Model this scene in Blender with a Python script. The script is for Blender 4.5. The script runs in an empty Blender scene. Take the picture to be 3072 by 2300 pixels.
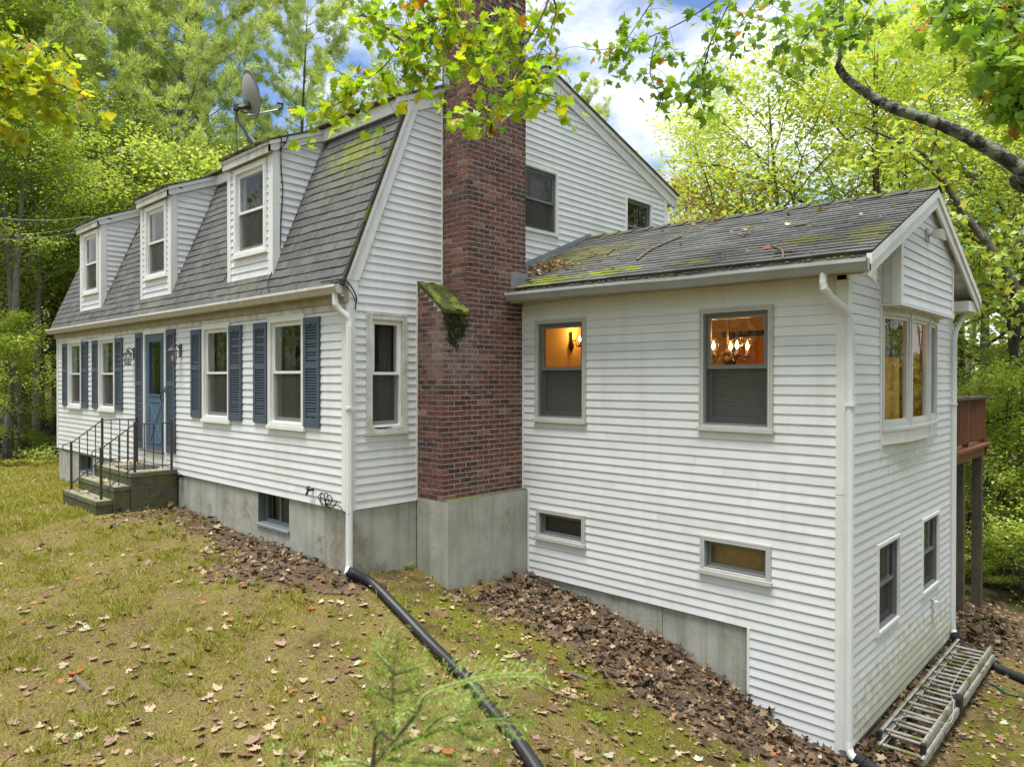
import bpy, math, random
import numpy as np
from mathutils import Vector, Matrix
random.seed(11)
rng = np.random.default_rng(11)
S = bpy.context.scene
COL = S.collection
PI = math.pi
R = math.radians

# ------------------------------------------------------------------ camera
CAM = Vector((7.2171, -4.8745, 1.5665))
YAW, PITCH, ROLL, FPX = 0.7504, -0.0065, 0.0012, 2144.49
FW = Vector((-math.sin(YAW) * math.cos(PITCH), math.cos(YAW) * math.cos(PITCH), math.sin(PITCH)))
_rt = Vector((math.cos(YAW), math.sin(YAW), 0))
_up = _rt.cross(FW)
RT = _rt * math.cos(ROLL) + _up * math.sin(ROLL)
UP = _up * math.cos(ROLL) - _rt * math.sin(ROLL)
cam = bpy.data.cameras.new('camera')
cam.sensor_width = 36
cam.lens = 36 * FPX / 3072
cam.clip_start = 0.05
cam.clip_end = 600
cam.dof.use_dof = True
cam.dof.focus_distance = 9.0
cam.dof.aperture_fstop = 3.2
camo = bpy.data.objects.new('camera', cam)
COL.objects.link(camo)
camo.matrix_world = Matrix(((RT.x, UP.x, -FW.x, CAM.x), (RT.y, UP.y, -FW.y, CAM.y), (RT.z, UP.z, -FW.z, CAM.z), (0, 0, 0, 1)))
S.camera = camo

# ------------------------------------------------------------------ sky, sun, exposure
SUN_EL, SUN_AZ = R(79), R(185)         # azimuth measured from +Y towards -X: a high veiled sun, a little in front of the house
SUN_DIR = Vector((-math.sin(SUN_AZ) * math.cos(SUN_EL), math.cos(SUN_AZ) * math.cos(SUN_EL), math.sin(SUN_EL)))
world = bpy.data.worlds.new('World')
S.world = world
world.use_nodes = True
wn, wl = world.node_tree.nodes, world.node_tree.links
wn.clear()
wo = wn.new('ShaderNodeOutputWorld')
wb = wn.new('ShaderNodeBackground')
wb.inputs['Strength'].default_value = 0.115
sky = wn.new('ShaderNodeTexSky')
sky.sky_type = 'NISHITA'
sky.sun_disc = False
sky.sun_elevation = SUN_EL
sky.sun_rotation = -SUN_AZ
sky.air_density = 1.0
sky.dust_density = 1.5
# broken white cloud over the blue
tc = wn.new('ShaderNodeTexCoord')
mp = wn.new('ShaderNodeMapping')
mp.inputs['Scale'].default_value = (1, 1, 2.0)
mp.inputs['Location'].default_value = (0.3, 0.1, 0)
nz = wn.new('ShaderNodeTexNoise')
nz.inputs['Scale'].default_value = 2.6
nz.inputs['Detail'].default_value = 7
nz.inputs['Roughness'].default_value = 0.55
cr = wn.new('ShaderNodeValToRGB')
cr.color_ramp.elements[0].position = 0.42
cr.color_ramp.elements[1].position = 0.58
mx = wn.new('ShaderNodeMixRGB')
mx.inputs['Color2'].default_value = (8.2, 8.3, 8.4, 1)
bl = wn.new('ShaderNodeMixRGB')
bl.blend_type = 'MULTIPLY'
bl.inputs['Fac'].default_value = 1.0
bl.inputs['Color2'].default_value = (0.74, 0.88, 1.08, 1)
wl.new(tc.outputs['Generated'], mp.inputs['Vector'])
wl.new(mp.outputs['Vector'], nz.inputs['Vector'])
wl.new(nz.outputs['Fac'], cr.inputs['Fac'])
wl.new(cr.outputs['Color'], mx.inputs['Fac'])
wl.new(sky.outputs['Color'], bl.inputs['Color1'])
wl.new(bl.outputs['Color'], mx.inputs['Color1'])
wl.new(mx.outputs['Color'], wb.inputs['Color'])
wl.new(wb.outputs['Background'], wo.inputs['Surface'])
sun = bpy.data.lights.new('sun', 'SUN')
sun.energy = 5.0
sun.angle = R(32)
sun.color = (1.0, 0.965, 0.91)
suno = bpy.data.objects.new('sun', sun)
COL.objects.link(suno)
suno.location = (0, 0, 40)
suno.rotation_euler = SUN_DIR.to_track_quat('Z', 'Y').to_euler()
S.view_settings.view_transform = 'Standard'
S.view_settings.look = 'None'
S.view_settings.exposure = 0.72
S.view_settings.gamma = 1
S.view_settings.use_curve_mapping = False
S.cycles.use_denoising = True
S.cycles.max_bounces = 7
S.cycles.diffuse_bounces = 4
S.cycles.transparent_max_bounces = 12
S.cycles.caustics_reflective = False
S.cycles.caustics_refractive = False
S.cycles.sample_clamp_indirect = 6

# ------------------------------------------------------------------ materials
def mat(name, col, col2=None, scale=6.0, amt=0.5, rough=0.7, bump=None, rnd=0.0, col3=None, scale3=1.2, thr3=(0.5, 0.62),
        streak=None, spec=0.3, transl=0.0, detail=5, metal=0.0, ramp=None, speck=None, stain=None):
    """Procedural surface: two tones mixed by noise, a third in patches, random value per piece, streaks, specks, bump."""
    m = bpy.data.materials.new(name)
    m.use_nodes = True
    n, l = m.node_tree.nodes, m.node_tree.links
    n.clear()
    out = n.new('ShaderNodeOutputMaterial')
    geo = n.new('ShaderNodeNewGeometry')
    pos = geo.outputs['Position']
    def noise(sc, det=detail, vec=None, ro=0.6):
        t = n.new('ShaderNodeTexNoise')
        t.inputs['Scale'].default_value = sc
        t.inputs['Detail'].default_value = det
        t.inputs['Roughness'].default_value = ro
        l.new(vec or pos, t.inputs['Vector'])
        return t.outputs['Fac']
    def rampf(s, a, b):
        t = n.new('ShaderNodeMapRange')
        t.interpolation_type = 'SMOOTHSTEP'
        t.inputs['From Min'].default_value = a
        t.inputs['From Max'].default_value = b
        l.new(s, t.inputs['Value'])
        return t.outputs['Result']
    def math_(op, a, b):
        t = n.new('ShaderNodeMath')
        t.operation = op
        for i, v in enumerate((a, b)):
            if isinstance(v, (int, float)): t.inputs[i].default_value = v
            else: l.new(v, t.inputs[i])
        return t.outputs[0]
    def mixc(fac, a, b, blend='MIX'):
        t = n.new('ShaderNodeMixRGB')
        t.blend_type = blend
        for k, v in (('Fac', fac), ('Color1', a), ('Color2', b)):
            if isinstance(v, (int, float)): t.inputs[k].default_value = v
            elif isinstance(v, (tuple, list)): t.inputs[k].default_value = (*v[:3], 1)
            else: l.new(v, t.inputs[k])
        return t.outputs['Color']
    oi = n.new('ShaderNodeObjectInfo')
    piece = math_('FRACT', math_('ADD', oi.outputs['Random'], geo.outputs['Random Per Island']), 0)
    c = col
    if ramp:
        rp = n.new('ShaderNodeValToRGB')
        e = rp.color_ramp.elements
        while len(e) < len(ramp): e.new(0.5)
        for el, (p, cc) in zip(e, ramp):
            el.position = p
            el.color = (*cc, 1)
        l.new(piece, rp.inputs['Fac'])
        c = rp.outputs['Color']
    if col2:
        f = math_('MULTIPLY', rampf(noise(scale), 0.3, 0.7), amt)
        c = mixc(f, c, col2)
    if streak:
        mpn = n.new('ShaderNodeMapping')
        mpn.inputs['Scale'].default_value = (streak[1], streak[1], streak[1] * 0.06)
        l.new(pos, mpn.inputs['Vector'])
        f = math_('MULTIPLY', rampf(noise(1.0, 4, mpn.outputs['Vector']), 0.45, 0.75), streak[2])
        c = mixc(f, c, streak[0])
    if col3:
        f = rampf(math_('ADD', math_('MULTIPLY', noise(scale3, 6), 0.8), math_('MULTIPLY', noise(scale3 * 9, 3), 0.2)), thr3[0], thr3[1])
        c = mixc(f, c, col3)
    if speck:
        f = rampf(noise(speck[1], 2), speck[2], speck[2] + 0.05)
        c = mixc(math_('MULTIPLY', f, speck[3]), c, speck[0])
    if stain:                                     # stain = list of (colour, (x,y,z) centre, (rx,ry,rz), strength): a patch with a ragged edge
        for sc, ce, ra, stg in stain:
            v1 = n.new('ShaderNodeVectorMath'); v1.operation = 'SUBTRACT'; l.new(pos, v1.inputs[0]); v1.inputs[1].default_value = ce
            v2 = n.new('ShaderNodeVectorMath'); v2.operation = 'DIVIDE'; l.new(v1.outputs[0], v2.inputs[0]); v2.inputs[1].default_value = ra
            v3 = n.new('ShaderNodeVectorMath'); v3.operation = 'LENGTH'; l.new(v2.outputs[0], v3.inputs[0])
            d = math_('ADD', v3.outputs['Value'], math_('MULTIPLY', math_('SUBTRACT', noise(7.0, 6), 0.5), 3.2))
            f = math_('MULTIPLY', math_('SUBTRACT', 1.0, rampf(d, 0.55, 1.0)), stg)
            c = mixc(f, c, sc)
    if rnd:
        hv = n.new('ShaderNodeHueSaturation')
        l.new(math_('ADD', 1 - rnd, math_('MULTIPLY', piece, 2 * rnd)), hv.inputs['Value'])
        if isinstance(c, (tuple, list)): hv.inputs['Color'].default_value = (*c[:3], 1)
        else: l.new(c, hv.inputs['Color'])
        c = hv.outputs['Color']
    bs = n.new('ShaderNodeBsdfPrincipled')
    if isinstance(c, (tuple, list)): bs.inputs['Base Color'].default_value = (*c[:3], 1)
    else: l.new(c, bs.inputs['Base Color'])
    bs.inputs['Roughness'].default_value = rough
    bs.inputs['Metallic'].default_value = metal
    bs.inputs['Specular IOR Level'].default_value = spec
    if bump:
        bp = n.new('ShaderNodeBump')
        bp.inputs['Strength'].default_value = bump[1]
        bp.inputs['Distance'].default_value = bump[2] if len(bump) > 2 else 0.01
        l.new(noise(bump[0], 4), bp.inputs['Height'])
        l.new(bp.outputs['Normal'], bs.inputs['Normal'])
    sh = bs.outputs['BSDF']
    if transl:
        tr = n.new('ShaderNodeBsdfTranslucent')
        tcx = mixc(1.0, c, (1.25, 1.2, 0.55), 'MULTIPLY')
        l.new(tcx, tr.inputs['Color'])
        ms = n.new('ShaderNodeMixShader')
        ms.inputs['Fac'].default_value = transl
        l.new(sh, ms.inputs[1]); l.new(tr.outputs['BSDF'], ms.inputs[2])
        sh = ms.outputs['Shader']
    l.new(sh, out.inputs['Surface'])
    return m

def emit(name, col, st):
    m = bpy.data.materials.new(name); m.use_nodes = True
    n, l = m.node_tree.nodes, m.node_tree.links; n.clear()
    o = n.new('ShaderNodeOutputMaterial'); e = n.new('ShaderNodeEmission')
    e.inputs['Color'].default_value = (*col, 1); e.inputs['Strength'].default_value = st
    l.new(e.outputs[0], o.inputs['Surface'])
    return m

def glass(name, tint=(0.9, 0.93, 0.92), gain=0.42, base=0.03):
    """A thin pane: clear, with a mirror share that grows towards grazing view."""
    m = bpy.data.materials.new(name); m.use_nodes = True
    n, l = m.node_tree.nodes, m.node_tree.links; n.clear()
    o = n.new('ShaderNodeOutputMaterial')
    t = n.new('ShaderNodeBsdfTransparent'); t.inputs['Color'].default_value = (*tint, 1)
    g = n.new('ShaderNodeBsdfGlossy'); g.inputs['Roughness'].default_value = 0.0
    lw = n.new('ShaderNodeLayerWeight'); lw.inputs['Blend'].default_value = 0.5
    p = n.new('ShaderNodeMath'); p.operation = 'POWER'; p.inputs[1].default_value = 3.0
    a = n.new('ShaderNodeMath'); a.operation = 'MULTIPLY_ADD'; a.inputs[1].default_value = gain; a.inputs[2].default_value = base
    l.new(lw.outputs['Facing'], p.inputs[0]); l.new(p.outputs[0], a.inputs[0])
    x = n.new('ShaderNodeMixShader')
    nzz = n.new('ShaderNodeTexNoise'); nzz.inputs['Scale'].default_value = 2.2
    ge = n.new('ShaderNodeNewGeometry'); l.new(ge.outputs['Position'], nzz.inputs['Vector'])
    bp = n.new('ShaderNodeBump'); bp.inputs['Strength'].default_value = 0.15; bp.inputs['Distance'].default_value = 0.02
    l.new(nzz.outputs['Fac'], bp.inputs['Height']); l.new(bp.outputs['Normal'], g.inputs['Normal'])
    l.new(a.outputs[0], x.inputs['Fac']); l.new(t.outputs[0], x.inputs[1]); l.new(g.outputs[0], x.inputs[2])
    l.new(x.outputs[0], o.inputs['Surface'])
    return m

def mesh_screen(name, col, share):
    m = bpy.data.materials.new(name); m.use_nodes = True
    n, l = m.node_tree.nodes, m.node_tree.links; n.clear()
    o = n.new('ShaderNodeOutputMaterial')
    t = n.new('ShaderNodeBsdfTransparent'); d = n.new('ShaderNodeBsdfDiffuse'); d.inputs['Color'].default_value = (*col, 1)
    x = n.new('ShaderNodeMixShader'); x.inputs['Fac'].default_value = share
    l.new(t.outputs[0], x.inputs[1]); l.new(d.outputs[0], x.inputs[2]); l.new(x.outputs[0], o.inputs['Surface'])
    return m

WHITE = (0.675, 0.69, 0.695)
M = dict(
    siding=mat('siding_vinyl', WHITE, (0.60, 0.615, 0.60), 1.7, 0.6, 0.42, (140, 0.03, 0.002), rnd=0.045, streak=((0.47, 0.465, 0.41), 7.0, 0.22), speck=((0.25, 0.24, 0.2), 45, 0.76, 0.4)),
    siding_end=mat('siding_vinyl_algae', WHITE, (0.64, 0.645, 0.61), 2.2, 0.5, 0.45, (140, 0.03, 0.002), rnd=0.035, streak=((0.55, 0.55, 0.48), 9.0, 0.2),
                   stain=[((0.50, 0.49, 0.30), (4.85, 4.9, -2.15), (1.0, 3.0, 0.75), 0.75), ((0.50, 0.50, 0.42), (4.85, 4.5, 0.72), (1.0, 1.1, 0.25), 0.6)]),
    wall=mat('wall_sheathing', (0.68, 0.68, 0.65), (0.6, 0.6, 0.56), 3, 0.5, 0.6),
    inside=mat('inside_wall', (0.20, 0.19, 0.17), (0.15, 0.14, 0.13), 2, 0.5, 0.9),
    trim=mat('trim_white', (0.73, 0.735, 0.715), (0.60, 0.60, 0.55), 3.0, 0.45, 0.45, streak=((0.45, 0.44, 0.36), 7.0, 0.3)),
    trim_dirty=mat('trim_weathered', (0.62, 0.62, 0.59), (0.38, 0.36, 0.29), 5.0, 0.7, 0.6, streak=((0.22, 0.20, 0.14), 8.0, 0.5)),
    cornice=mat('cornice_dirt_and_shade', (0.36, 0.33, 0.26), (0.24, 0.21, 0.15), 4.0, 0.7, 0.7, streak=((0.2, 0.17, 0.1), 8.0, 0.35)),  # brown of real dirt, deepened by under-eave shade put into the colour
    frame_white=mat('frame_white', (0.74, 0.745, 0.72), (0.62, 0.62, 0.57), 4.0, 0.4, 0.4),
    frame_beige=mat('frame_weathered', (0.50, 0.505, 0.47), (0.40, 0.40, 0.36), 4.0, 0.5, 0.45, streak=((0.3, 0.29, 0.24), 9.0, 0.3)),
    frame_grey=mat('frame_grey', (0.15, 0.16, 0.16), (0.20, 0.21, 0.2), 5.0, 0.5, 0.5),
    frame_bay=mat('frame_vinyl_bay', (0.55, 0.56, 0.54), (0.48, 0.49, 0.46), 5.0, 0.5, 0.45),
    gutter=mat('gutter_white', (0.50, 0.49, 0.44), (0.34, 0.32, 0.26), 5.0, 0.6, 0.35, streak=((0.25, 0.22, 0.17), 12.0, 0.35)),
    gutter_grey=mat('gutter_weathered', (0.33, 0.34, 0.33), (0.25, 0.25, 0.24), 4.0, 0.6, 0.38, streak=((0.28, 0.28, 0.25), 10.0, 0.3)),
    downspout=mat('downspout_white', (0.66, 0.68, 0.67), (0.57, 0.59, 0.57), 3.0, 0.5, 0.35),
    brick=mat('brick', (0.15, 0.045, 0.03), (0.10, 0.035, 0.028), 14, 0.6, 0.85, (60, 0.4, 0.004),
              ramp=[(0.0, (0.125, 0.042, 0.03)), (0.18, (0.085, 0.03, 0.024)), (0.34, (0.12, 0.05, 0.038)), (0.5, (0.058, 0.028, 0.023)), (0.62, (0.10, 0.036, 0.027)), (0.70, (0.19, 0.072, 0.034)), (0.77, (0.24, 0.16, 0.13)), (0.81, (0.055, 0.028, 0.025)), (0.88, (0.026, 0.02, 0.021)), (1.0, (0.017, 0.015, 0.017))],
              speck=((0.45, 0.37, 0.33), 75, 0.6, 0.75),
              stain=[((0.21, 0.18, 0.17), (0.5, 1.25, 1.95), (0.6, 0.6, 0.5), 0.38), ((0.015, 0.016, 0.007), (0.5, 1.27, 2.18), (0.14, 0.22, 0.30), 0.97)]),
    mortar=mat('mortar', (0.52, 0.47, 0.42), (0.40, 0.36, 0.31), 9, 0.6, 0.95, (80, 0.4, 0.004), stain=[((0.02, 0.02, 0.01), (0.5, 1.27, 2.18), (0.14, 0.22, 0.30), 0.97)]),
    concrete=mat('concrete', (0.41, 0.41, 0.36), (0.28, 0.285, 0.245), 2.4, 0.85, 0.9, (24, 0.45, 0.008), streak=((0.17, 0.165, 0.12), 5.0, 0.6), col3=(0.23, 0.20, 0.155), scale3=1.5, thr3=(0.52, 0.66), speck=((0.2, 0.19, 0.16), 30, 0.72, 0.5)),
    concrete_mossy=mat('concrete_mossy', (0.10, 0.092, 0.07), (0.055, 0.052, 0.035), 8, 0.8, 0.95, (26, 0.7, 0.02), col3=(0.085, 0.10, 0.022), scale3=2.6, thr3=(0.45, 0.6), speck=((0.26, 0.24, 0.2), 55, 0.62, 0.6)),
    step_top=mat('concrete_step_top', (0.25, 0.225, 0.175), (0.13, 0.12, 0.085), 7, 0.8, 0.95, (26, 0.5, 0.012), col3=(0.14, 0.15, 0.04), scale3=3.0, thr3=(0.5, 0.62), speck=((0.35, 0.32, 0.28), 55, 0.62, 0.5)),
    shingle=mat('asphalt_shingle', (0.092, 0.092, 0.089), (0.06, 0.06, 0.058), 60, 0.7, 0.95, (220, 0.5, 0.003), rnd=0.16, col3=(0.055, 0.055, 0.053), scale3=5, thr3=(0.46, 0.66), speck=((0.33, 0.33, 0.31), 170, 0.58, 0.5),
                stain=[((0.14, 0.16, 0.015), (-0.75, 0.62, 4.55), (0.65, 0.3, 0.30), 0.9), ((0.12, 0.13, 0.06), (-0.7, 0.45, 4.35), (0.8, 0.5, 0.55), 0.4), ((0.15, 0.15, 0.11), (-2.4, -0.1, 2.85), (0.8, 0.2, 0.22), 0.55), ((0.15, 0.15, 0.11), (-5.8, -0.1, 2.85), (0.8, 0.2, 0.22), 0.55)]),
    shingle_low=mat('asphalt_shingle_mossy', (0.105, 0.105, 0.098), (0.062, 0.062, 0.058), 50, 0.7, 0.95, (220, 0.5, 0.003), rnd=0.2, speck=((0.3, 0.3, 0.27), 200, 0.63, 0.3), col3=(0.12, 0.125, 0.07), scale3=1.6, thr3=(0.55, 0.7),
                    stain=[((0.16, 0.175, 0.014), (0.95, 2.45, 2.87), (0.75, 0.24, 0.28), 0.95), ((0.13, 0.13, 0.03), (0.8, 3.6, 3.3), (0.9, 0.8, 0.6), 0.7), ((0.14, 0.15, 0.02), (3.1, 2.55, 2.88), (0.28, 0.12, 0.2), 0.85), ((0.15, 0.15, 0.02), (4.25, 2.95, 3.05), (0.3, 0.2, 0.2), 0.85), ((0.12, 0.12, 0.03), (4.9, 3.0, 3.05), (0.3, 0.5, 0.3), 0.7), ((0.17, 0.19, 0.012), (2.0, 2.55, 2.9), (0.4, 0.2, 0.2), 0.9)]),
    roof_edge=mat('roof_edge', (0.045, 0.042, 0.036), (0.09, 0.085, 0.06), 20, 0.7, 0.95, (40, 0.8, 0.01), col3=(0.11, 0.12, 0.02), scale3=2.2, thr3=(0.5, 0.6)),
    flashing=mat('flashing_metal', (0.30, 0.32, 0.33), (0.2, 0.21, 0.21), 9, 0.7, 0.5, metal=0.4),
    blue=mat('shutter_blue', (0.070, 0.094, 0.125), (0.055, 0.075, 0.10), 5, 0.5, 0.55, streak=((0.10, 0.12, 0.16), 14, 0.25)),
    door_blue=mat('door_blue', (0.075, 0.125, 0.185), (0.06, 0.10, 0.155), 4, 0.5, 0.5),
    iron=mat('wrought_iron', (0.045, 0.04, 0.035), (0.075, 0.055, 0.04), 12, 0.6, 0.6, rnd=0.05),
    bronze=mat('bronze_dark', (0.05, 0.032, 0.02), (0.035, 0.024, 0.016), 12, 0.6, 0.35, metal=0.6),
    brass_old=mat('lantern_metal', (0.10, 0.095, 0.085), (0.16, 0.15, 0.13), 30, 0.6, 0.5, metal=0.5),
    black_plastic=mat('black_plastic', (0.018, 0.018, 0.02), (0.03, 0.03, 0.032), 8, 0.5, 0.42, streak=((0.045, 0.043, 0.04), 12, 0.3)),
    rubber=mat('cable_black', (0.02, 0.02, 0.02), rough=0.5),
    dish=mat('dish_grey', (0.28, 0.285, 0.26), (0.22, 0.225, 0.205), 3, 0.5, 0.5),
    dish_dark=mat('dish_bracket', (0.06, 0.062, 0.06), (0.09, 0.09, 0.085), 8, 0.5, 0.5, metal=0.3),
    steel=mat('galvanised_steel', (0.36, 0.38, 0.39), (0.27, 0.29, 0.3), 8, 0.5, 0.4, metal=0.5),
    alu=mat('ladder_aluminium', (0.37, 0.36, 0.32), (0.23, 0.225, 0.185), 9, 0.8, 0.65, metal=0.15, col3=(0.15, 0.15, 0.06), scale3=5, thr3=(0.48, 0.60)),
    plate=mat('fixture_beige', (0.45, 0.44, 0.40), (0.36, 0.35, 0.3), 6, 0.5, 0.5),
    deck=mat('deck_stain_red', (0.185, 0.077, 0.038), (0.13, 0.052, 0.028), 7, 0.7, 0.7, rnd=0.12, streak=((0.08, 0.04, 0.03), 20, 0.4)),
    post=mat('treated_post', (0.125, 0.105, 0.072), (0.075, 0.065, 0.045), 6, 0.7, 0.9, (30, 0.5, 0.01), streak=((0.05, 0.045, 0.03), 25, 0.5)),
    bark=mat('bark', (0.11, 0.10, 0.08), (0.06, 0.052, 0.042), 9, 0.8, 0.95, (14, 0.9, 0.03), col3=(0.18, 0.19, 0.15), scale3=3, thr3=(0.54, 0.66)),
    bark_lichen=mat('bark_lichen', (0.075, 0.07, 0.054), (0.03, 0.027, 0.021), 26, 0.9, 0.95, (38, 1.0, 0.06), col3=(0.25, 0.28, 0.20), scale3=9, thr3=(0.46, 0.54)),
    bark_pale=mat('bark_pale', (0.21, 0.205, 0.18), (0.12, 0.115, 0.095), 8, 0.8, 0.95, (12, 0.8, 0.02)),
    twig=mat('twig', (0.09, 0.07, 0.05), (0.05, 0.04, 0.03), 20, 0.6, 0.9),
    dead_wood=mat('dead_wood', (0.16, 0.13, 0.10), (0.09, 0.07, 0.055), 16, 0.7, 0.95, (40, 0.6, 0.01)),
    curtain=mat('curtain', (0.10, 0.09, 0.075), (0.07, 0.062, 0.05), 16, 0.5, 0.95),
    shade_cloth=mat('shade_cloth', (0.30, 0.29, 0.26), (0.24, 0.23, 0.21), 6, 0.5, 0.95),
    room=mat('room_paint', (0.62, 0.48, 0.28), (0.56, 0.43, 0.25), 2, 0.5, 0.85),
    oak=mat('oak_board', (0.74, 0.36, 0.06), (0.60, 0.27, 0.045), 5, 0.7, 0.6, streak=((0.42, 0.18, 0.03), 26, 0.5)),
    board_dark=mat('window_board_dark', (0.075, 0.052, 0.035), (0.05, 0.036, 0.025), 12, 0.6, 0.8),
    board=mat('window_board', (0.40, 0.24, 0.085), (0.25, 0.15, 0.06), 12, 0.6, 0.8),
    mat_dark=mat('door_mat', (0.04, 0.045, 0.043), (0.06, 0.065, 0.06), 60, 0.6, 0.95),
    glass=glass('window_glass'),
    glass_lamp=glass('lamp_glass', (0.95, 0.96, 0.95), 0.5, 0.08),
    screen=mesh_screen('insect_screen', (0.085, 0.083, 0.074), 0.55),
    bulb=emit('lit_filament', (1.0, 0.55, 0.16), 30.0),
    wire=mat('cable_pale', (0.36, 0.38, 0.38), rough=0.6),
    green_plastic=mat('green_hose', (0.02, 0.11, 0.07), rough=0.5),
)

# ------------------------------------------------------------------ object helpers
WLOC = {}
def tag(o, label=None, cat=None, group=None, kind=None):
    for k, v in (('label', label), ('category', cat), ('group', group), ('kind', kind)):
        if v: o[k] = v
    return o
def thing(name, label, cat, loc=(0, 0, 0), group=None):
    o = bpy.data.objects.new(name, None)
    o.empty_display_size = 0.2
    o.location = loc
    COL.objects.link(o)
    WLOC[o.name] = Vector(loc)
    return tag(o, label, cat, group)
class MB:
    def __init__(s): s.v, s.f = [], []
    def poly(s, pts):
        b = len(s.v); s.v += [tuple(p) for p in pts]; s.f.append(tuple(range(b, b + len(pts)))); return s
    def hexa(s, p):                                             # 8 corners: bottom ring 0-3, top ring 4-7
        b = len(s.v); s.v += [tuple(q) for q in p]
        for q in ((0, 3, 2, 1), (4, 5, 6, 7), (0, 1, 5, 4), (1, 2, 6, 5), (2, 3, 7, 6), (3, 0, 4, 7)): s.f.append(tuple(b + i for i in q))
        return s
    def box(s, x0, x1, y0, y1, z0, z1):
        return s.hexa([(x0, y0, z0), (x1, y0, z0), (x1, y1, z0), (x0, y1, z0), (x0, y0, z1), (x1, y0, z1), (x1, y1, z1), (x0, y1, z1)])
    def pbox(s, P, s0, s1, z0, z1, d0, d1):                     # box on a wall: along, up, out
        return s.hexa([P(s0, z0, d0), P(s1, z0, d0), P(s1, z0, d1), P(s0, z0, d1), P(s0, z1, d0), P(s1, z1, d0), P(s1, z1, d1), P(s0, z1, d1)])
    def pframe(s, P, s0, s1, z0, z1, w, d0, d1, wb=None):
        wb = w if wb is None else wb
        s.pbox(P, s0, s1, z1 - w, z1, d0, d1); s.pbox(P, s0, s1, z0, z0 + wb, d0, d1)
        s.pbox(P, s0, s0 + w, z0 + wb, z1 - w, d0, d1); s.pbox(P, s1 - w, s1, z0 + wb, z1 - w, d0, d1); return s
    def prism(s, ring, ax, a, b):                               # ring of 2-D points extruded along axis ax
        def pt(q, t): return {'x': (t, q[0], q[1]), 'y': (q[0], t, q[1]), 'z': (q[0], q[1], t)}[ax]
        n = len(ring); o = len(s.v)
        s.v += [pt(q, a) for q in ring] + [pt(q, b) for q in ring]
        s.f += [tuple(range(o, o + n)), tuple(range(o + 2 * n - 1, o + n - 1, -1))]
        s.f += [(o + i, o + n + i, o + n + (i + 1) % n, o + (i + 1) % n) for i in range(n)]; return s
    def tube(s, pts, r, n=6, caps=True):
        pts = [Vector(p) for p in pts]; rs = r if isinstance(r, (list, tuple)) else [r] * len(pts)
        o = len(s.v); ref = None
        for i, p in enumerate(pts):
            t = (pts[min(i + 1, len(pts) - 1)] - pts[max(i - 1, 0)])
            t = t.normalized() if t.length > 1e-9 else Vector((0, 0, 1))
            if ref is None: ref = Vector((0, 0, 1)) if abs(t.z) < 0.9 else Vector((1, 0, 0))
            a = t.cross(ref).normalized(); b = t.cross(a); ref = -b if False else ref
            for k in range(n):
                q = p + (a * math.cos(2 * PI * k / n) + b * math.sin(2 * PI * k / n)) * rs[i]
                s.v.append(tuple(q))
        for i in range(len(pts) - 1):
            for k in range(n):
                s.f.append((o + i * n + k, o + i * n + (k + 1) % n, o + (i + 1) * n + (k + 1) % n, o + (i + 1) * n + k))
        if caps:
            s.f.append(tuple(o + k for k in range(n - 1, -1, -1)))
            s.f.append(tuple(o + (len(pts) - 1) * n + k for k in range(n)))
        return s
    def lathe(s, prof, c, n=10, ax=None):                       # prof: (radius, height) list about axis ax through c
        c = Vector(c); ax = Vector(ax or (0, 0, 1)).normalized()
        u = ax.cross(Vector((1, 0, 0)) if abs(ax.x) < 0.9 else Vector((0, 1, 0))).normalized(); w = ax.cross(u); o = len(s.v)
        for r, h in prof:
            for k in range(n):
                a = 2 * PI * k / n
                s.v.append(tuple(c + ax * h + (u * math.cos(a) + w * math.sin(a)) * r))
        for i in range(len(prof) - 1):
            for k in range(n): s.f.append((o + i * n + k, o + i * n + (k + 1) % n, o + (i + 1) * n + (k + 1) % n, o + (i + 1) * n + k))
        return s
    def build(s, name, m, parent=None, smooth=False, kind=None, label=None, cat=None, group=None):
        if not s.v: return None
        v = np.array(s.v, float)
        if parent is not None: off = np.array(WLOC[parent.name])
        else: off = np.array([(v[:, 0].min() + v[:, 0].max()) / 2, (v[:, 1].min() + v[:, 1].max()) / 2, v[:, 2].min()])
        me = bpy.data.meshes.new(name)
        me.from_pydata((v - off).tolist(), [], s.f)
        me.materials.append(m)
        if smooth: me.polygons.foreach_set('use_smooth', [True] * len(me.polygons))
        o = bpy.data.objects.new(name, me)
        COL.objects.link(o)
        if parent is not None: o.parent = parent; WLOC[o.name] = Vector(WLOC[parent.name])
        else: o.location = off.tolist(); WLOC[o.name] = Vector(off.tolist())
        return tag(o, label, cat, group, kind)

def np_mesh(name, verts, faces, m, smooth=False):
    """Fast mesh from numpy: faces is an (n,k) index array."""
    me = bpy.data.meshes.new(name)
    nf, k = faces.shape
    me.vertices.add(len(verts)); me.vertices.foreach_set('co', np.asarray(verts, np.float32).ravel())
    me.loops.add(nf * k); me.loops.foreach_set('vertex_index', faces.astype(np.int32).ravel())
    me.polygons.add(nf)
    me.polygons.foreach_set('loop_start', np.arange(0, nf * k, k, dtype=np.int32))
    me.polygons.foreach_set('loop_total', np.full(nf, k, np.int32))
    if smooth: me.polygons.foreach_set('use_smooth', np.ones(nf, bool))
    me.update(calc_edges=True)
    me.materials.append(m)
    return me
def link(name, me, parent=None, loc=(0, 0, 0)):
    o = bpy.data.objects.new(name, me); COL.objects.link(o); o.location = loc
    if parent is not None: o.parent = parent
    WLOC[o.name] = Vector(loc) + (WLOC[parent.name] if parent is not None else Vector((0, 0, 0)))
    return o
def at(u, v, depth):                                            # a point of the place seen in that direction, at that distance ahead
    return CAM + (FW + RT * ((u - 1536) / FPX) - UP * ((v - 1150) / FPX)) * depth
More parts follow.
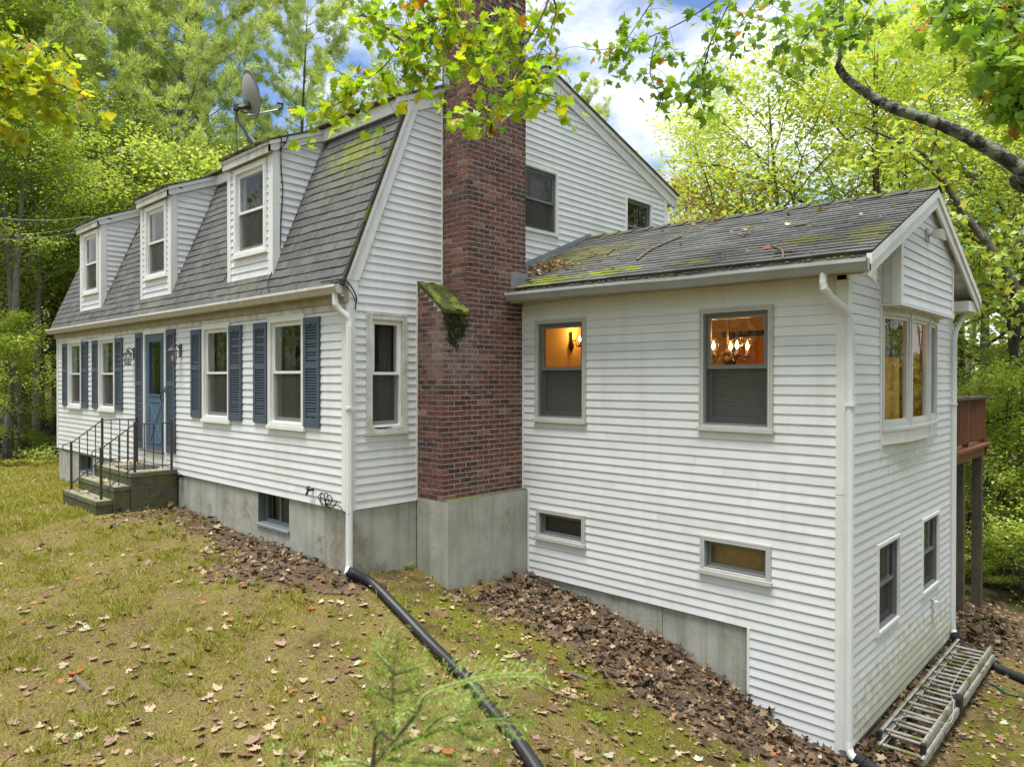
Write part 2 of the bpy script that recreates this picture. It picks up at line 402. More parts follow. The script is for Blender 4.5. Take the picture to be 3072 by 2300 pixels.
def seen(p):
    d = Vector(p) - CAM; w = d.dot(FW)
    if w < 0.3: return None
    return 1536 + FPX * d.dot(RT) / w, 1150 - FPX * d.dot(UP) / w, w
def shown(p, nrm, area):                                        # rough size of a small face in the photograph
    q = seen(p)
    if q is None or not (-60 < q[0] < 3132 and -60 < q[1] < 2360): return 0.0
    d = (CAM - Vector(p)).normalized()
    return max(0.0, d.dot(Vector(nrm))) * area / q[2] ** 2

# ------------------------------------------------------------------ the lie of the land
GP = np.array([(-11.5, 0, -.74), (-8, 0, -.64), (-6.6, -1.2, -.56), (-4.85, -1.24, -.56), (-4.8, 0, -.55), (-2.4, 0, -.67), (0, 0, -.79), (0, 1, -.88), (.6, 1.06, -1.05),
    (.6, 2.5, -1.16), (2.13, 2.5, -1.39), (2.74, 2.5, -1.54), (3.31, 2.5, -1.72), (3.81, 2.5, -1.91), (4.25, 2.5, -2.08), (4.8, 2.5, -2.18), (4.85, 4.5, -2.22), (4.85, 6.9, -2.22),
    (4.8, 8, -2.08), (4.8, 9.3, -2.28), (-15, -3, -.76), (-8, -5, -.82), (-3, -4, -.97), (0, -3, -1.0), (2, -2, -1.14), (4, -2, -1.45), (3, -5, -1.35), (6, -1, -1.85), (6.2, 2, -2.3),
    (8, 0, -2.3), (7, 5, -2.4), (9, 9, -2.9), (0, -8, -1.2), (8, -5, -2.0), (-10, -10, -.9), (-13, 8, -1.0), (-5, 12, -1.6), (0, 12, -2.0), (5, 14, -2.8), (-20, 5, -.7), (-50, 0, 1.5), (-40, 40, 3), (0, 60, 0),
    (40, 40, -5), (60, 0, -6), (40, -40, -5), (0, -50, -3), (-40, -40, -1), (-6, 30, -1.5), (16, 20, -3.5), (100, 100, -6), (-100, 100, 6), (-100, -100, 0), (100, -100, -8)])
def _k(r2): return np.where(r2 > 1e-12, 0.5 * r2 * np.log(np.maximum(r2, 1e-12)), 0)
_n = len(GP)
_A = np.zeros((_n + 3, _n + 3))
_A[:_n, :_n] = _k(((GP[:, None, :2] - GP[None, :, :2]) ** 2).sum(-1)) + np.eye(_n) * 0.02
_A[:_n, _n] = _A[_n, :_n] = 1; _A[:_n, _n + 1:] = GP[:, :2]; _A[_n + 1:, :_n] = GP[:, :2].T
_W = np.linalg.solve(_A, np.concatenate([GP[:, 2], np.zeros(3)]))
def gh(x, y):
    x, y = np.asarray(x, float), np.asarray(y, float)
    r2 = (x[..., None] - GP[:, 0]) ** 2 + (y[..., None] - GP[:, 1]) ** 2
    h = _k(r2) @ _W[:_n] + _W[_n] + _W[_n + 1] * x + _W[_n + 2] * y
    h = h + 0.012 * np.sin(x * 3.1 + 1.3 * y) * np.sin(y * 2.7 - x) + 0.008 * np.sin(7 * x + 2 * y) * np.sin(6 * y - 3 * x)
    return h
def g1(x, y): return float(gh(np.array([x]), np.array([y]))[0])
def ground_hit(u, v):
    d = FW + RT * ((u - 1536) / FPX) - UP * ((v - 1150) / FPX)
    t = 2.0
    for _ in range(400):
        p = CAM + d * t
        if p.z < g1(p.x, p.y): break
        t += 0.05
    return CAM + d * t
# ================================================================== THE HOUSE
EXPO = 0.1015
YE, XE, YF = 2.548, 4.82, 6.95
house = thing('house', 'white clapboard house with gambrel roof, blue shutters, brick chimney and low gabled wing', 'house', (0, 0, -0.8))
def PF(s, z, d): return (s, -d, z)                              # front wall
def PG(s, z, d): return (d, s, z)                               # gable wall
def PE(s, z, d): return (s, YE - d, z)                          # front wall of the wing
def PN(s, z, d): return (XE + d, s, z)                          # end wall of the wing

def strips(span, zb, zt, holes, breaks=()):
    """Cut a wall outline (span(z) -> s0,s1) into trapezoids round its openings."""
    zs = sorted({zb, zt, *[b for b in breaks if zb < b < zt], *[h[k] for h in holes for k in (2, 3) if zb < h[k] < zt]})
    for a, b in zip(zs, zs[1:]):
        if b - a < 1e-4: continue
        (l0, r0), (l1, r1) = span(a + 1e-4), span(b - 1e-4)
        cuts = sorted((h[0], h[1]) for h in holes if h[2] < (a + b) / 2 < h[3])
        cl0, cl1 = l0, l1
        for c0, c1 in cuts:
            if c0 > min(cl0, cl1) + 1e-3: yield (a, b, cl0, min(c0, r0), cl1, min(c0, r1))
            cl0, cl1 = max(cl0, c1), max(cl1, c1)
        if r0 - cl0 > 1e-3 or r1 - cl1 > 1e-3: yield (a, b, cl0, max(r0, cl0), cl1, max(r1, cl1))
def wall(name, P, span, zb, zt, holes, m, thick=0.14, breaks=(), d=0.0, parent=house):
    b = MB()
    for a, c, l0, r0, l1, r1 in strips(span, zb, zt, holes, breaks):
        b.hexa([P(l0, a, d - thick), P(r0, a, d - thick), P(r0, a, d), P(l0, a, d), P(l1, c, d - thick), P(r1, c, d - thick), P(r1, c, d), P(l1, c, d)])
    return b.build(name, m, parent)
BOARDS = []                                                     # every clapboard first becomes a candidate, then the largest in view become objects
def clad(parent, P, nrm, span, zb, zt, holes, m, expo=EXPO):
    k = 0
    while zb + k * expo < zt - 0.012:
        a, c = zb + k * expo, min(zb + (k + 1) * expo, zt)
        hs = [h for h in holes if min(h[3], c) - max(h[2], a) > 0.5 * (c - a)]
        segs = []
        for sg in strips(span, a, c, [(h[0], h[1], a - 1, c + 1) for h in hs]):
            if sg[3] - sg[2] > 3.4 and sg[5] - sg[4] > 3.4:
                j = random.uniform(sg[2] + 0.8, sg[3] - 0.8)
                segs += [(sg[0], sg[1], sg[2], j, sg[4], j), (sg[0], sg[1], j + 0.002, sg[3], j + 0.002, sg[5])]
            else: segs.append(sg)
        for (a2, c2, l0, r0, l1, r1) in segs:
            jl = 0.001 * math.sin(k * 7.1 + l0); w = 0.017 + jl; top = c2 + 0.004 if c2 < zt - 1e-3 else c2
            b = MB()
            b.hexa([P(l0, a2, 0.001), P(r0, a2, 0.001), P(r0, a2 - 0.004, w), P(l0, a2 - 0.004, w), P(l1, top, 0.001), P(r1, top, 0.001), P(r1, top, 0.003), P(l1, top, 0.003)])
            ctr = P((l0 + r0) / 2, (a2 + c2) / 2, 0)
            BOARDS.append((shown(ctr, nrm, abs(r0 - l0 + r1 - l1) / 2 * (c2 - a2)), b, parent, m))
        k += 1

# ------------------------------------------------ walls
WIN_F = [(-10.68, -9.755, 0.925, 2.40), (-8.68, -7.74, 0.92, 2.395), (-3.896, -2.96, 0.91, 2.392), (-1.845, -0.909, 0.907, 2.391)]
DOOR = (-6.244, -5.374, 0.312, 2.342)
def inset(h, w, wb=None): return (h[0] + w, h[1] - w, h[2] + (w if wb is None else wb), h[3] - w)
CW = 0.075
fw_ = wall('wall', PF, lambda z: (-11.53, 0), 0.0, 2.62, [inset(h, CW) for h in WIN_F] + [(DOOR[0], DOOR[1], DOOR[2], DOOR[3])], M['wall'])
clad(fw_, PF, (0, -1, 0), lambda z: (-11.44, -0.085), 0.0, 2.40, [inset(h, 0.012) for h in WIN_F] + [(DOOR[0] - 0.07, DOOR[1] + 0.07, 0.11, 2.5)], M['siding'])
def yf(z): return 0.0 if z < 2.99 else ((z - 2.99) / 2.4536 if z < 5.10 else 0.80 + (z - 5.10) / 0.4477)
def yb(z): return 7.18 if z < 5.2 else 3.6 + (6.36 - z) / 0.323
gspan = lambda z: (yf(z), max(yb(z), yf(z)))
WIN_G = [(0.2535, 0.880, 0.889, 2.376), (2.95, 3.905, 3.80, 4.832), (5.79, 6.665, 3.80, 4.838)]
gw_ = wall('wall', PG, gspan, 0.0, 6.33, [inset(h, 0.05) for h in WIN_G], M['wall'], breaks=(2.99, 5.10, 5.2))
clad(gw_, PG, (1, 0, 0), lambda z: (yf(z) + (0.10 if z < 2.9 else 0.16), yb(z) - (0.09 if z < 5.1 else 0.2)), 0.0, 6.22,
     [inset(h, 0.012) for h in WIN_G] + [(1.058, 2.61, -1, 2.80), (1.488, 2.61, 2.80, 8), (2.5, 7.3, -1, 2.82), (4.2, 5.3, 2.82, 3.5)], M['siding'], 0.0995)
WIN_E = [(0.747, 1.620, 0.993, 2.365), (3.226, 4.087, 1.0, 2.358), (0.774, 1.613, -0.610, -0.200), (3.245, 4.073, -0.6145, -0.198)]
espan = lambda z: (0.505 if z > 0.03 else 0.615, XE)
ew_ = wall('wall', PE, lambda z: (0.0, XE), -1.13, 2.66, [inset(h, 0.055) for h in WIN_E], M['wall'])
clad(ew_, PE, (0, -1, 0), lambda z: ((0.535 if z > 0.03 else 0.64), XE - 0.095), -1.125, 2.60, [inset(h, 0.012) for h in WIN_E], M['siding'])
ew2 = wall('wall', PE, lambda z: (3.81, XE), -2.45, -1.13, [], M['wall'])
clad(ew2, PE, (0, -1, 0), lambda z: (3.835, XE - 0.095), -2.14, -1.125, [], M['siding'])
WIN_N = [(3.466, 4.333, -1.234, -0.226), (5.313, 6.201, -1.212, -0.210)]
BAYH = (3.62, 6.08, 0.86, 2.34)
def yn0(z): return YE if z < 2.88 else 2.27 + (z - 2.765) / 0.43
def yn1(z): return YF if z < 2.88 else 7.27 - (z - 2.765) / 0.43
nspan = lambda z: (yn0(z), max(yn0(z), yn1(z)))
nw_ = wall('wall', PN, nspan, -2.16, 3.80, [inset(h, 0.055) for h in WIN_N] + [inset(BAYH, 0.03)], M['wall'], breaks=(2.88,))
clad(nw_, PN, (1, 0, 0), lambda z: (yn0(z) + (0.095 if z < 2.8 else 0.1), yn1(z) - 0.09), -2.13, 3.70, [inset(h, 0.012) for h in WIN_N] + [(3.58, 6.1, 0.84, 3.9)], M['siding_end'])
# plain walls of the sides that face away
bw = MB()
bw.box(-11.53, -11.39, 0.0, 7.18, 0, 2.9); bw.build('wall', M['wall'], house)
MB().box(-11.39, 0, 7.04, 7.18, 0, 5.15).build('wall', M['wall'], house)
MB().prism([(0.0, 2.9), (7.18, 2.9), (7.18, 5.15), (3.6, 6.28), (0.85, 5.05)], 'x', -11.53, -11.4).build('wall', M['wall'], house)
MB().box(0, XE, YF - 0.14, YF, -2.16, 2.85).build('wall', M['wall'], house)
# inner faces and floors, so that the rooms are closed and dark
ins = MB()
ins.box(-11.39, -0.14, 0.14, 7.04, -0.05, 0.0); ins.box(-11.39, -0.14, 0.3, 7.04, 2.62, 2.68)
ins.box(-11.39, -0.14, 2.6, 2.66, 0.0, 2.62); ins.box(-11.39, -0.14, 2.9, 2.96, 2.68, 5.6)
ins.box(-0.16, -0.145, 0.14, 7.0, 0.0, 0.2)
ins.build('floor', M['inside'], house)

# ------------------------------------------------ trim: corner boards, cornice, rakes
def part(name, m, b, parent=house, **k): return b.build(name, m, parent, **k)
part('corner_board', M['trim'], MB().pbox(PF, -0.085, 0.014, -0.012, 2.42, 0.0, 0.024))
part('corner_board', M['trim'], MB().pbox(PF, -11.54, -11.44, -0.012, 2.42, 0.0, 0.022))
part('corner_board', M['trim'], MB().pbox(PG, -0.022, 0.10, -0.012, 2.55, 0.0, 0.02))
part('corner_board', M['trim'], MB().pbox(PG, 7.09, 7.2, 3.2, 5.02, 0.0, 0.02))
part('corner_board', M['trim'], MB().pbox(PE, XE - 0.095, XE + 0.018, 0.42, 2.55, 0.0, 0.022))
part('corner_board', M['trim'], MB().pbox(PE, XE - 0.097, XE + 0.016, -2.16, 0.417, 0.0, 0.02))
part('corner_board', M['trim'], MB().pbox(PN, YE - 0.019, YE + 0.095, -2.15, 2.6, 0.0, 0.02))
part('corner_board', M['trim'], MB().pbox(PN, YF - 0.09, YF + 0.02, -2.12, 2.6, 0.0, 0.02))
jc = MB()
jc.pbox(PG, 1.035, 1.058, 0.0, 2.80, 0.0, 0.02); jc.pbox(PG, 1.465, 1.488, 2.80, 5.35, 0.0, 0.02)
jc.pbox(PE, 0.507, 0.535, 0.03, 2.58, 0.0, 0.02); jc.pbox(PE, 0.612, 0.64, -1.13, 0.03, 0.0, 0.02); jc.pbox(PE, 3.806, 3.835, -2.15, -1.128, 0.0, 0.02)
part('siding_channel', M['trim'], jc)
part('frieze', M['trim_dirty'], MB().pbox(PF, -11.53, 0.012, 2.385, 2.47, 0.0, 0.028))
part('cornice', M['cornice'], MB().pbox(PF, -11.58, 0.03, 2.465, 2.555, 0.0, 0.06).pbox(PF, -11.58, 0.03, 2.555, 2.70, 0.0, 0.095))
part('cornice_return', M['trim'], MB().prism([(-0.10, 2.54), (0.13, 2.52), (0.13, 2.76), (0.0, 2.97), (-0.10, 2.72)], 'x', -0.02, 0.028))
# rakes on the gable end
def rake(pts_out, pts_in, x0, x1):
    b = MB()
    for (a, c), (d, e) in zip(zip(pts_out, pts_out[1:]), zip(pts_in, pts_in[1:])): b.prism([a, c, e, d], 'x', x0, x1)
    return b
part('rake_board', M['trim'], rake([(-0.10, 2.74), (0.875, 5.12)], [(0.145, 2.74), (1.085, 5.12)], 0.0, 0.034))
part('rake_board', M['trim'], rake([(-0.105, 2.735), (0.872, 5.10)], [(-0.01, 2.735), (0.965, 5.10)], 0.034, 0.056))
part('rake_board', M['trim'], rake([(0.74, 5.085), (3.6, 6.365), (7.50, 5.105)], [(0.84, 4.93), (3.6, 6.14), (7.44, 4.90)], 0.002, 0.036))
part('rake_board', M['trim'], rake([(0.70, 5.09), (3.6, 6.375), (7.53, 5.115)], [(0.70, 5.02), (3.6, 6.305), (7.53, 5.04)], 0.036, 0.07))
part('eave_return', M['trim'], MB().prism([(7.18, 4.95), (7.47, 4.92), (7.5, 5.08), (7.18, 5.19)], 'x', -0.3, 0.03))
part('fascia', M['trim'], MB().box(-11.6, 0.05, 0.735, 0.765, 4.93, 5.10))
part('soffit', M['trim_dirty'], MB().box(-11.6, 0.03, 0.765, 0.86, 4.93, 4.95))
part('gutter', M['gutter'], MB().box(-11.6, -0.02, 7.48, 7.6, 4.98, 5.1))
part('downspout', M['downspout'], MB().tube([(0.0, 7.54, 5.0), (0.0, 7.52, 4.86), (0.0, 7.25, 4.72), (0.0, 7.22, 4.6), (0.0, 7.22, 1.0)], 0.04, 8))

# ------------------------------------------------ roof of the main block
RB = [(-0.135, 2.665), (0.815, 4.995)]
SL = Vector((0, RB[1][0] - RB[0][0], RB[1][1] - RB[0][1]))
SLL = SL.length; SLn = SL / SLL; NR = Vector((0, -SLn.z, SLn.y))
roof1 = part('roof', M['roof_edge'], MB().prism([RB[0], (RB[0][0] + 0.045, RB[0][1] - 0.02), (RB[1][0] + 0.045, RB[1][1] - 0.02), RB[1]], 'x', -11.62, 0.062))
up_ = MB()
up_.prism([(0.70, 5.092), (3.6, 6.378), (3.6, 6.41), (0.67, 5.115)], 'x', -11.65, 0.09)
up_.prism([(3.6, 6.378), (7.55, 5.115), (7.57, 5.145), (3.6, 6.41)], 'x', -11.65, 0.09)
roof2 = part('roof', M['roof_edge'], up_)
# ragged shingle ends along the upper eave and the ridge cap edge
tabs = MB()
for k in range(38):
    x = -11.6 + k * 0.305
    tabs.box(x, x + 0.295, 0.655, 0.95, 5.108 + 0.002 * (k % 3), 5.128 + 0.003 * (k % 4))
part('shingle_edge', M['shingle'], tabs, roof2, kind='stuff')
DORM = [(-9.84, -8.56), (-6.44, -5.12), (-3.04, -1.74)]
SHING = []
def shingle_rows(parent, m, origin, xdir, sdir, nrm, x0, x1, length, expo, skip, bend=None):
    rows = int(math.ceil(length / expo))
    for r in range(rows):
        s0 = r * expo; off = (r % 2) * 0.1525 + random.uniform(-0.03, 0.03)
        x = x0 - off
        while x < x1:
            a, c = max(x, x0) + 0.003, min(x + 0.305, x1) - 0.003
            if c - a > 0.03 and not skip((a + c) / 2, s0, a, c):
                b = MB(); lift = 0.0135 + random.uniform(-0.002, 0.004); dz = random.uniform(-0.006, 0.004); s1 = min(s0 + expo + 0.012, length)
                def q(xx, ss, h):
                    p = origin + xdir * xx + sdir * ss + nrm * h
                    return bend(p) if bend else p
                ja, jc_ = random.uniform(-0.004, 0.004), random.uniform(-0.004, 0.004)
                b.hexa([q(a, s0 + dz + ja, 0.0), q(c, s0 + dz + jc_, 0.0), q(c, s0 + dz + jc_, lift), q(a, s0 + dz + ja, lift), q(a, s1, 0.0), q(c, s1, 0.0), q(c, s1, 0.003), q(a, s1, 0.003)])
                ctr = q((a + c) / 2, (s0 + s1) / 2, 0)
                SHING.append((shown(ctr, nrm, (c - a) * expo), b, parent, m))
            x += 0.305
def dormer_skip(xm, s, a, c):
    z = RB[0][1] + SLn.z * s
    return any(d0 - 0.02 < xm < d1 + 0.02 and z > 2.97 for d0, d1 in DORM)
shingle_rows(roof1, M['shingle'], Vector((0, RB[0][0], RB[0][1])), Vector((1, 0, 0)), SLn, NR, -11.62, 0.055, SLL, 0.127, dormer_skip)
part('drip_edge', M['roof_edge'], MB().prism([(RB[0][0] - 0.004, RB[0][1] - 0.012), (RB[1][0] - 0.004, RB[1][1]), (RB[1][0] + 0.02, RB[1][1]), (RB[0][0] + 0.02, RB[0][1] - 0.012)], 'x', 0.0625, 0.072))

# ------------------------------------------------ gutters (one K-shaped profile)
def gutter_prof(y, z, w=0.115, h=0.105): return [(y + w, z), (y + w, z - h), (y + 0.035, z - h), (y + 0.012, z - h * 0.55), (y - 0.004, z - h * 0.3), (y, z), (y + 0.012, z), (y + 0.014, z - h * 0.3), (y + 0.045, z - h + 0.01), (y + w - 0.008, z - h + 0.01), (y + w - 0.008, z)]
gutter = part('gutter', M['gutter'], MB().prism(gutter_prof(-0.212, 2.668), 'x', -11.66, 0.045))
part('end_cap', M['gutter'], MB().prism([(-0.212, 2.668), (-0.20, 2.62), (-0.177, 2.563), (-0.097, 2.563), (-0.097, 2.668)], 'x', 0.045, 0.052), gutter)
part('downspout', M['downspout'], MB().tube([(-0.03, -0.15, 2.58), (-0.03, -0.15, 2.50), (-0.025, -0.145, 2.44), (0.0, -0.10, 2.37), (0.035, -0.03, 2.30), (0.042, -0.01, 2.25), (0.045, -0.005, 2.18), (0.045, -0.005, -0.56), (0.05, -0.01, -0.66), (0.075, -0.04, -0.70), (0.11, -0.07, -0.725)],
     [0.034, 0.036, 0.041, 0.038, 0.041, 0.038, 0.043, 0.043, 0.043, 0.040, 0.043], 8))
def gz(x): return 2.735 - 0.0095 * (x - 0.47) - 0.012 * math.exp(-((x - 3.2) / 0.5) ** 2)
gb = MB()
xs = [0.47, 1.2, 2.0, 2.6, 3.0, 3.3, 3.8, 4.5, 5.105]
rings = [[(x, p[0], p[1]) for p in gutter_prof(2.172, gz(x), 0.12, 0.115)] for x in xs]
for ra, rb_ in zip(rings, rings[1:]):
    n_ = len(ra); o_ = len(gb.v); gb.v += ra + rb_
    gb.f += [(o_ + i, o_ + n_ + i, o_ + n_ + (i + 1) % n_, o_ + (i + 1) % n_) for i in range(n_)]
gutter2 = part('gutter', M['gutter_grey'], gb)
part('end_cap', M['gutter_grey'], MB().prism([(2.172, 2.69), (2.184, 2.645), (2.207, 2.576), (2.292, 2.576), (2.292, 2.69)], 'x', 5.105, 5.112).prism([(2.172, 2.735), (2.184, 2.69), (2.207, 2.62), (2.292, 2.62), (2.292, 2.735)], 'x', 0.463, 0.47), gutter2)
part('downspout', M['downspout'], MB().tube([(4.70, 2.235, 2.60), (4.70, 2.235, 2.50), (4.705, 2.24, 2.45), (4.75, 2.32, 2.36), (4.84, 2.46, 2.24), (4.855, 2.50, 2.18), (4.86, 2.515, 2.10), (4.86, 2.515, -1.98), (4.865, 2.51, -2.06), (4.89, 2.5, -2.11), (4.95, 2.49, -2.14)],
     [0.036, 0.037, 0.041, 0.038, 0.041, 0.038, 0.043, 0.043, 0.043, 0.040, 0.043], 8))
part('downspout', M['downspout'], MB().tube([(4.93, 7.22, 2.60), (4.93, 7.2, 2.5), (4.90, 7.08, 2.38), (4.87, 6.96, 2.24), (4.865, 6.90, 2.12), (4.865, 6.90, -1.9), (4.875, 6.9, -2.02), (4.93, 6.85, -2.09)], [0.037, 0.04, 0.04, 0.04, 0.043, 0.043, 0.041, 0.043], 8))
for q in ((0.0, 0.095, -0.055, 0.045, 1.2, 1.23), (4.82, 4.91, 2.465, 2.565, 1.3, 1.33), (4.82, 4.91, 6.85, 6.95, 1.2, 1.23)): part('strap', M['downspout'], MB().box(*q))

# ------------------------------------------------ roof of the wing
def ez(x): return 2.80 - 0.007 * x
def rz(x): return 3.93 - 0.0195 * x
def wz(x, y):
    e, r = ez(x), rz(x)
    return e + (r - e) * (1 - abs(y - 4.77) / 2.5)
b = MB()
XR0, XR1 = 0.0, 5.125
for ya, yc in ((2.27, 4.77), (4.77, 7.27)):
    b.hexa([(XR0, ya, wz(XR0, ya) - 0.03), (XR1, ya, wz(XR1, ya) - 0.03), (XR1, yc, wz(XR1, yc) - 0.03), (XR0, yc, wz(XR0, yc) - 0.03), (XR0, ya, wz(XR0, ya)), (XR1, ya, wz(XR1, ya)), (XR1, yc, wz(XR1, yc)), (XR0, yc, wz(XR0, yc))])
roof3 = part('roof', M['roof_edge'], b)
so = Vector((0, 2.262, 0)); sd = Vector((0, 2.5, 1.08)).normalized(); sn = Vector((0, -sd.z, sd.y))
def bend(p):
    t = p.y
    base = so.z + (t - 2.262) * sd.z / sd.y
    return Vector((p.x, p.y, wz(p.x, p.y) + (p.z - base)))
shingle_rows(roof3, M['shingle_low'], so, Vector((1, 0, 0)), sd, sn, 0.01, 5.135, 2.72, 0.124, lambda xm, s, a, c: a < 0.5 and s < 0.36, bend)
cap = MB()
for k in range(17):
    x = 0.0 + k * 0.302
    for sg in (-1, 1):
        cap.hexa([(x, 4.77, rz(x) + 0.012), (x + 0.31, 4.77, rz(x) + 0.026), (x + 0.31, 4.77 + sg * 0.15, wz(x, 4.92) + 0.02), (x, 4.77 + sg * 0.15, wz(x, 4.92) + 0.008), (x, 4.77, rz(x) + 0.02), (x + 0.31, 4.77, rz(x) + 0.034), (x + 0.31, 4.77 + sg * 0.15, wz(x, 4.92) + 0.028), (x, 4.77 + sg * 0.15, wz(x, 4.92) + 0.016)])
part('ridge_cap', M['roof_edge'], cap, roof3)
mt = MB()
for k in range(130):                                            # debris and moss caught behind the gutter edge
    x = random.uniform(0.5, 5.1); r = random.uniform(0.01, 0.03)
    mt.lathe([(0.001, 0), (r, r * 0.3), (r * 0.6, r * 0.8), (0.001, r)], (x, random.uniform(2.235, 2.27), ez(x) - 0.05), 5)
part('gutter_debris', M['roof_edge'], mt, gutter2, kind='stuff')
part('fascia', M['trim_dirty'], MB().box(0.5, 5.08, 2.293, 2.315, 2.60, 2.765))
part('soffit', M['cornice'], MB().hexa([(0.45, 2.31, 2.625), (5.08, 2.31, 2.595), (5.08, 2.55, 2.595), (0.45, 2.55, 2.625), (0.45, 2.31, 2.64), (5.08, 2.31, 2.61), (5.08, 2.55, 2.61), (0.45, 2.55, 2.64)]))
sf = MB()
for ya, yc in ((2.3, 4.77), (4.77, 7.24)):
    sf.hexa([(4.82, ya, wz(5, ya) - 0.15), (5.085, ya, wz(5, ya) - 0.15), (5.085, yc, wz(5, yc) - 0.15), (4.82, yc, wz(5, yc) - 0.15), (4.82, ya, wz(5, ya) - 0.13), (5.085, ya, wz(5, ya) - 0.13), (5.085, yc, wz(5, yc) - 0.13), (4.82, yc, wz(5, yc) - 0.13)])
part('soffit', M['trim_dirty'], sf)
rk = [(2.255, 2.735), (4.77, 3.815), (7.285, 2.735)]
part('rake_board', M['trim'], rake(rk, [(2.255, 2.53), (4.77, 3.60), (7.285, 2.53)], 5.085, 5.112))
part('rake_board', M['trim'], rake(rk, [(2.255, 2.64), (4.77, 3.725), (7.285, 2.64)], 5.112, 5.132))
part('eave_return', M['trim'], MB().prism([(2.262, 2.55), (2.56, 2.50), (2.56, 2.75), (2.262, 2.68)], 'x', 5.06, 5.084))
part('eave_return', M['trim'], MB().box(4.84, 5.084, 6.72, 7.26, 2.52, 2.66))
part('gutter', M['gutter_grey'], MB().prism(gutter_prof(7.28, 2.69, 0.11, 0.1), 'x', 0.2, 5.12))
part('flashing', M['flashing'], MB().hexa([(0.0, 2.61, 2.96), (0.53, 2.61, 2.96), (0.53, 2.625, 2.96), (0, 2.625, 2.96), (0, 2.61, 3.12), (0.53, 2.61, 3.10), (0.53, 2.625, 3.10), (0, 2.625, 3.12)])
     .box(0.5, 0.512, 2.30, 2.62, 2.80, 3.04).hexa([(0.0, 2.61, 3.0), (0.022, 2.61, 3.0), (0.022, 4.77, 3.94), (0, 4.77, 3.94), (0, 2.61, 3.10), (0.022, 2.61, 3.10), (0.022, 4.77, 4.0), (0, 4.77, 4.0)]))
part('flashing', M['flashing'], MB().box(0.09, 0.16, 1.478, 1.488, 5.42, 5.62).box(0.05, 0.09, 1.478, 1.488, 5.40, 5.70))

# ------------------------------------------------ box over the bay, bay window
bx = 5.02
part('bay_box', M['wall'], MB().prism([(3.60, 2.385), (6.0, 2.385), (6.0, 3.13), (4.80, 3.66), (3.60, 3.15)], 'x', XE, bx))
PB = lambda s, z, d: (bx + d, s, z)
boxp = [o for o in house.children if o.name.startswith('bay_box')][0]
def bspan(z):
    return (3.67, 5.955) if z < 3.1 else (max(3.67, 4.78 - (3.66 - z) / 0.43), min(5.955, 4.78 + (3.66 - z) / 0.43))
clad(boxp, PB, (1, 0, 0), bspan, 2.40, 3.62, [], M['siding'])
PBs = lambda s, z, d: (s, 3.60 - d, z)
clad(boxp, PBs, (0, -1, 0), lambda z: (XE + 0.035, bx - 0.075), 2.40, 3.10, [], M['siding'])
part('corner_board', M['trim'], MB().pbox(PBs, bx - 0.075, bx + 0.02, 2.385, 3.16, 0, 0.02).pbox(PB, 3.582, 3.67, 2.385, 3.17, 0, 0.019), boxp)
part('corner_board', M['trim'], MB().pbox(PB, 5.955, 6.02, 2.385, 3.14, 0, 0.02), boxp)
part('corner_board', M['trim'], MB().pbox(PN, 3.565, 3.598, 0.80, 3.05, 0, 0.03), boxp)
part('bottom_trim', M['trim'], MB().box(XE, bx + 0.024, 3.58, 6.02, 2.365, 2.388), boxp)
bay = thing('bay_window', None, None, (0, 0, 0)); bay.parent = house; bay.location = (0, 0, 0.8); WLOC[bay.name] = Vector((0, 0, 0))
bp_ = [Vector((4.83, 3.645, 0)), Vector((4.915, 4.45, 0)), Vector((4.915, 5.30, 0)), Vector((4.83, 6.075, 0))]
Z0, Z1 = 0.985, 2.33
for k in range(3):
    a, c = bp_[k], bp_[k + 1]; t = (c - a).normalized(); nn = Vector((t.y, -t.x, 0)); L_ = (c - a).length
    Pk = lambda s, z, d, a=a, t=t, nn=nn: tuple(a + t * s + nn * d + Vector((0, 0, z)))
    part('frame', M['frame_bay'], MB().pframe(Pk, 0.004, L_ - 0.004, Z0 + 0.035, Z1, 0.05, -0.06, 0.012, 0.055), bay)
    part('sash', M['frame_bay'], MB().pframe(Pk, 0.055, L_ - 0.055, Z0 + 0.092, Z1 - 0.052, 0.035, -0.045, -0.004), bay)
    part('pane', M['glass'], MB().poly([Pk(0.09, Z0 + 0.125, -0.025), Pk(L_ - 0.09, Z0 + 0.125, -0.025), Pk(L_ - 0.09, Z1 - 0.085, -0.025), Pk(0.09, Z1 - 0.085, -0.025)]), bay)
    part('mullion', M['frame_bay'], MB().box(a.x - 0.04, a.x + 0.022, a.y - 0.022, a.y + 0.022, Z0 + 0.03, Z1), bay)
ring = [(XE - 0.05, 3.60)] + [(p.x + 0.03, p.y + (-0.03 if i == 0 else 0.03 if i == 3 else 0)) for i, p in enumerate(bp_)] + [(XE - 0.05, 6.12)]
part('sill', M['frame_bay'], MB().prism(ring, 'z', Z0, Z0 + 0.035), bay)
part('head', M['trim_dirty'], MB().prism(ring, 'z', Z1, Z1 + 0.05), bay)
ring2 = [(XE, 3.575)] + [(p.x + 0.01, p.y + (-0.04 if i == 0 else 0.0)) for i, p in enumerate(bp_)] + [(XE, 6.03)]
part('apron', M['trim'], MB().prism(ring2, 'z', 0.84, Z0), bay)
part('apron_joint', M['roof_edge'], MB().box(4.9, 4.927, 5.295, 5.302, 0.85, 0.98), bay)

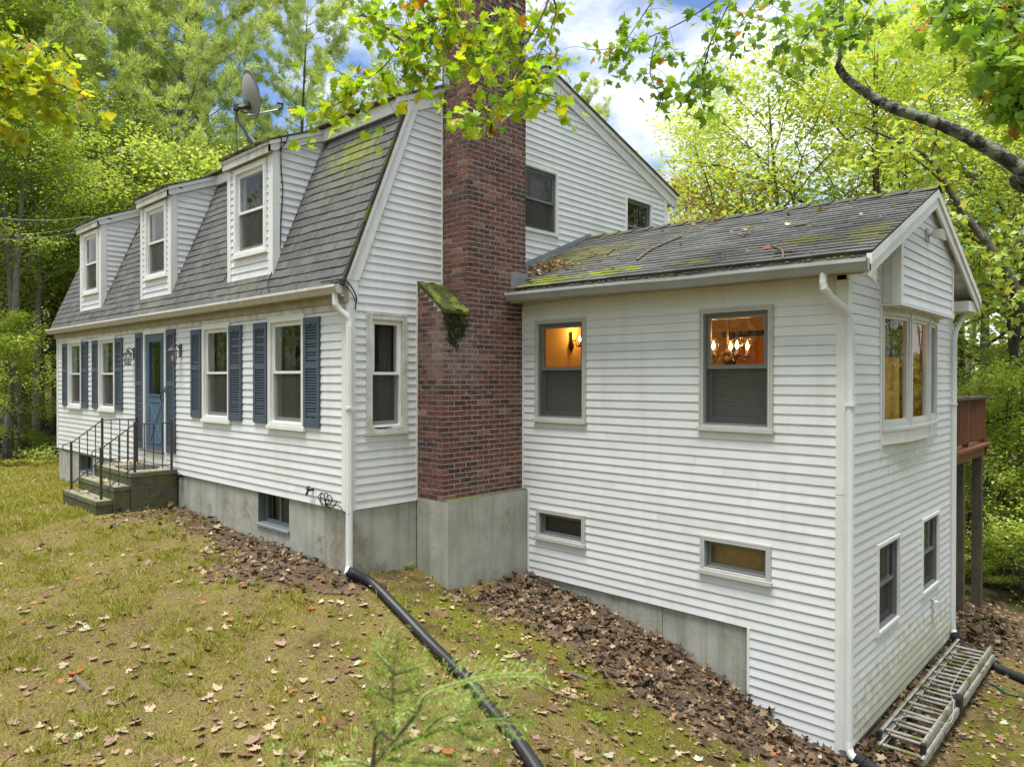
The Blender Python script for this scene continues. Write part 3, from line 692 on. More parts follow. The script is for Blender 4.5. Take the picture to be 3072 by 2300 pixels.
# ------------------------------------------------ double-hung windows
def window(P, h, frame, cw, sash_m, recess=0.05, curtain=True, split=0.5, screen=True, shade=False, single=False, sw=0.035, sill=True):
    s0, s1, z0, z1 = h
    wnd = part('window', frame, MB().pframe(P, s0, s1, z0, z1, cw, 0.0, 0.03, cw).pframe(P, s0 + cw * 0.55, s1 - cw * 0.55, z0 + cw * 0.55, z1 - cw * 0.55, cw * 0.42, 0.03, 0.037).pframe(P, s0 + 0.008, s1 - 0.008, z0 + 0.008, z1 - 0.008, 0.016, 0.03, 0.037))
    a0, a1, b0, b1 = s0 + cw + 0.002, s1 - cw - 0.002, z0 + cw + 0.002, z1 - cw - 0.002
    part('jamb', sash_m, MB().pframe(P, a0, a1, b0, b1, 0.018, -0.12, 0.006), wnd)
    a0 += 0.018; a1 -= 0.018; b0 += 0.018; b1 -= 0.018
    zm = b0 + (b1 - b0) * split
    def pane_(u0, u1, v0, v1, d, wob=0.0):
        part('pane', M['glass'], MB().poly([P(u0, v0, d), P(u1, v0, d), P(u1, v1, d + wob), P(u0, v1, d + wob)]), wnd)
    if single:
        part('sash', sash_m, MB().pframe(P, a0, a1, b0, b1, sw * 0.8, -recess - 0.02, -recess + 0.01), wnd)
        pane_(a0 + sw * .8, a1 - sw * .8, b0 + sw * .8, b1 - sw * .8, -recess - 0.008)
    else:
        part('sash', sash_m, MB().pframe(P, a0, a1, zm - sw * 0.5, b1, sw, -recess + 0.005, -recess + 0.03), wnd)
        part('sash', sash_m, MB().pframe(P, a0, a1, b0, zm + sw * 0.5, sw, -recess - 0.03, -recess - 0.002, sw * 1.35), wnd)
        pane_(a0 + sw, a1 - sw, zm + sw * 0.5, b1 - sw, -recess + 0.016, 0.004)
        pane_(a0 + sw, a1 - sw, b0 + sw * 1.35, zm - sw * 0.5, -recess - 0.018, 0.003)
        if screen:
            part('insect_screen', M['screen'], MB().poly([P(a0 + 0.004, b0, -recess + 0.012), P(a1 - 0.004, b0, -recess + 0.012), P(a1 - 0.004, zm - sw * 0.4, -recess + 0.012), P(a0 + 0.004, zm - sw * 0.4, -recess + 0.012)]), wnd)
    if sill:
        part('sill', frame, MB().pbox(P, s0 - 0.012, s1 + 0.012, z0 - 0.012, z0 + 0.03, 0.0, 0.055), wnd)
    if curtain:
        cu = MB(); n_ = 26
        for side in (0, 1):
            w_ = (a1 - a0) * random.uniform(0.3, 0.46)
            st = a0 if side == 0 else a1 - w_
            pr_ = None
            for k in range(n_ + 1):
                s = st + w_ * k / n_; d = -0.17 - 0.014 * math.sin(k * 1.7 + side)
                if pr_: cu.poly([P(pr_[0], b0, pr_[1]), P(s, b0, d), P(s, b1, d), P(pr_[0], b1, pr_[1])])
                pr_ = (s, d)
        part('curtain', M['curtain'], cu, wnd)
    if shade:
        sh = MB(); n_ = 44; zt_ = zm - 0.01; prev = None
        for k in range(n_ + 1):
            z = b0 + (zt_ - b0) * k / n_; d = -0.125 - (0.012 if k % 2 else 0)
            if prev: sh.poly([P(a0, prev[0], prev[1]), P(a1, prev[0], prev[1]), P(a1, z, d), P(a0, z, d)])
            prev = (z, d)
        sh.pbox(P, a0, a1, zt_, zt_ + 0.02, -0.145, -0.115)
        part('window_shade', M['shade_cloth'], sh, wnd)
    return wnd
for h in WIN_F: window(PF, h, M['frame_white'], CW, M['frame_white'], 0.035)
window(PG, WIN_G[0], M['trim_dirty'], 0.085, M['frame_white'], 0.035)
for h in WIN_G[1:]: window(PG, h, M['frame_white'], 0.05, M['frame_grey'], 0.045, sill=False)
for h in WIN_E[:2]: window(PE, h, M['frame_beige'], 0.055, M['frame_grey'], 0.055, curtain=False, shade=True, screen=True, split=0.52, sw=0.045)
for i, h in enumerate(WIN_E[2:]):
    w_ = window(PE, h, M['frame_beige'], 0.055, M['frame_grey'], 0.05, curtain=False, single=True)
    part('window_board', (M['board_dark'], M['board'])[i], MB().pbox(PE, h[0] + 0.05, h[1] - 0.05, h[2] + 0.05, h[3] - 0.05, -0.13, -0.115), w_)
for h in WIN_N: window(PN, h, M['frame_white'], 0.045, M['frame_grey'], 0.05, curtain=True, sill=False)
# stained gap under the sill of the narrow window
part('window_stain', M['rubber'], MB().pbox(PG, 0.36, 0.62, 0.955, 0.968, 0.03, 0.0385).pbox(PG, 0.40, 0.55, 0.948, 0.957, 0.03, 0.0385))

# ------------------------------------------------ shutters and door
def shutter(s0, s1, z0, z1):
    b = MB(); P = PF; fwid = 0.055
    b.pbox(P, s0, s0 + fwid, z0, z1, 0.012, 0.04); b.pbox(P, s1 - fwid, s1, z0, z1, 0.012, 0.04)
    zm = z0 + (z1 - z0) * 0.56
    for a, c in ((z0, z0 + 0.10), (zm - 0.035, zm + 0.035), (z1 - 0.085, z1)): b.pbox(P, s0 + fwid, s1 - fwid, a, c, 0.012, 0.04)
    b.pbox(P, s0 + fwid, s1 - fwid, z0 + 0.1, z1 - 0.085, 0.012, 0.016)
    for a, c in ((z0 + 0.10, zm - 0.035), (zm + 0.035, z1 - 0.085)):
        n_ = int((c - a) / 0.034)
        for k in range(n_):
            z = a + (c - a) * k / n_; e = (c - a) / n_
            b.hexa([P(s0 + fwid, z, 0.016), P(s1 - fwid, z, 0.016), P(s1 - fwid, z + 0.002, 0.038), P(s0 + fwid, z + 0.002, 0.038), P(s0 + fwid, z + e * 0.72, 0.016), P(s1 - fwid, z + e * 0.72, 0.016), P(s1 - fwid, z + e * 0.30, 0.038), P(s0 + fwid, z + e * 0.30, 0.038)])
    m_ = (s0 + s1) / 2                                        # little arch on the top panel
    for k in range(6):
        a, c = PI * k / 6, PI * (k + 1) / 6
        b.hexa([P(m_ + 0.095 * math.cos(a), z1 - 0.11 + 0.045 * math.sin(a), 0.02), P(m_ + 0.095 * math.cos(c), z1 - 0.11 + 0.045 * math.sin(c), 0.02), P(m_ + 0.095 * math.cos(c), z1 - 0.11 + 0.045 * math.sin(c), 0.044), P(m_ + 0.095 * math.cos(a), z1 - 0.11 + 0.045 * math.sin(a), 0.044),
                P(m_ + 0.082 * math.cos(a), z1 - 0.12 + 0.037 * math.sin(a), 0.02), P(m_ + 0.082 * math.cos(c), z1 - 0.12 + 0.037 * math.sin(c), 0.02), P(m_ + 0.082 * math.cos(c), z1 - 0.12 + 0.037 * math.sin(c), 0.044), P(m_ + 0.082 * math.cos(a), z1 - 0.12 + 0.037 * math.sin(a), 0.044)])
    part('shutter', M['blue'], b)
for s0, s1 in ((-0.925, -0.56), (-2.24, -1.87), (-2.985, -2.60), (-4.30, -3.93), (-7.73, -7.35), (-9.06, -8.69), (-9.745, -9.36), (-11.07, -10.71)): shutter(s0, s1, 0.955, 2.335)
shutter(-6.675, -6.32, 0.325, 2.375); shutter(-5.285, -4.925, 0.325, 2.375)
d0, d1, dz0, dz1 = DOOR
part('door_frame', M['trim'], MB().pbox(PF, d0 - 0.075, d0, 0.10, dz1 + 0.075, -0.1, 0.03).pbox(PF, d1, d1 + 0.075, 0.10, dz1 + 0.075, -0.1, 0.03).pbox(PF, d0, d1, dz1, dz1 + 0.075, -0.1, 0.03).pbox(PF, d0, d1, 0.10, 0.285, -0.02, 0.016))
part('threshold', M['post'], MB().pbox(PF, d0 - 0.02, d1 + 0.02, 0.285, 0.312, -0.05, 0.06))
g0, g1_, gz0, gz1 = d0 + 0.17, d1 - 0.17, dz0 + 0.98, dz1 - 0.14
db = MB()
for q in ((d0, g0, dz0, dz1), (g1_, d1, dz0, dz1), (g0, g1_, dz0, gz0), (g0, g1_, gz1, dz1)): db.pbox(PF, *q, -0.035, 0.006)
db.pframe(PF, g0 - 0.03, g1_ + 0.03, gz0 - 0.03, gz1 + 0.03, 0.03, 0.006, 0.018)
db.pframe(PF, d0 + 0.15, d1 - 0.15, dz0 + 0.12, dz0 + 0.86, 0.022, 0.006, 0.016)
door = part('door', M['door_blue'], db)
cb = MB(); ca, cc_, cz0, cz1 = d0 + 0.18, d1 - 0.18, dz0 + 0.15, dz0 + 0.83
for (sa, za, sb_, zb_) in ((ca, cz0, cc_, cz1), (ca, cz1, cc_, cz0)):
    dx, dzz = sb_ - sa, zb_ - za; ln = math.hypot(dx, dzz); px, pz = -dzz / ln * 0.028, dx / ln * 0.028; dd = 0.015 if za < zb_ else 0.018
    cb.hexa([PF(sa + px, za + pz, 0.006), PF(sa - px, za - pz, 0.006), PF(sa - px, za - pz, dd), PF(sa + px, za + pz, dd), PF(sb_ + px, zb_ + pz, 0.006), PF(sb_ - px, zb_ - pz, 0.006), PF(sb_ - px, zb_ - pz, dd), PF(sb_ + px, zb_ + pz, dd)])
part('cross_brace', M['door_blue'], cb, door)
part('pane', M['glass'], MB().poly([PF(g0, gz0, -0.012), PF(g1_, gz0, -0.012), PF(g1_, gz1, -0.012), PF(g0, gz1, -0.012)]), door)
part('door_curtain', M['curtain'], MB().pbox(PF, g0 - 0.05, g1_ + 0.05, gz0 - 0.05, gz1 + 0.05, -0.2, -0.19), door)
part('handle', M['rubber'], MB().pbox(PF, d1 - 0.085, d1 - 0.05, dz0 + 0.86, dz0 + 1.05, 0.006, 0.016).tube([PF(d1 - 0.068, dz0 + 1.03, 0.02), PF(d1 - 0.068, dz0 + 1.0, 0.06), PF(d1 - 0.068, dz0 + 0.9, 0.06), PF(d1 - 0.068, dz0 + 0.88, 0.02)], 0.009, 6), door)
part('knocker', M['bronze'], MB().tube([PF(d1 + 0.05, dz0 + 1.12, 0.03), PF(d1 + 0.09, dz0 + 1.05, 0.06), PF(d1 + 0.12, dz0 + 1.02, 0.05)], 0.012, 6), door)

# ------------------------------------------------ dormers
def dormer(x0, x1):
    yd = 0.0; top = 4.66
    b = MB()
    k_ = (5.13 - 4.77) / (0.80 + 0.05)
    side = [(yd, 2.93), (yd, top), (0.80, 4.99)]
    xc = (x0 + x1) / 2
    wx0, wx1, wz0, wz1 = xc - 0.475 + 0.03, xc + 0.475 + 0.03, 3.30, 4.575
    dm = thing('dormer', None, None, (0, 0, 0)); dm.parent = house; dm.location = (0, 0, 0.8); WLOC[dm.name] = Vector((0, 0, 0))
    for xx in (x0, x1 - 0.09): part('cheek', M['wall'], MB().prism(side, 'x', xx, xx + 0.09), dm)
    P = lambda s, z, d: (s, yd - d, z)
    wall('front_panel', P, lambda z: (x0 + 0.002, x1 - 0.002), 2.97, top, [(wx0 + CW, wx1 - CW, wz0 + CW, wz1 - CW)], M['wall'], 0.1, parent=dm)
    clad(dm, P, (0, -1, 0), lambda z: (x0 + 0.095, x1 - 0.095), 2.985, 4.62, [(wx0 + 0.012, wx1 - 0.012, wz0 + 0.012, wz1 - 0.012)], M['siding'])
    Ps = lambda s, z, d: (x1 + d, s, z)
    def dspan(z):                                              # from the post back to the roof slope, cut by the sloping rake above
        back = RB[0][0] + (z - RB[0][1]) / (SLn.z / SLn.y) - 0.012
        fr = yd + 0.085
        if z > 4.64: fr = max(fr, (z - 4.64) / 0.42)
        return (fr, max(back, fr))
    clad(dm, Ps, (1, 0, 0), dspan, 3.24, 4.97, [], M['siding'])
    part('corner_board', M['trim'], MB().pbox(P, x1 - 0.095, x1 + 0.022, 2.975, top, 0.0, 0.022), dm)
    part('corner_board', M['trim'], MB().pbox(P, x0 - 0.01, x0 + 0.095, 2.975, top, 0.0, 0.022), dm)
    part('corner_board', M['trim'], MB().prism([(-0.02, 2.975), (0.085, 3.18), (0.085, top + 0.03), (-0.02, top)], 'x', x1, x1 + 0.021), dm)
    part('channel', M['trim'], MB().prism([(0.09, 3.20), (0.115, 3.20), (0.835, 4.99), (0.81, 4.99)], 'x', x1, x1 + 0.02), dm)
    # roof: a slab that carries on the slope of the upper roof
    s = 0.42
    y0, z0 = -0.085, 4.755
    ye = 0.86; zE = z0 + (ye - y0) * s
    fx0, fx1 = x0 - 0.055, x1 + 0.045
    part('dormer_roof', M['roof_edge'], MB().prism([(y0 - 0.03, z0 + 0.008), (ye, zE + 0.018), (ye, zE - 0.005), (y0 - 0.03, z0 - 0.014)], 'x', fx0 - 0.02, fx1 + 0.03), dm)
    rag = MB()
    for k in range(16):
        xx = fx0 - 0.02 + k * (fx1 - fx0 + 0.04) / 16; w_ = random.uniform(0.06, 0.09)
        rag.box(xx, xx + w_, y0 - 0.045 + random.uniform(0, 0.02), y0 + 0.25, z0 + 0.004, z0 + 0.02 + random.uniform(0, 0.02))
    part('shingle_edge', M['roof_edge'], rag, dm, kind='stuff')
    part('fascia', M['trim_dirty'], MB().box(fx0, fx1, y0, y0 + 0.022, z0 - 0.155, z0 - 0.02).box(fx0, fx1, y0 - 0.014, y0, z0 - 0.06, z0 - 0.016), dm)
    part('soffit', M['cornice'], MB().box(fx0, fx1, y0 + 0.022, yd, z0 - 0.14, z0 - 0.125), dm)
    for xx in (fx1 - 0.024, fx0): part('rake_board', M['trim'], MB().prism([(y0, z0 - 0.01), (ye, zE - 0.005), (ye, zE - 0.16), (y0, z0 - 0.155)], 'x', xx, xx + 0.024), dm)
    part('rake_board', M['trim'], MB().prism([(y0, z0 - 0.008), (ye, zE - 0.003), (ye, zE - 0.06), (y0, z0 - 0.06)], 'x', fx1, fx1 + 0.02), dm)
    window(P, (wx0, wx1, wz0, wz1), M['frame_white'], CW, M['frame_white'], 0.035)
for x0, x1 in DORM: dormer(x0, x1)

# ------------------------------------------------ foundation
BW = [(-2.187, -1.355, -0.442, -0.012), (-10.04, -9.175, -0.42, -0.05)]
fnd = wall('foundation', PF, lambda z: (-11.51, -0.005), -1.5, 0.0, BW, M['concrete'], 0.22, d=-0.012)
wall('foundation', PG, lambda z: (0.01, 1.06), -1.9, 0.0, [], M['concrete'], 0.22, d=-0.012)
MB().box(-11.51, -11.3, 0.2, 7.16, -1.6, 0).build('foundation', M['concrete'], house)
MB().box(-11.3, 0, 6.95, 7.16, -2.6, 0).build('foundation', M['concrete'], house)
for i, (h, nb) in enumerate(zip(BW, (1, 2))):
    wdw = part('basement_window', M['frame_grey'], MB().pframe(PF, h[0] + 0.012, h[1] - 0.012, h[2] + 0.012, h[3] - 0.012, 0.035, -0.16, -0.12))
    part('reveal', mat('painted_reveal', (0.13, 0.145, 0.15), (0.10, 0.112, 0.115), 6, 0.5, 0.7), MB().pbox(PF, h[0], h[0] + 0.012, h[2], h[3], -0.2, -0.006).pbox(PF, h[0], h[1], h[2], h[2] + 0.012, -0.2, -0.004).pbox(PF, h[0] + 0.012, h[1], h[3] - 0.012, h[3], -0.2, -0.012), wdw)
    part('mullion', M['frame_grey'], MB().pbox(PF, (h[0] + h[1]) / 2 - 0.018, (h[0] + h[1]) / 2 + 0.018, h[2] + 0.04, h[3] - 0.04, -0.155, -0.115), wdw)
    part('pane', M['glass'], MB().poly([PF(h[0] + 0.04, h[2] + 0.04, -0.14), PF(h[1] - 0.04, h[2] + 0.04, -0.14), PF(h[1] - 0.04, h[3] - 0.04, -0.135), PF(h[0] + 0.04, h[3] - 0.04, -0.135)]), wdw)
    part('curtain', M['curtain'], MB().pbox(PF, h[0] + 0.3 * i, h[1], h[2], h[3], -0.3, -0.29), wdw)
    if i == 0: part('sill', mat('painted_sill', (0.26, 0.28, 0.285), (0.19, 0.205, 0.21), 8, 0.5, 0.7), MB().pbox(PF, h[0] - 0.02, h[1] + 0.02, h[2] - 0.03, h[2], -0.1, 0.02), wdw)
xs = [0.45, 1.35, 2.12, 2.735, 3.315, 3.81]
for a, c in zip(xs, xs[1:]): part('foundation_panel', M['concrete'], MB().pbox(PE, a + 0.003, c - 0.003, -2.45, -1.12, -0.22, -0.014 - 0.004 * math.sin(a * 5)))
part('foundation', M['concrete'], MB().pbox(PN, YE + 0.02, YF - 0.02, -2.6, -2.14, -0.2, -0.012))
part('foundation', M['concrete'], MB().pbox(PE, 0.45, 3.81, -2.45, -1.72, -0.21, -0.010))

# ------------------------------------------------ chimney
ch = MB()
ch.box(0.003, 0.4965, 1.066, 2.60, 0.03, 2.40)
ch.prism([(0.003, 2.40), (0.494, 2.40), (0.494, 2.405), (0.003, 2.79)], 'y', 1.066, 1.5)
ch.box(0.003, 0.4965, 1.496, 2.60, 2.40, 6.95)
chim = part('chimney', M['mortar'], ch)
part('chimney_base', M['concrete'], MB().box(0.0, 0.602, 1.06, YE - 0.002, -1.6, 0.03), chim)
part('base_moss', M['concrete_mossy'], MB().hexa([(0.50, 1.06, 0.03), (0.602, 1.06, 0.03), (0.602, 2.54, 0.03), (0.50, 2.54, 0.03), (0.50, 1.06, 0.048), (0.595, 1.065, 0.034), (0.595, 2.54, 0.034), (0.50, 2.54, 0.048)]), chim)
mossy = mat('moss_cap', (0.055, 0.07, 0.014), (0.03, 0.036, 0.01), 14, 0.8, 1.0, (40, 1.0, 0.03), col3=(0.13, 0.155, 0.02), scale3=5, thr3=(0.48, 0.6))
cap_ = MB()
nx, ny = 12, 10
for i in range(nx):
    for j in range(ny):
        q = []
        for (ii, jj) in ((i, j), (i + 1, j), (i + 1, j + 1), (i, j + 1)):
            x = 0.545 * ii / nx; y = 1.052 + 0.444 * jj / ny
            q.append((x, y, 2.815 - 0.40 * ii / nx + 0.02 + 0.012 * math.sin(ii * 2.1 + jj * 1.7) * math.sin(jj * 2.9)))
        cap_.poly(q)
cap_.hexa([(0, 1.05, 2.79), (0.55, 1.05, 2.385), (0.55, 1.496, 2.385), (0, 1.496, 2.79), (0, 1.05, 2.825), (0.55, 1.05, 2.42), (0.55, 1.496, 2.42), (0, 1.496, 2.825)])
part('shoulder_cap', mossy, cap_, chim)
drip = MB()
for k in range(60):
    y = 1.10 + 0.38 * random.random(); z = 2.38 - abs(random.gauss(0, 0.14)) * (1.3 - abs(y - 1.25) * 3); r = random.uniform(0.012, 0.03)
    drip.lathe([(0.001, 0), (r, r * 0.2), (r * 0.7, r * 0.5), (0.001, r * 0.6)], (0.502, y, z), 6, (1, 0, 0))
part('moss_drip', mossy, drip, chim, kind='stuff')
BRICKS = []
def brick(x0, x1, y0, y1, z, nrm):
    b = MB(); e = 0.004; j = random.uniform(-0.0015, 0.0015); z0, z1 = z + j, z + 0.0545 + j
    b.box(x0, x1, y0, y1, z0, z1)
    # eased edges on the outward face
    BRICKS.append((shown(((x0 + x1) / 2, (y0 + y1) / 2, z), nrm, max(x1 - x0, y1 - y0) * 0.056), b, chim, M['brick']))
cz, k = 0.037, 0
LB, MJ = 0.1955, 0.0115
while cz < 6.9:
    ylo = 1.06 if cz < 2.385 else 1.49
    odd = k % 2
    # +X face
    y = ylo + (0.102 if odd else 0.0); first = True
    while y < 2.595:
        y1 = min(y + LB, 2.606)
        if y1 - y > 0.03: brick(0.405, 0.5 + random.uniform(-0.001, 0.002), y + (0 if not first else 0.0), y1, cz, (1, 0, 0))
        y = y1 + MJ; first = False
    # -Y face: bricks run back to the wall
    x = 0.5 if odd else 0.395
    while x > 0.01:
        x0 = max(x - LB, 0.004)
        top_ok = True
        if ylo < 1.2: top_ok = True
        if x - x0 > 0.025: brick(x0, x, ylo + random.uniform(-0.002, 0.001), ylo + 0.095, cz, (0, -1, 0))
        x = x0 - MJ
    if 2.385 <= cz < 2.78:                                      # the sloping shoulder still has brick behind its edge
        xm = 0.5 * (2.80 - cz - 0.06) / 0.40; x = xm
        while x > 0.03:
            x0 = max(x - LB, 0.004)
            brick(x0, x, 1.06 + random.uniform(-0.002, 0.001), 1.155, cz, (0, -1, 0)); x = x0 - MJ
    cz += 0.0663; k += 1
part('chimney_crown', M['concrete'], MB().box(-0.03, 0.54, 1.45, 2.64, 6.95, 7.05), chim)

# ------------------------------------------------ largest pieces as objects, the rest joined
def settle(cands, name, limit):
    cands.sort(key=lambda t: -t[0])
    rest = {}
    for i, (a, b, parent, m) in enumerate(cands):
        if i < limit and a > 0: b.build(name, m, parent)
        else: rest.setdefault((parent.name, m.name), (parent, m, []))[2].append(b)
    for parent, m, bs in rest.values():
        big = MB()
        for b in bs:
            o_ = len(big.v); big.v += b.v; big.f += [tuple(o_ + i for i in f) for f in b.f]
        big.build(name + 's', m, parent, kind='stuff')
settle(BOARDS, 'siding_board', 300)
settle(SHING, 'shingle', 300)
settle(BRICKS, 'brick', 300)
# ================================================================== FIXTURES AND OTHER THINGS BY THE HOUSE
def hit(u, v, ax, val):                                         # where the line of sight meets a wall plane
    d = FW + RT * ((u - 1536) / FPX) - UP * ((v - 1150) / FPX)
    i = 'xyz'.index(ax)
    return CAM + d * ((val - CAM[i]) / d[i])
def hit_plane(u, v, p0, n):
    d = FW + RT * ((u - 1536) / FPX) - UP * ((v - 1150) / FPX)
    n = Vector(n); p0 = Vector(p0)
    return CAM + d * ((p0 - CAM).dot(n) / d.dot(n))
def smooth_path(pts, n=6):
    pts = [Vector(p) for p in pts]; out = []
    for i in range(len(pts) - 1):
        p0, p1, p2, p3 = pts[max(i - 1, 0)], pts[i], pts[i + 1], pts[min(i + 2, len(pts) - 1)]
        for k in range(n):
            t = k / n
            out.append(0.5 * ((2 * p1) + (p2 - p0) * t + (2 * p0 - 5 * p1 + 4 * p2 - p3) * t * t + (3 * p1 - p0 - 3 * p2 + p3) * t ** 3))
    return out + [pts[-1]]

# ---- room inside the wing
rm = MB()
rm.box(0.02, 0.15, 2.69, 6.81, 0.2, 2.6); rm.box(0.15, 4.66, 6.79, 6.81, 0.2, 2.6); rm.box(0.15, 4.66, 2.69, 6.81, 2.6, 2.62); rm.box(0.15, 4.66, 2.69, 6.81, 0.15, 0.2)
part('room_wall', M['room'], rm)
part('room_ceiling', M['inside'], MB().box(0.0, 4.66, 2.62, 6.81, 2.625, 2.64))
part('room_floor', M['inside'], MB().box(0.0, 4.66, 2.69, 6.81, -0.9, -0.88))
part('basement_wall', M['inside'], MB().box(0.0, 4.66, 6.78, 6.80, -2.1, 0.1).box(0.0, 4.7, 4.2, 4.25, -2.1, 0.1))
door_in = MB(); door_in.pframe(lambda s, z, d: (s, 6.79 - d, z), 2.9, 4.2, 0.2, 2.25, 0.1, 0.0, 0.03)
part('inner_door_frame', M['oak'], door_in)
part('inner_post', M['oak'], MB().box(0.15, 0.22, 4.35, 4.47, 0.2, 2.3))
bl0, bl1 = hit(2208, 1016, 'y', 6.77), hit(2330, 1016, 'y', 6.77)
rb = MB(); zb_ = bl0.z
while zb_ > 1.0: rb.hexa([(bl0.x, 6.765, zb_ - .022), (bl1.x, 6.765, zb_ - .022), (bl1.x, 6.772, zb_), (bl0.x, 6.772, zb_), (bl0.x, 6.768, zb_ - .02), (bl1.x, 6.768, zb_ - .02), (bl1.x, 6.775, zb_ + .002), (bl0.x, 6.775, zb_ + .002)]); zb_ -= 0.028
part('room_blind', M['oak'], rb)
part('room_beam', M['bronze'], MB().box(bl0.x - 0.25, bl1.x + 0.1, 6.74, 6.79, bl0.z + 0.03, bl0.z + 0.12).box(bl0.x - 0.10, bl0.x - 0.02, 6.74, 6.79, 0.2, bl0.z + 0.03))
def lamp_light(p, watts, name):
    li = bpy.data.lights.new(name, 'POINT'); li.energy = watts; li.color = (1.0, 0.45, 0.095); li.shadow_soft_size = 0.03
    o = bpy.data.objects.new(name, li); COL.objects.link(o); o.location = p; return o
def lamp_cup(root, p, sc=1.0):
    p = Vector(p)
    part('candle_cup', M['bronze'], MB().lathe([(0.004, -0.05 * sc), (0.03 * sc, -0.045 * sc), (0.042 * sc, -0.035 * sc), (0.018 * sc, -0.025 * sc), (0.02 * sc, 0.02 * sc), (0.0, 0.02 * sc)], p, 10), root, smooth=True)
    part('lamp_shade', M['glass_lamp'], MB().lathe([(0.026 * sc, 0.02 * sc), (0.045 * sc, 0.055 * sc), (0.048 * sc, 0.085 * sc), (0.042 * sc, 0.115 * sc), (0.044 * sc, 0.128 * sc)], p, 12), root, smooth=True)
    part('bulb', M['bulb'], MB().lathe([(0.001, 0.025 * sc), (0.016 * sc, 0.045 * sc), (0.018 * sc, 0.06 * sc), (0.008 * sc, 0.085 * sc), (0.001, 0.105 * sc)], p, 8), root, smooth=True)
    lamp_light(p + Vector((0, 0, 0.17 * sc)), 5.5, 'lamp_light')
cc = at(2183, 1082, 8.5)
chd = thing('chandelier', 'lit brass chandelier with glass cups seen in the upper pane of the wing window', 'chandelier', cc)
part('body', M['bronze'], MB().lathe([(0.001, -0.10), (0.012, -0.085), (0.02, -0.06), (0.055, -0.02), (0.06, 0.01), (0.03, 0.045), (0.022, 0.07), (0.036, 0.10), (0.022, 0.125), (0.012, 0.15), (0.008, 0.5)], cc, 12), chd, smooth=True)
part('rod', M['bronze'], MB().tube([cc + Vector((0, 0, 0.4)), Vector((cc.x, cc.y, 2.6))], 0.007, 6), chd)
for k in range(5):
    a = 2 * PI * k / 5 + 0.62
    dv = Vector((math.cos(a), math.sin(a), 0))
    part('arm', M['bronze'], MB().tube(smooth_path([cc + dv * 0.02 + Vector((0, 0, 0.06)), cc + dv * 0.08 + Vector((0, 0, 0.10)), cc + dv * 0.12 + Vector((0, 0, 0.02)), cc + dv * 0.19 + Vector((0, 0, -0.01)), cc + dv * 0.225 + Vector((0, 0, 0.06))], 4), 0.008, 6), chd, smooth=True)
    lamp_cup(chd, cc + dv * 0.225 + Vector((0, 0, 0.10)), 1.25)
sp = hit(1714, 1030, 'x', 0.175)
scn = thing('wall_sconce', 'lit brass wall sconce on the orange wall behind the pane nearest the chimney', 'sconce', sp)
part('backplate', M['bronze'], MB().lathe([(0.001, -0.17), (0.012, -0.13), (0.04, -0.07), (0.045, -0.02), (0.02, 0.05), (0.016, 0.13), (0.022, 0.17), (0.001, 0.19)], sp, 10), scn, smooth=True)
sq = hit(1739, 1030, 'x', 0.30)
part('arm', M['bronze'], MB().tube(smooth_path([sp + Vector((0.02, 0, 0.03)), (sp + sq) / 2 + Vector((0, 0, 0.05)), (sp + sq) / 2 + Vector((0.02, 0, -0.05)), sq + Vector((0, 0, -0.02))], 4), 0.008, 6), scn, smooth=True)
lamp_cup(scn, sq, 1.15)
cabn = thing('bookcase', 'orange brown wooden bookcase back standing inside the bay window', 'bookcase', (4.6, 4.2, 0.2))
part('back_panel', M['oak'], MB().box(4.70, 4.72, 3.70, 4.74, 0.25, 1.83), cabn)
part('carcass', M['oak'], MB().box(4.42, 4.70, 3.70, 3.72, 0.25, 1.83).box(4.42, 4.70, 4.72, 4.74, 0.25, 1.83).box(4.42, 4.70, 3.72, 4.72, 1.81, 1.83), cabn)
shd = MB()
for k in range(30):
    z = 1.84 + 0.48 * k / 30; shd.poly([(4.74 - 0.012 * (k % 2), 3.66, z), (4.74 - 0.012 * (k % 2), 4.28, z), (4.74 - 0.012 * ((k + 1) % 2), 4.28, z + 0.016), (4.74 - 0.012 * ((k + 1) % 2), 3.66, z + 0.016)])
part('window_shade', M['shade_cloth'], shd, bay)
part('bay_curtain', M['inside'], MB().box(4.30, 4.33, 4.8, 6.4, 0.3, 2.5), bay)

# ---- entry steps and rails
st = thing('front_steps', 'dark mossy concrete steps with three treads up to the blue door', 'steps', (-5.72, -0.6, -0.62))
def step(name, x0, x1, y0, y1, z0, z1):
    o = part(name, M['concrete_mossy'], MB().hexa([(x0 + 0.012, y0 + 0.02, z0), (x1 - 0.012, y0 + 0.02, z0), (x1 - 0.012, y1, z0), (x0 + 0.012, y1, z0), (x0, y0, z1 - 0.06), (x1, y0, z1 - 0.06), (x1, y1, z1 - 0.06), (x0, y1, z1 - 0.06)])
                .hexa([(x0 - 0.006, y0 - 0.008, z1 - 0.06), (x1 + 0.006, y0 - 0.008, z1 - 0.06), (x1 + 0.006, y1, z1 - 0.06), (x0 - 0.006, y1, z1 - 0.06), (x0, y0, z1), (x1, y0, z1), (x1, y1, z1), (x0, y1, z1)]), st)
    part('tread', M['step_top'], MB().box(x0 + 0.015, x1 - 0.015, y0 + 0.015, y1, z1 - 0.01, z1 + 0.004), st)
step('landing', -6.60, -4.855, -0.735, -0.02, -0.8, 0.066)
step('step', -6.612, -4.875, -0.975, -0.737, -0.85, -0.131)
step('step', -6.605, -4.925, -1.212, -0.977, -0.9, -0.331)
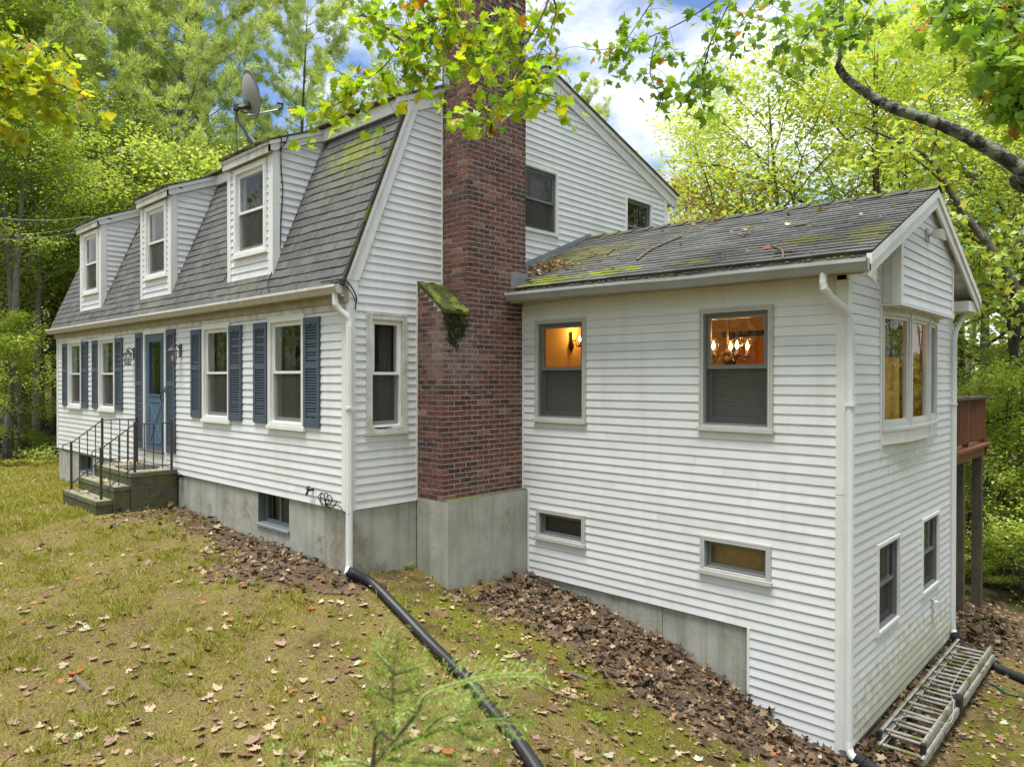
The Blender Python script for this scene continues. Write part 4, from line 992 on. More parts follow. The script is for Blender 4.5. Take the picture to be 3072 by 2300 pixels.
def baluster(root, p, z0, z1):
    b = MB(); n = 22; w = 0.0075
    for i in range(n):
        pass
    o_ = 0
    for i in range(n + 1):
        t = i / n; a = 0 if t < 0.12 or t > 0.88 else (t - 0.12) * 13
        for k in range(4): b.v.append((p[0] + w * 1.2 * math.cos(a + PI / 2 * k), p[1] + w * 1.2 * math.sin(a + PI / 2 * k), z0 + (z1 - z0) * t))
    for i in range(n):
        for k in range(4): b.f.append((i * 4 + k, i * 4 + (k + 1) % 4, i * 4 + 4 + (k + 1) % 4, i * 4 + 4 + k))
    part('baluster', M['iron'], b, root)
def handrail(label, xf, xm, xw):
    r = thing('handrail', label, 'handrail', (xm, -0.6, -0.33), 'iron handrails of the front steps')
    sq = lambda p, z0, z1, w=0.016: part('post', M['iron'], MB().box(p[0] - w, p[0] + w, p[1] - w, p[1] + w, z0, z1), r)
    F, Mi, Wp = (xf, -1.09), (xm, -0.645), (xw, -0.10)
    sq(F, -0.345, 0.485); sq(Mi, 0.06, 0.875); sq(Wp, 0.06, 0.885)
    part('top_rail', M['iron'], MB().tube([(F[0], F[1], 0.465), (Mi[0], Mi[1], 0.84)], 0.011, 6), r)
    part('top_rail', M['iron'], MB().tube([(Mi[0], Mi[1], 0.84), (Wp[0], Wp[1], 0.84)], 0.011, 6), r)
    part('lower_rail', M['iron'], MB().tube([(F[0], F[1], -0.235), (Mi[0], Mi[1], 0.17)], 0.010, 6), r)
    part('lower_rail', M['iron'], MB().tube([(Mi[0], Mi[1], 0.155), (Wp[0], Wp[1], 0.155)], 0.010, 6), r)
    part('scroll', M['iron'], MB().tube(smooth_path([(F[0], F[1], 0.465), (F[0] - 0.01, F[1] - 0.09, 0.45), (F[0] - 0.012, F[1] - 0.125, 0.40), (F[0] - 0.01, F[1] - 0.10, 0.35), (F[0], F[1] - 0.02, 0.315)], 5), 0.0085, 6), r)
    for t in (0.26, 0.52, 0.78):
        x, y = F[0] + (Mi[0] - F[0]) * t, F[1] + (Mi[1] - F[1]) * t
        baluster(r, (x, y), -0.225 + 0.405 * t - 0.12, 0.45 + 0.375 * t)
    for t in (0.25, 0.5, 0.75):
        x, y = Mi[0] + (Wp[0] - Mi[0]) * t, Mi[1] + (Wp[1] - Mi[1]) * t
        baluster(r, (x, y), 0.1, 0.835)
handrail('iron handrail with twisted bars on the side of the steps nearest the chimney', -5.09, -4.945, -4.885)
handrail('iron handrail with twisted bars on the far side of the steps', -6.585, -6.47, -6.41)
mt_ = MB(); mt_.box(-5.95, -5.25, -0.62, -0.15, 0.0, 0.016)
mt_.v = [(x, y, z + 0.072) for x, y, z in mt_.v]
mt_.build('door_mat', M['mat_dark'], None, label='dark grey door mat lying on the top step before the blue door', cat='door mat')

# ---- carriage lanterns beside the door
def lantern(label, x, yc=-0.15):
    r = thing('wall_lantern', label, 'lantern', (x, yc, 1.79), 'carriage lanterns beside the front door')
    m = M['brass_old']
    part('backplate', m, MB().box(x - 0.035, x + 0.035, -0.034, -0.016, 1.92, 2.13), r)
    part('arm', m, MB().tube(smooth_path([(x, -0.03, 2.04), (x, -0.07, 2.10), (x, yc + 0.01, 2.12), (x, yc, 2.09)], 4), 0.009, 6), r)
    part('cap', m, MB().lathe([(0.08, 2.015), (0.075, 2.03), (0.04, 2.05), (0.035, 2.075), (0.012, 2.085), (0.016, 2.10), (0.0, 2.115)], (x, yc, 0), 6), r)
    fr = MB()
    for k in range(6):
        a = 2 * PI * k / 6
        fr.tube([(x + 0.068 * math.cos(a), yc + 0.068 * math.sin(a), 2.018), (x + 0.05 * math.cos(a), yc + 0.05 * math.sin(a), 1.825)], 0.0055, 4)
    fr.lathe([(0.0, 1.80), (0.03, 1.805), (0.055, 1.82), (0.05, 1.83), (0.0, 1.83)], (x, yc, 0), 6)
    part('cage', m, fr, r)
    part('lamp_glass', M['glass_lamp'], MB().lathe([(0.046, 1.83), (0.063, 2.015)], (x, yc, 0), 6), r)
    part('bulb', M['frame_white'], MB().lathe([(0.0, 1.84), (0.015, 1.85), (0.02, 1.9), (0.016, 1.93), (0, 1.95)], (x, yc, 0), 8), r, smooth=True)
lantern('weathered carriage lantern in front of the shutter on the chimney side of the door', -4.715)
lantern('weathered carriage lantern on the far side of the blue door', -6.76, -0.13)

# ---- satellite dish on the nearest dormer
DD = 10.26
dq = lambda cx, cy: at(640 + cx * 400 / 2208, 200 + cy * 400 / 2208, DD)
ds = thing('satellite_dish', 'grey satellite dish on a bent mast above the nearest dormer', 'satellite dish', dq(650, 1290))
ax = (FW * 0.62 + (RT * 0.955 + UP * 0.30) * 0.785).normalized()
maj = (UP * 0.95 - RT * 0.32); maj = (maj - ax * maj.dot(ax)).normalized(); mnr = ax.cross(maj)
cen = dq(590, 470); b = MB(); nr, na = 7, 28
for side in (0, 1):
    for i in range(nr + 1):
        for k in range(na):
            rr = i / nr; a = 2 * PI * k / na
            b.v.append(tuple(cen + maj * (0.325 * rr * math.cos(a)) + mnr * (0.295 * rr * math.sin(a)) + ax * (0.075 * rr * rr - 0.05 + 0.005 * side)))
    o_ = side * (nr + 1) * na
    for i in range(nr):
        for k in range(na):
            q = (o_ + i * na + k, o_ + i * na + (k + 1) % na, o_ + (i + 1) * na + (k + 1) % na, o_ + (i + 1) * na + k); b.f.append(q if side else q[::-1])
for k in range(na): b.f.append((nr * na + k, nr * na + (k + 1) % na, (nr + 1) * na + nr * na + (k + 1) % na, (nr + 1) * na + nr * na + k))
part('reflector', M['dish'], b, ds, smooth=True)
part('rim', M['dish_dark'], MB().tube([cen + maj * (0.327 * math.cos(2 * PI * k / 28)) + mnr * (0.297 * math.sin(2 * PI * k / 28)) + ax * 0.026 for k in range(29)], 0.005, 5), ds)
part('mast', M['dish_dark'], MB().tube(smooth_path([dq(650, 1290), dq(520, 1060), dq(410, 890), dq(385, 800), dq(385, 690)], 5), 0.021, 8), ds, smooth=True)
part('bracket', M['dish_dark'], MB().lathe([(0.0, 0.0), (0.045, 0.0), (0.045, 0.08), (0.0, 0.08)], dq(380, 690) - UP * 0.03 , 8, UP).tube([dq(380, 670), dq(500, 680), dq(580, 640)], 0.032, 8).tube([dq(450, 730), dq(560, 770)], 0.018, 6).lathe([(0.0, -0.015), (0.075, -0.01), (0.06, 0.03), (0.0, 0.03)], dq(560, 640), 10, ax), ds)
part('feed_arm', M['steel'], MB().tube([dq(560, 800), dq(660, 800), dq(1080, 712)], 0.012, 6), ds)
part('receiver', M['dish_dark'], MB().tube([dq(1075, 715), dq(1140, 680), dq(1150, 610)], 0.016, 6).tube([dq(1150, 612), dq(1060, 600)], 0.022, 8), ds)
part('stay', M['steel'], MB().tube([dq(420, 950), dq(640, 1190), dq(700, 1240)], 0.006, 5).tube([dq(395, 900), dq(680, 1260)], 0.006, 5), ds)
part('foot', M['dish_dark'], MB().box(-2.62, -2.44, 0.05, 0.19, 4.83, 4.87), ds)
part('brace', M['dish_dark'], MB().tube([dq(365, 830), dq(395, 1390)], 0.008, 5), ds)

# ---- cables
def cable(name, label, pts, r, m, cat='cable', n=5, group=None):
    o = MB().tube(smooth_path(pts, n), r, 5).build(name, m, None, label=label, cat=cat, group=group, smooth=True); return o
Y1 = lambda cx, cy: (640 + cx * 400 / 2208, 370 + cy * 400 / 2208)
Y2 = lambda cx, cy: (640 + cx * 400 / 2208, 640 + cy * 400 / 2208)
Z1 = lambda cx, cy: (900 + cx * 400 / 2208, 760 + cy * 400 / 2208)
xs1 = -1.74 + 0.055; rp0 = Vector((0, RB[0][0], RB[0][1])) + NR * 0.02
pl = [hit(*Y1(1190, 120), 'x', xs1 + 0.02), hit(*Y1(1240, 200), 'x', xs1 + 0.02), hit(*Y1(1180, 350), 'x', xs1 + 0.02), hit(*Y1(1125, 445), 'x', xs1 + 0.01), hit(*Y1(1125, 760), 'x', xs1 - 0.02), hit(*Y1(1150, 1100), 'x', xs1 - 0.03), hit(*Y1(1120, 1600), 'x', xs1 - 0.03),
      hit(*Y2(1112, 420), 'x', xs1 - 0.03), hit_plane(*Y2(1085, 690), rp0, NR), hit_plane(*Y2(990, 930), rp0, NR), hit_plane(*Y2(900, 1150), rp0, NR), hit_plane(*Y2(930, 1290), rp0, NR)]
cable('antenna_cable', 'black cable from the satellite dish down the nearest dormer to the gutter', pl, 0.0075, M['rubber'])
cable('antenna_cable', 'black cable looped over the nearest dormer roof edge', [hit(*Y1(1085, 200), 'x', xs1 + 0.02), hit(*Y1(1125, 240), 'x', xs1 + 0.02), hit(*Y1(1120, 380), 'x', xs1 + 0.02), hit(*Y1(1100, 445), 'x', xs1 + 0.01), hit(*Y1(1125, 445), 'x', xs1 + 0.01)], 0.0075, M['rubber'])
cable('antenna_cable', 'thick black cable bending from the gutter end round the lower rake', [hit(*Z1(340, 480), 'y', -0.16), hit(*Z1(620, 435), 'y', -0.14), hit(*Z1(720, 435), 'x', 0.085), hit(*Z1(820, 510), 'x', 0.085), hit(*Z1(900, 640), 'x', 0.07), hit(*Z1(935, 740), 'x', 0.05), hit(*Z1(925, 830), 'x', 0.04), hit(*Z1(918, 930), 'x', 0.06)], 0.0085, M['rubber'])
cable('antenna_cable', 'thin black cable bending from the gutter end beside the thicker one', [hit(*Z1(500, 480), 'y', -0.15), hit(*Z1(690, 490), 'x', 0.08), hit(*Z1(780, 570), 'x', 0.075), hit(*Z1(870, 680), 'x', 0.06), hit(*Z1(915, 790), 'x', 0.05)], 0.006, M['rubber'])
E3 = lambda cx, cy: hit(940 + cx * 160 / 1088, 1420 + cy * 140 / 952, 'y', -0.035)
coil = thing('cable_coil', 'coil of black cable hung on the clapboards low by the house corner', 'cable', E3(330, 690))
part('loop', M['rubber'], MB().tube(smooth_path([E3(180, 380), E3(105, 470), E3(150, 580), E3(260, 650), E3(400, 640), E3(530, 660), E3(600, 760), E3(720, 830)], 5), 0.006, 5), coil)
for (cx, cy, rx, ry) in ((255, 530, 60, 140), (370, 610, 80, 85), (330, 500, 60, 120), (385, 560, 90, 130)):
    part('loop', M['rubber'], MB().tube([E3(cx + rx * math.cos(2 * PI * k / 16), cy + ry * math.sin(2 * PI * k / 16)) - Vector((0, 0.004 * k, 0)) for k in range(17)], 0.0065, 5), coil)
def spigot(label, u, v, s=1.0):
    p = hit(u, v, 'y', -0.05)
    r = thing('outdoor_tap', label, 'tap', p)
    part('body', M['bronze'], MB().tube([p + Vector((0, 0.05, 0.02)), p + Vector((0, -0.03, 0.02)), p + Vector((0, -0.06, -0.04)) * 1.0], 0.018 * s, 6).tube([p + Vector((-0.07 * s, -0.02, 0.03)), p + Vector((0.07 * s, -0.02, 0.03))], 0.014 * s, 6), r)
    part('handle', M['bronze'], MB().lathe([(0.0, 0.0), (0.028 * s, 0.002), (0.028 * s, 0.01), (0, 0.012)], p + Vector((0, -0.03, 0.06)), 8).tube([p + Vector((0, -0.03, 0.02)), p + Vector((0, -0.03, 0.06))], 0.006, 5), r)
spigot('rusty double tap on the foundation just beside the steps', 536, 1430, 1.5)
spigot('small brown tap on the clapboards by the cable coil', 931, 1474, 0.9)
for i, (pa, pb_, lb) in enumerate((((278, 649), (-160, 612), 'topmost pale power line leading from the far dormer into the woods'), ((250, 692), (-160, 690), 'lowest pale power line leading from the far dormer into the woods'), ((232, 682), (-160, 671), 'thin middle power line from the far dormer into the woods'))):
    a, c = at(pa[0], pa[1], 15.4), at(pb_[0], pb_[1], 22 + i)
    pts = [a.lerp(c, t) - Vector((0, 0, 0.25 * 4 * t * (1 - t))) for t in [k / 10 for k in range(11)]]
    MB().tube(pts, 0.0055 if i < 2 else 0.004, 5).build('power_line', M['wire'], None, label=lb, cat='power line', group='power lines at the far dormer')

# ---- floodlight, outlet
fp = hit(2372 + 755 * .5435, 500 + 378 * .5435, 'x', bx + 0.02)
fl = thing('floodlight', 'boxy beige floodlight on the clapboards under the wing gable peak', 'floodlight', fp)
part('backplate', M['plate'], MB().box(bx + 0.012, bx + 0.03, fp.y - 0.055, fp.y + 0.055, fp.z - 0.075, fp.z + 0.075), fl)
part('arm', M['plate'], MB().tube([fp + Vector((0.01, 0, 0)), fp + Vector((0.07, 0.02, 0.02))], 0.022, 8), fl)
part('head', M['plate'], MB().hexa([(bx + .07, fp.y - .02, fp.z - .03), (bx + .19, fp.y - .04, fp.z - .07), (bx + .19, fp.y + .13, fp.z - .07), (bx + .07, fp.y + .10, fp.z - .03), (bx + .07, fp.y - .02, fp.z + .05), (bx + .17, fp.y - .04, fp.z + .05), (bx + .17, fp.y + .13, fp.z + .05), (bx + .07, fp.y + .10, fp.z + .05)]), fl)
part('lens', M['glass'], MB().poly([(bx + .192, fp.y - .03, fp.z - .06), (bx + .192, fp.y + .12, fp.z - .06), (bx + .174, fp.y + .12, fp.z + .04), (bx + .174, fp.y - .03, fp.z + .04)]), fl)
part('bulb', M['flashing'], MB().box(bx + .15, bx + .168, fp.y - .02, fp.y + .11, fp.z - .05, fp.z + .03), fl)
op = hit(2372 + 708 * .604, 1300 + 852 * .604, 'x', XE + 0.03)
ob = thing('outlet_box', 'grey weatherproof outlet box low on the end wall of the wing', 'outlet box', op)
part('body', M['plate'], MB().box(XE + 0.01, XE + 0.045, op.y - 0.05, op.y + 0.06, op.z - 0.09, op.z + 0.09), ob)
part('cover', M['downspout'], MB().box(XE + 0.045, XE + 0.085, op.y - 0.04, op.y + 0.05, op.z - 0.07, op.z + 0.06), ob)
hk = hit(2372 + 620 * .604, 1300 + 565 * .604, 'x', XE + 0.02)
MB().tube([hk, hk + Vector((0.03, 0, 0.03)), hk + Vector((0.04, 0, -0.03)), hk + Vector((0.015, 0, -0.07))], 0.008, 5).build('wall_hook', M['downspout'], None, label='small white hook between the two low windows of the end wall', cat='hook')

# ---- corrugated drain pipes
def drain(label, pts, r=0.058, m=None):
    pts = smooth_path(pts, 24); L = [0]
    for a, c in zip(pts, pts[1:]): L.append(L[-1] + (c - a).length)
    n = int(L[-1] / 0.011); out, rs, j = [], [], 0
    for i in range(n + 1):
        s = L[-1] * i / n
        while j < len(L) - 2 and L[j + 1] < s: j += 1
        t = (s - L[j]) / max(L[j + 1] - L[j], 1e-6)
        out.append(pts[j].lerp(pts[j + 1], t)); rs.append(r * (1.0 if i % 2 else 0.9) * (1.12 if i < 8 else 1))
    return MB().tube(out, rs, 14).build('drain_pipe', m or M['black_plastic'], None, label=label, cat='drain pipe', group='black corrugated drain pipes')
D_ = 1.38878
pp = [Vector((0.085, -0.05, -0.70))]
for (u, v) in ((800, 1267), (860, 1325), (930, 1402), (1010, 1482), (1062, 1550), (1105, 1600), (1150, 1662), (1200, 1740)):
    g = ground_hit(u * D_, v * D_ + 4); pp.append(Vector((g.x, g.y, g1(g.x, g.y) + 0.055)))
drain('long black corrugated drain pipe running down the lawn from the house corner', pp)
drain('short black corrugated drain pipe at the near corner of the wing', [Vector((4.93, 2.50, -2.12))] + [Vector((x, y, g1(x, y) + 0.05)) for x, y in ((5.06, 2.49), (5.25, 2.44), (5.5, 2.3), (5.8, 2.05))])
drain('black corrugated drain pipe leading off beyond the far end of the ladder', [Vector((4.90, 6.86, -2.06))] + [Vector((x, y, g1(x, y) + 0.055)) for x, y in ((5.05, 6.70), (5.35, 6.5), (5.7, 6.35), (6.3, 6.2), (7.2, 6.3))])
cable('garden_hose', 'green garden hose lying beside the ladder', [Vector((x, y, g1(x, y) + 0.02)) for x, y in ((4.93, 5.85), (5.02, 5.75), (5.45, 5.9), (5.7, 5.75), (6.0, 5.85), (6.5, 5.7))], 0.011, M['green_plastic'], 'hose')

# ---- ladder
lad = thing('extension_ladder', 'old lichen-stained aluminium extension ladder lying on the ground along the wing', 'ladder', (5.2, 4.6, -2.2))
def ladder_section(x0, x1, y0, y1, z, h, off):
    for x, s in ((x0, -1), (x1, 1)):
        part('rail', M['alu'], MB().box(x - 0.006, x + 0.006, y0, y1, z - h / 2, z + h / 2).box(min(x, x - s * 0.03), max(x, x - s * 0.03), y0, y1, z + h / 2 - 0.006, z + h / 2).box(min(x, x - s * 0.03), max(x, x - s * 0.03), y0, y1, z - h / 2, z - h / 2 + 0.006), lad)
    y = y0 + off
    while y < y1 - 0.03:
        part('rung', M['alu'], MB().tube([(x0 + 0.006, y, z + random.uniform(-.004, .004)), (x1 - 0.006, y, z + random.uniform(-.004, .004))], 0.0175, 8), lad); y += 0.285
    return
zl = g1(5.2, 4.6)
ladder_section(5.02, 5.445, 2.86, 6.45, -2.13, 0.07, 0.10)
ladder_section(5.0, 5.405, 3.0, 6.55, -2.05, 0.07, 0.16)
part('rope', M['wire'], MB().tube(smooth_path([(5.41, 5.9, -2.0), (5.3, 5.6, -1.97), (5.32, 4.6, -1.99), (5.44, 4.1, -1.96), (5.49, 3.7, -2.02), (5.35, 3.55, -1.98), (5.15, 3.5, -1.99), (5.05, 3.3, -2.0)], 6), 0.004, 5), lad)
part('foot', M['rubber'], MB().box(4.985, 5.03, 2.95, 3.01, -2.1, -2.0).box(5.385, 5.43, 2.95, 3.01, -2.1, -2.0).box(5.38, 5.46, 4.35, 4.5, -2.2, -2.0), lad)

# ---- deck behind the wing
dk = thing('wooden_deck', 'red brown wooden deck on tall posts beyond the far end of the wing', 'deck', (4.0, 8.4, -2.3))
for x, y in ((4.72, 8.05), (4.74, 9.32), (2.4, 9.32)):
    part('post', M['post'], MB().box(x - 0.07, x + 0.07, y - 0.07, y + 0.07, g1(x, y) - 0.3, 0.285), dk)
part('beam', M['deck'], MB().box(4.66, 4.80, 7.0, 9.72, 0.285, 0.45), dk)
part('joist', M['deck'], MB().box(1.2, 4.80, 9.60, 9.74, 0.285, 0.45).box(1.2, 4.64, 7.0, 7.06, 0.285, 0.45), dk)
for k in range(19):
    part('floor_board', M['deck'], MB().box(1.2, 4.88, 7.0 + k * 0.145, 7.0 + k * 0.145 + 0.138, 0.452, 0.49), dk)
for y in (7.05, 8.35, 9.66):
    part('rail_post', M['deck'], MB().box(4.70, 4.79, y - 0.045, y + 0.045, 0.49, 1.30), dk)
part('rail', M['deck'], MB().box(4.72, 4.76, 7.0, 9.7, 0.60, 0.68), dk); part('rail', M['deck'], MB().box(4.72, 4.76, 7.0, 9.7, 1.12, 1.20), dk)
part('cap_rail', M['dish_dark'], MB().box(4.67, 4.83, 7.0, 9.75, 1.245, 1.285), dk)
for k in range(22):
    y = 7.1 + k * 0.118; part('baluster', M['deck'], MB().box(4.762, 4.80, y - 0.018, y + 0.018, 0.56, 1.24), dk)
part('rail', M['deck'], MB().box(1.2, 4.7, 9.64, 9.68, 0.60, 0.68).box(1.2, 4.7, 9.64, 9.68, 1.12, 1.20).box(1.2, 4.7, 9.6, 9.74, 1.245, 1.28), dk)
# ================================================================== GROUND, LEAVES, GRASS
def sstep(a, b, x): t = np.clip((x - a) / (b - a), 0, 1); return t * t * (3 - 2 * t)
def wob(x, y): return 0.5 + 0.25 * np.sin(1.7 * x + 0.8 * y + 1.0) + 0.25 * np.sin(2.9 * y - 1.3 * x) * np.sin(0.9 * x + 2.2)
def zones(x, y):
    """How much leaf litter, moss and woodland floor lies at a spot."""
    x, y = np.asarray(x, float), np.asarray(y, float); w = wob(x, y)
    front = (1 - sstep(0.1, 1.15, -y + 0.9 * (w - .5))) * sstep(-5.6, -4.6, x) * (1 - sstep(0.1, 0.7, x)) * (1 - sstep(0.0, 0.3, y))
    slope = sstep(0.75, 1.35, y + 0.4 * (w - .5) - 0.16 * (x - 1.5)) * sstep(0.5, 1.0, x + 0.3 * (y - 1.5)) * (1 - sstep(5.2, 5.6, x))
    endw = sstep(4.7, 4.82, x) * (1 - sstep(5.05, 5.5, x)) * sstep(2.2, 2.6, y)
    woods = np.maximum(np.maximum(sstep(-15.5, -17.5, x + 1.2 * (w - .5)), sstep(8.3, 10.5, y)), np.maximum(sstep(7.5, 10, x), sstep(6.3, 7.5, y) * sstep(4.7, 5.2, x)))
    litter = np.clip(np.maximum.reduce([front, slope, endw * 0.9]), 0, 1)
    moss = sstep(-0.4, 0.15, y - 0.1 * x + 0.5 * (w - .5)) * (1 - sstep(1.1, 1.9, y - 0.12 * x)) * sstep(0.2, 0.8, x) * (1 - sstep(4.8, 5.6, x)) * 0.9
    moss = np.maximum(moss, sstep(5.3, 5.7, x) * (1 - sstep(7, 9, x)) * sstep(1.0, 2.5, y) * (1 - sstep(5.8, 6.8, y)) * (0.3 + 0.6 * w))
    moss = np.maximum(moss, 0.55 * sstep(0.55, 0.8, wob(x * 1.6 + 3, y * 1.6)) * sstep(-3.5, -1.0, x) * sstep(-2.6, -1.2, y))
    return litter, moss * (1 - litter * 0.85), woods
def axis_coords(a, f0, f1, c, st):
    return np.unique(np.concatenate([-np.geomspace(-f0 + 1, -a + 1, 16)[::-1] + 1, np.arange(f0, f1, st), np.geomspace(f1 + 1, c + 1, 16) - 1]))
gx = axis_coords(-170, -17.0, 9.0, 170, 0.11); gy = axis_coords(-170, -7.5, 11.0, 170, 0.11)
X, Y = np.meshgrid(gx, gy); Zg = gh(X, Y)
V = np.stack([X.ravel(), Y.ravel(), Zg.ravel()], 1)
nxg, nyg = len(gx), len(gy)
I = (np.arange(nyg - 1)[:, None] * nxg + np.arange(nxg - 1)[None]).ravel()
F = np.stack([I, I + 1, I + nxg + 1, I + nxg], 1)
def ground_mat():
    m = bpy.data.materials.new('ground'); m.use_nodes = True
    n, l = m.node_tree.nodes, m.node_tree.links
    bs = n['Principled BSDF']; bs.inputs['Roughness'].default_value = 1.0; bs.inputs['Specular IOR Level'].default_value = 0.1
    ge = n.new('ShaderNodeNewGeometry')
    at_ = n.new('ShaderNodeAttribute'); at_.attribute_name = 'zone'
    sep = n.new('ShaderNodeSeparateColor'); l.new(at_.outputs['Color'], sep.inputs[0])
    def nzf(sc, lo, hi, det=6):
        t = n.new('ShaderNodeTexNoise'); t.inputs['Scale'].default_value = sc; t.inputs['Detail'].default_value = det; t.inputs['Roughness'].default_value = 0.65
        l.new(ge.outputs['Position'], t.inputs['Vector'])
        r = n.new('ShaderNodeMapRange'); r.interpolation_type = 'SMOOTHSTEP'; r.inputs['From Min'].default_value = lo; r.inputs['From Max'].default_value = hi
        l.new(t.outputs['Fac'], r.inputs['Value']); return r.outputs['Result'], t.outputs['Fac']
    def mix(f, a, b):
        t = n.new('ShaderNodeMixRGB')
        for k, v in (('Fac', f), ('Color1', a), ('Color2', b)):
            if isinstance(v, (int, float)): t.inputs[k].default_value = v
            elif isinstance(v, tuple): t.inputs[k].default_value = (*v, 1)
            else: l.new(v, t.inputs[k])
        return t.outputs['Color']
    def edge(mask, sc=5.0):
        _, raw = nzf(sc, 0, 1)
        a = n.new('ShaderNodeMath'); a.operation = 'MULTIPLY_ADD'; a.inputs[1].default_value = 1.3; a.inputs[2].default_value = -0.65; l.new(raw, a.inputs[0])
        s = n.new('ShaderNodeMath'); s.operation = 'ADD'; l.new(mask, s.inputs[0]); l.new(a.outputs[0], s.inputs[1])
        r = n.new('ShaderNodeMapRange'); r.interpolation_type = 'SMOOTHSTEP'; r.inputs['From Min'].default_value = 0.35; r.inputs['From Max'].default_value = 0.65; l.new(s.outputs[0], r.inputs['Value']); return r.outputs['Result']
    f1, _ = nzf(1.3, 0.4, 0.62); f2, _ = nzf(22, 0.42, 0.62); f3, _ = nzf(70, 0.4, 0.7); f4, _ = nzf(5, 0.45, 0.6)
    lawn = mix(f1, (0.155, 0.115, 0.036), (0.115, 0.078, 0.038)); lawn = mix(f2, lawn, (0.07, 0.046, 0.026)); lawn = mix(f4, lawn, (0.125, 0.115, 0.02)); lawn = mix(f3, lawn, (0.23, 0.17, 0.075)); lawn = mix(nzf(150, 0.52, 0.64)[0], lawn, (0.055, 0.038, 0.024)); lawn = mix(nzf(120, 0.56, 0.66)[0], lawn, (0.34, 0.30, 0.12))
    lit = mix(f2, (0.09, 0.06, 0.038), (0.042, 0.03, 0.021)); lit = mix(f3, lit, (0.17, 0.12, 0.075))
    mos = mix(f2, (0.105, 0.115, 0.012), (0.055, 0.046, 0.016)); mos = mix(f1, mos, (0.075, 0.052, 0.026)); mos = mix(f3, mos, (0.16, 0.165, 0.018)); mos = mix(nzf(2.6, 0.5, 0.62)[0], mos, (0.07, 0.048, 0.028))
    wd = mix(f2, (0.13, 0.085, 0.055), (0.07, 0.05, 0.033)); wd = mix(f4, wd, (0.06, 0.07, 0.02))
    c = mix(edge(sep.outputs['Green']), lawn, mos); c = mix(edge(sep.outputs['Red']), c, lit); c = mix(edge(sep.outputs['Blue'], 2.0), c, wd)
    l.new(c, bs.inputs['Base Color'])
    bp = n.new('ShaderNodeBump'); bp.inputs['Strength'].default_value = 0.9; bp.inputs['Distance'].default_value = 0.03
    _, raw = nzf(45, 0, 1, 3); l.new(raw, bp.inputs['Height']); l.new(bp.outputs['Normal'], bs.inputs['Normal'])
    return m
gme = np_mesh('ground', V, F, ground_mat(), True)
li_, mo_, wo_ = zones(V[:, 0], V[:, 1])
ca_ = gme.color_attributes.new('zone', 'FLOAT_COLOR', 'POINT')
ca_.data.foreach_set('color', np.stack([li_, mo_, wo_, np.ones(len(V))], 1).astype(np.float32).ravel())
tag(link('ground', gme), kind='structure')

# ---- leaf shapes
def maple_outline(n_lobes=5, sharp=0.5):
    """A lobed leaf outline in its own plane, stalk at the origin, about 1 long."""
    half = [(0.0, 0.0), (0.16, -0.02), (0.34, -0.10), (0.30, 0.06), (0.50, 0.14), (0.42, 0.26), (0.62, 0.46), (0.44, 0.42), (0.30, 0.44), (0.26, 0.52), (0.32, 0.66), (0.22, 0.68), (0.12, 0.82), (0.0, 1.0)]
    return half
HALF = np.array(maple_outline())
def leaf_fan():
    pts = [(x, y) for x, y in HALF] + [(-x, y) for x, y in HALF[::-1][1:-1]]
    v = np.array([(0.0, 0.36)] + pts); n = len(pts)
    f = np.array([(0, 1 + i, 1 + (i + 1) % n) for i in range(n)])
    return v, f
LV, LF = leaf_fan()
LV2 = np.array([(0, .36), (0, 0), (.36, -.08), (.3, .1), (.6, .45), (.28, .46), (.2, .74), (0, 1.0), (-.2, .74), (-.28, .46), (-.6, .45), (-.3, .1), (-.36, -.08)]); LF2 = np.array([(0, 1 + i, 1 + (i + 1) % 12) for i in range(12)])
def leaves_np(pos, size, yaw, tilt, roll, curl, LVt, LFt):
    """Many lobed leaves: position, size and attitude arrays in, vertices and triangles out."""
    n = len(pos); k = len(LVt)
    x = LVt[None, :, 0] * size[:, None]; y = (LVt[None, :, 1]) * size[:, None]
    z = curl[:, None] * (LVt[None, :, 0] ** 2 * 2.2 + (LVt[None, :, 1] - 0.4) ** 2 * 0.8) * size[:, None]
    cr_, sr = np.cos(roll)[:, None], np.sin(roll)[:, None]
    x, z = x * cr_ + z * sr, -x * sr + z * cr_
    ct, st_ = np.cos(tilt)[:, None], np.sin(tilt)[:, None]
    y, z = y * ct - z * st_, y * st_ + z * ct
    cy_, sy = np.cos(yaw)[:, None], np.sin(yaw)[:, None]
    P3 = np.stack([x * cy_ - y * sy, x * sy + y * cy_, z], -1) + pos[:, None, :]
    Fi = (LFt[None] + (np.arange(n) * k)[:, None, None]).reshape(-1, 3)
    return P3.reshape(-1, 3), Fi
RAMP_DRY = [(0.0, (0.40, 0.30, 0.19)), (0.2, (0.28, 0.17, 0.095)), (0.4, (0.18, 0.10, 0.06)), (0.6, (0.33, 0.23, 0.14)), (0.72, (0.13, 0.075, 0.05)), (0.82, (0.30, 0.12, 0.05)), (0.9, (0.50, 0.42, 0.30)), (0.96, (0.36, 0.30, 0.08)), (1.0, (0.17, 0.055, 0.03))]
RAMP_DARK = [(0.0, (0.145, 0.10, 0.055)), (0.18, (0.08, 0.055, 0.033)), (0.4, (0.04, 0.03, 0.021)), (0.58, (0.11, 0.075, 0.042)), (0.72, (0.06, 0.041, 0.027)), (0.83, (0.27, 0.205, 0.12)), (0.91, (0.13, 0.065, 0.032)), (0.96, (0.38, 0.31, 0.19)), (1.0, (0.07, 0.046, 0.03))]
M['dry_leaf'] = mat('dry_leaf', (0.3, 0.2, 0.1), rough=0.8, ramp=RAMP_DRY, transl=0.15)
M['litter_leaf'] = mat('litter_leaf', (0.2, 0.13, 0.08), rough=0.8, ramp=RAMP_DARK, transl=0.08)
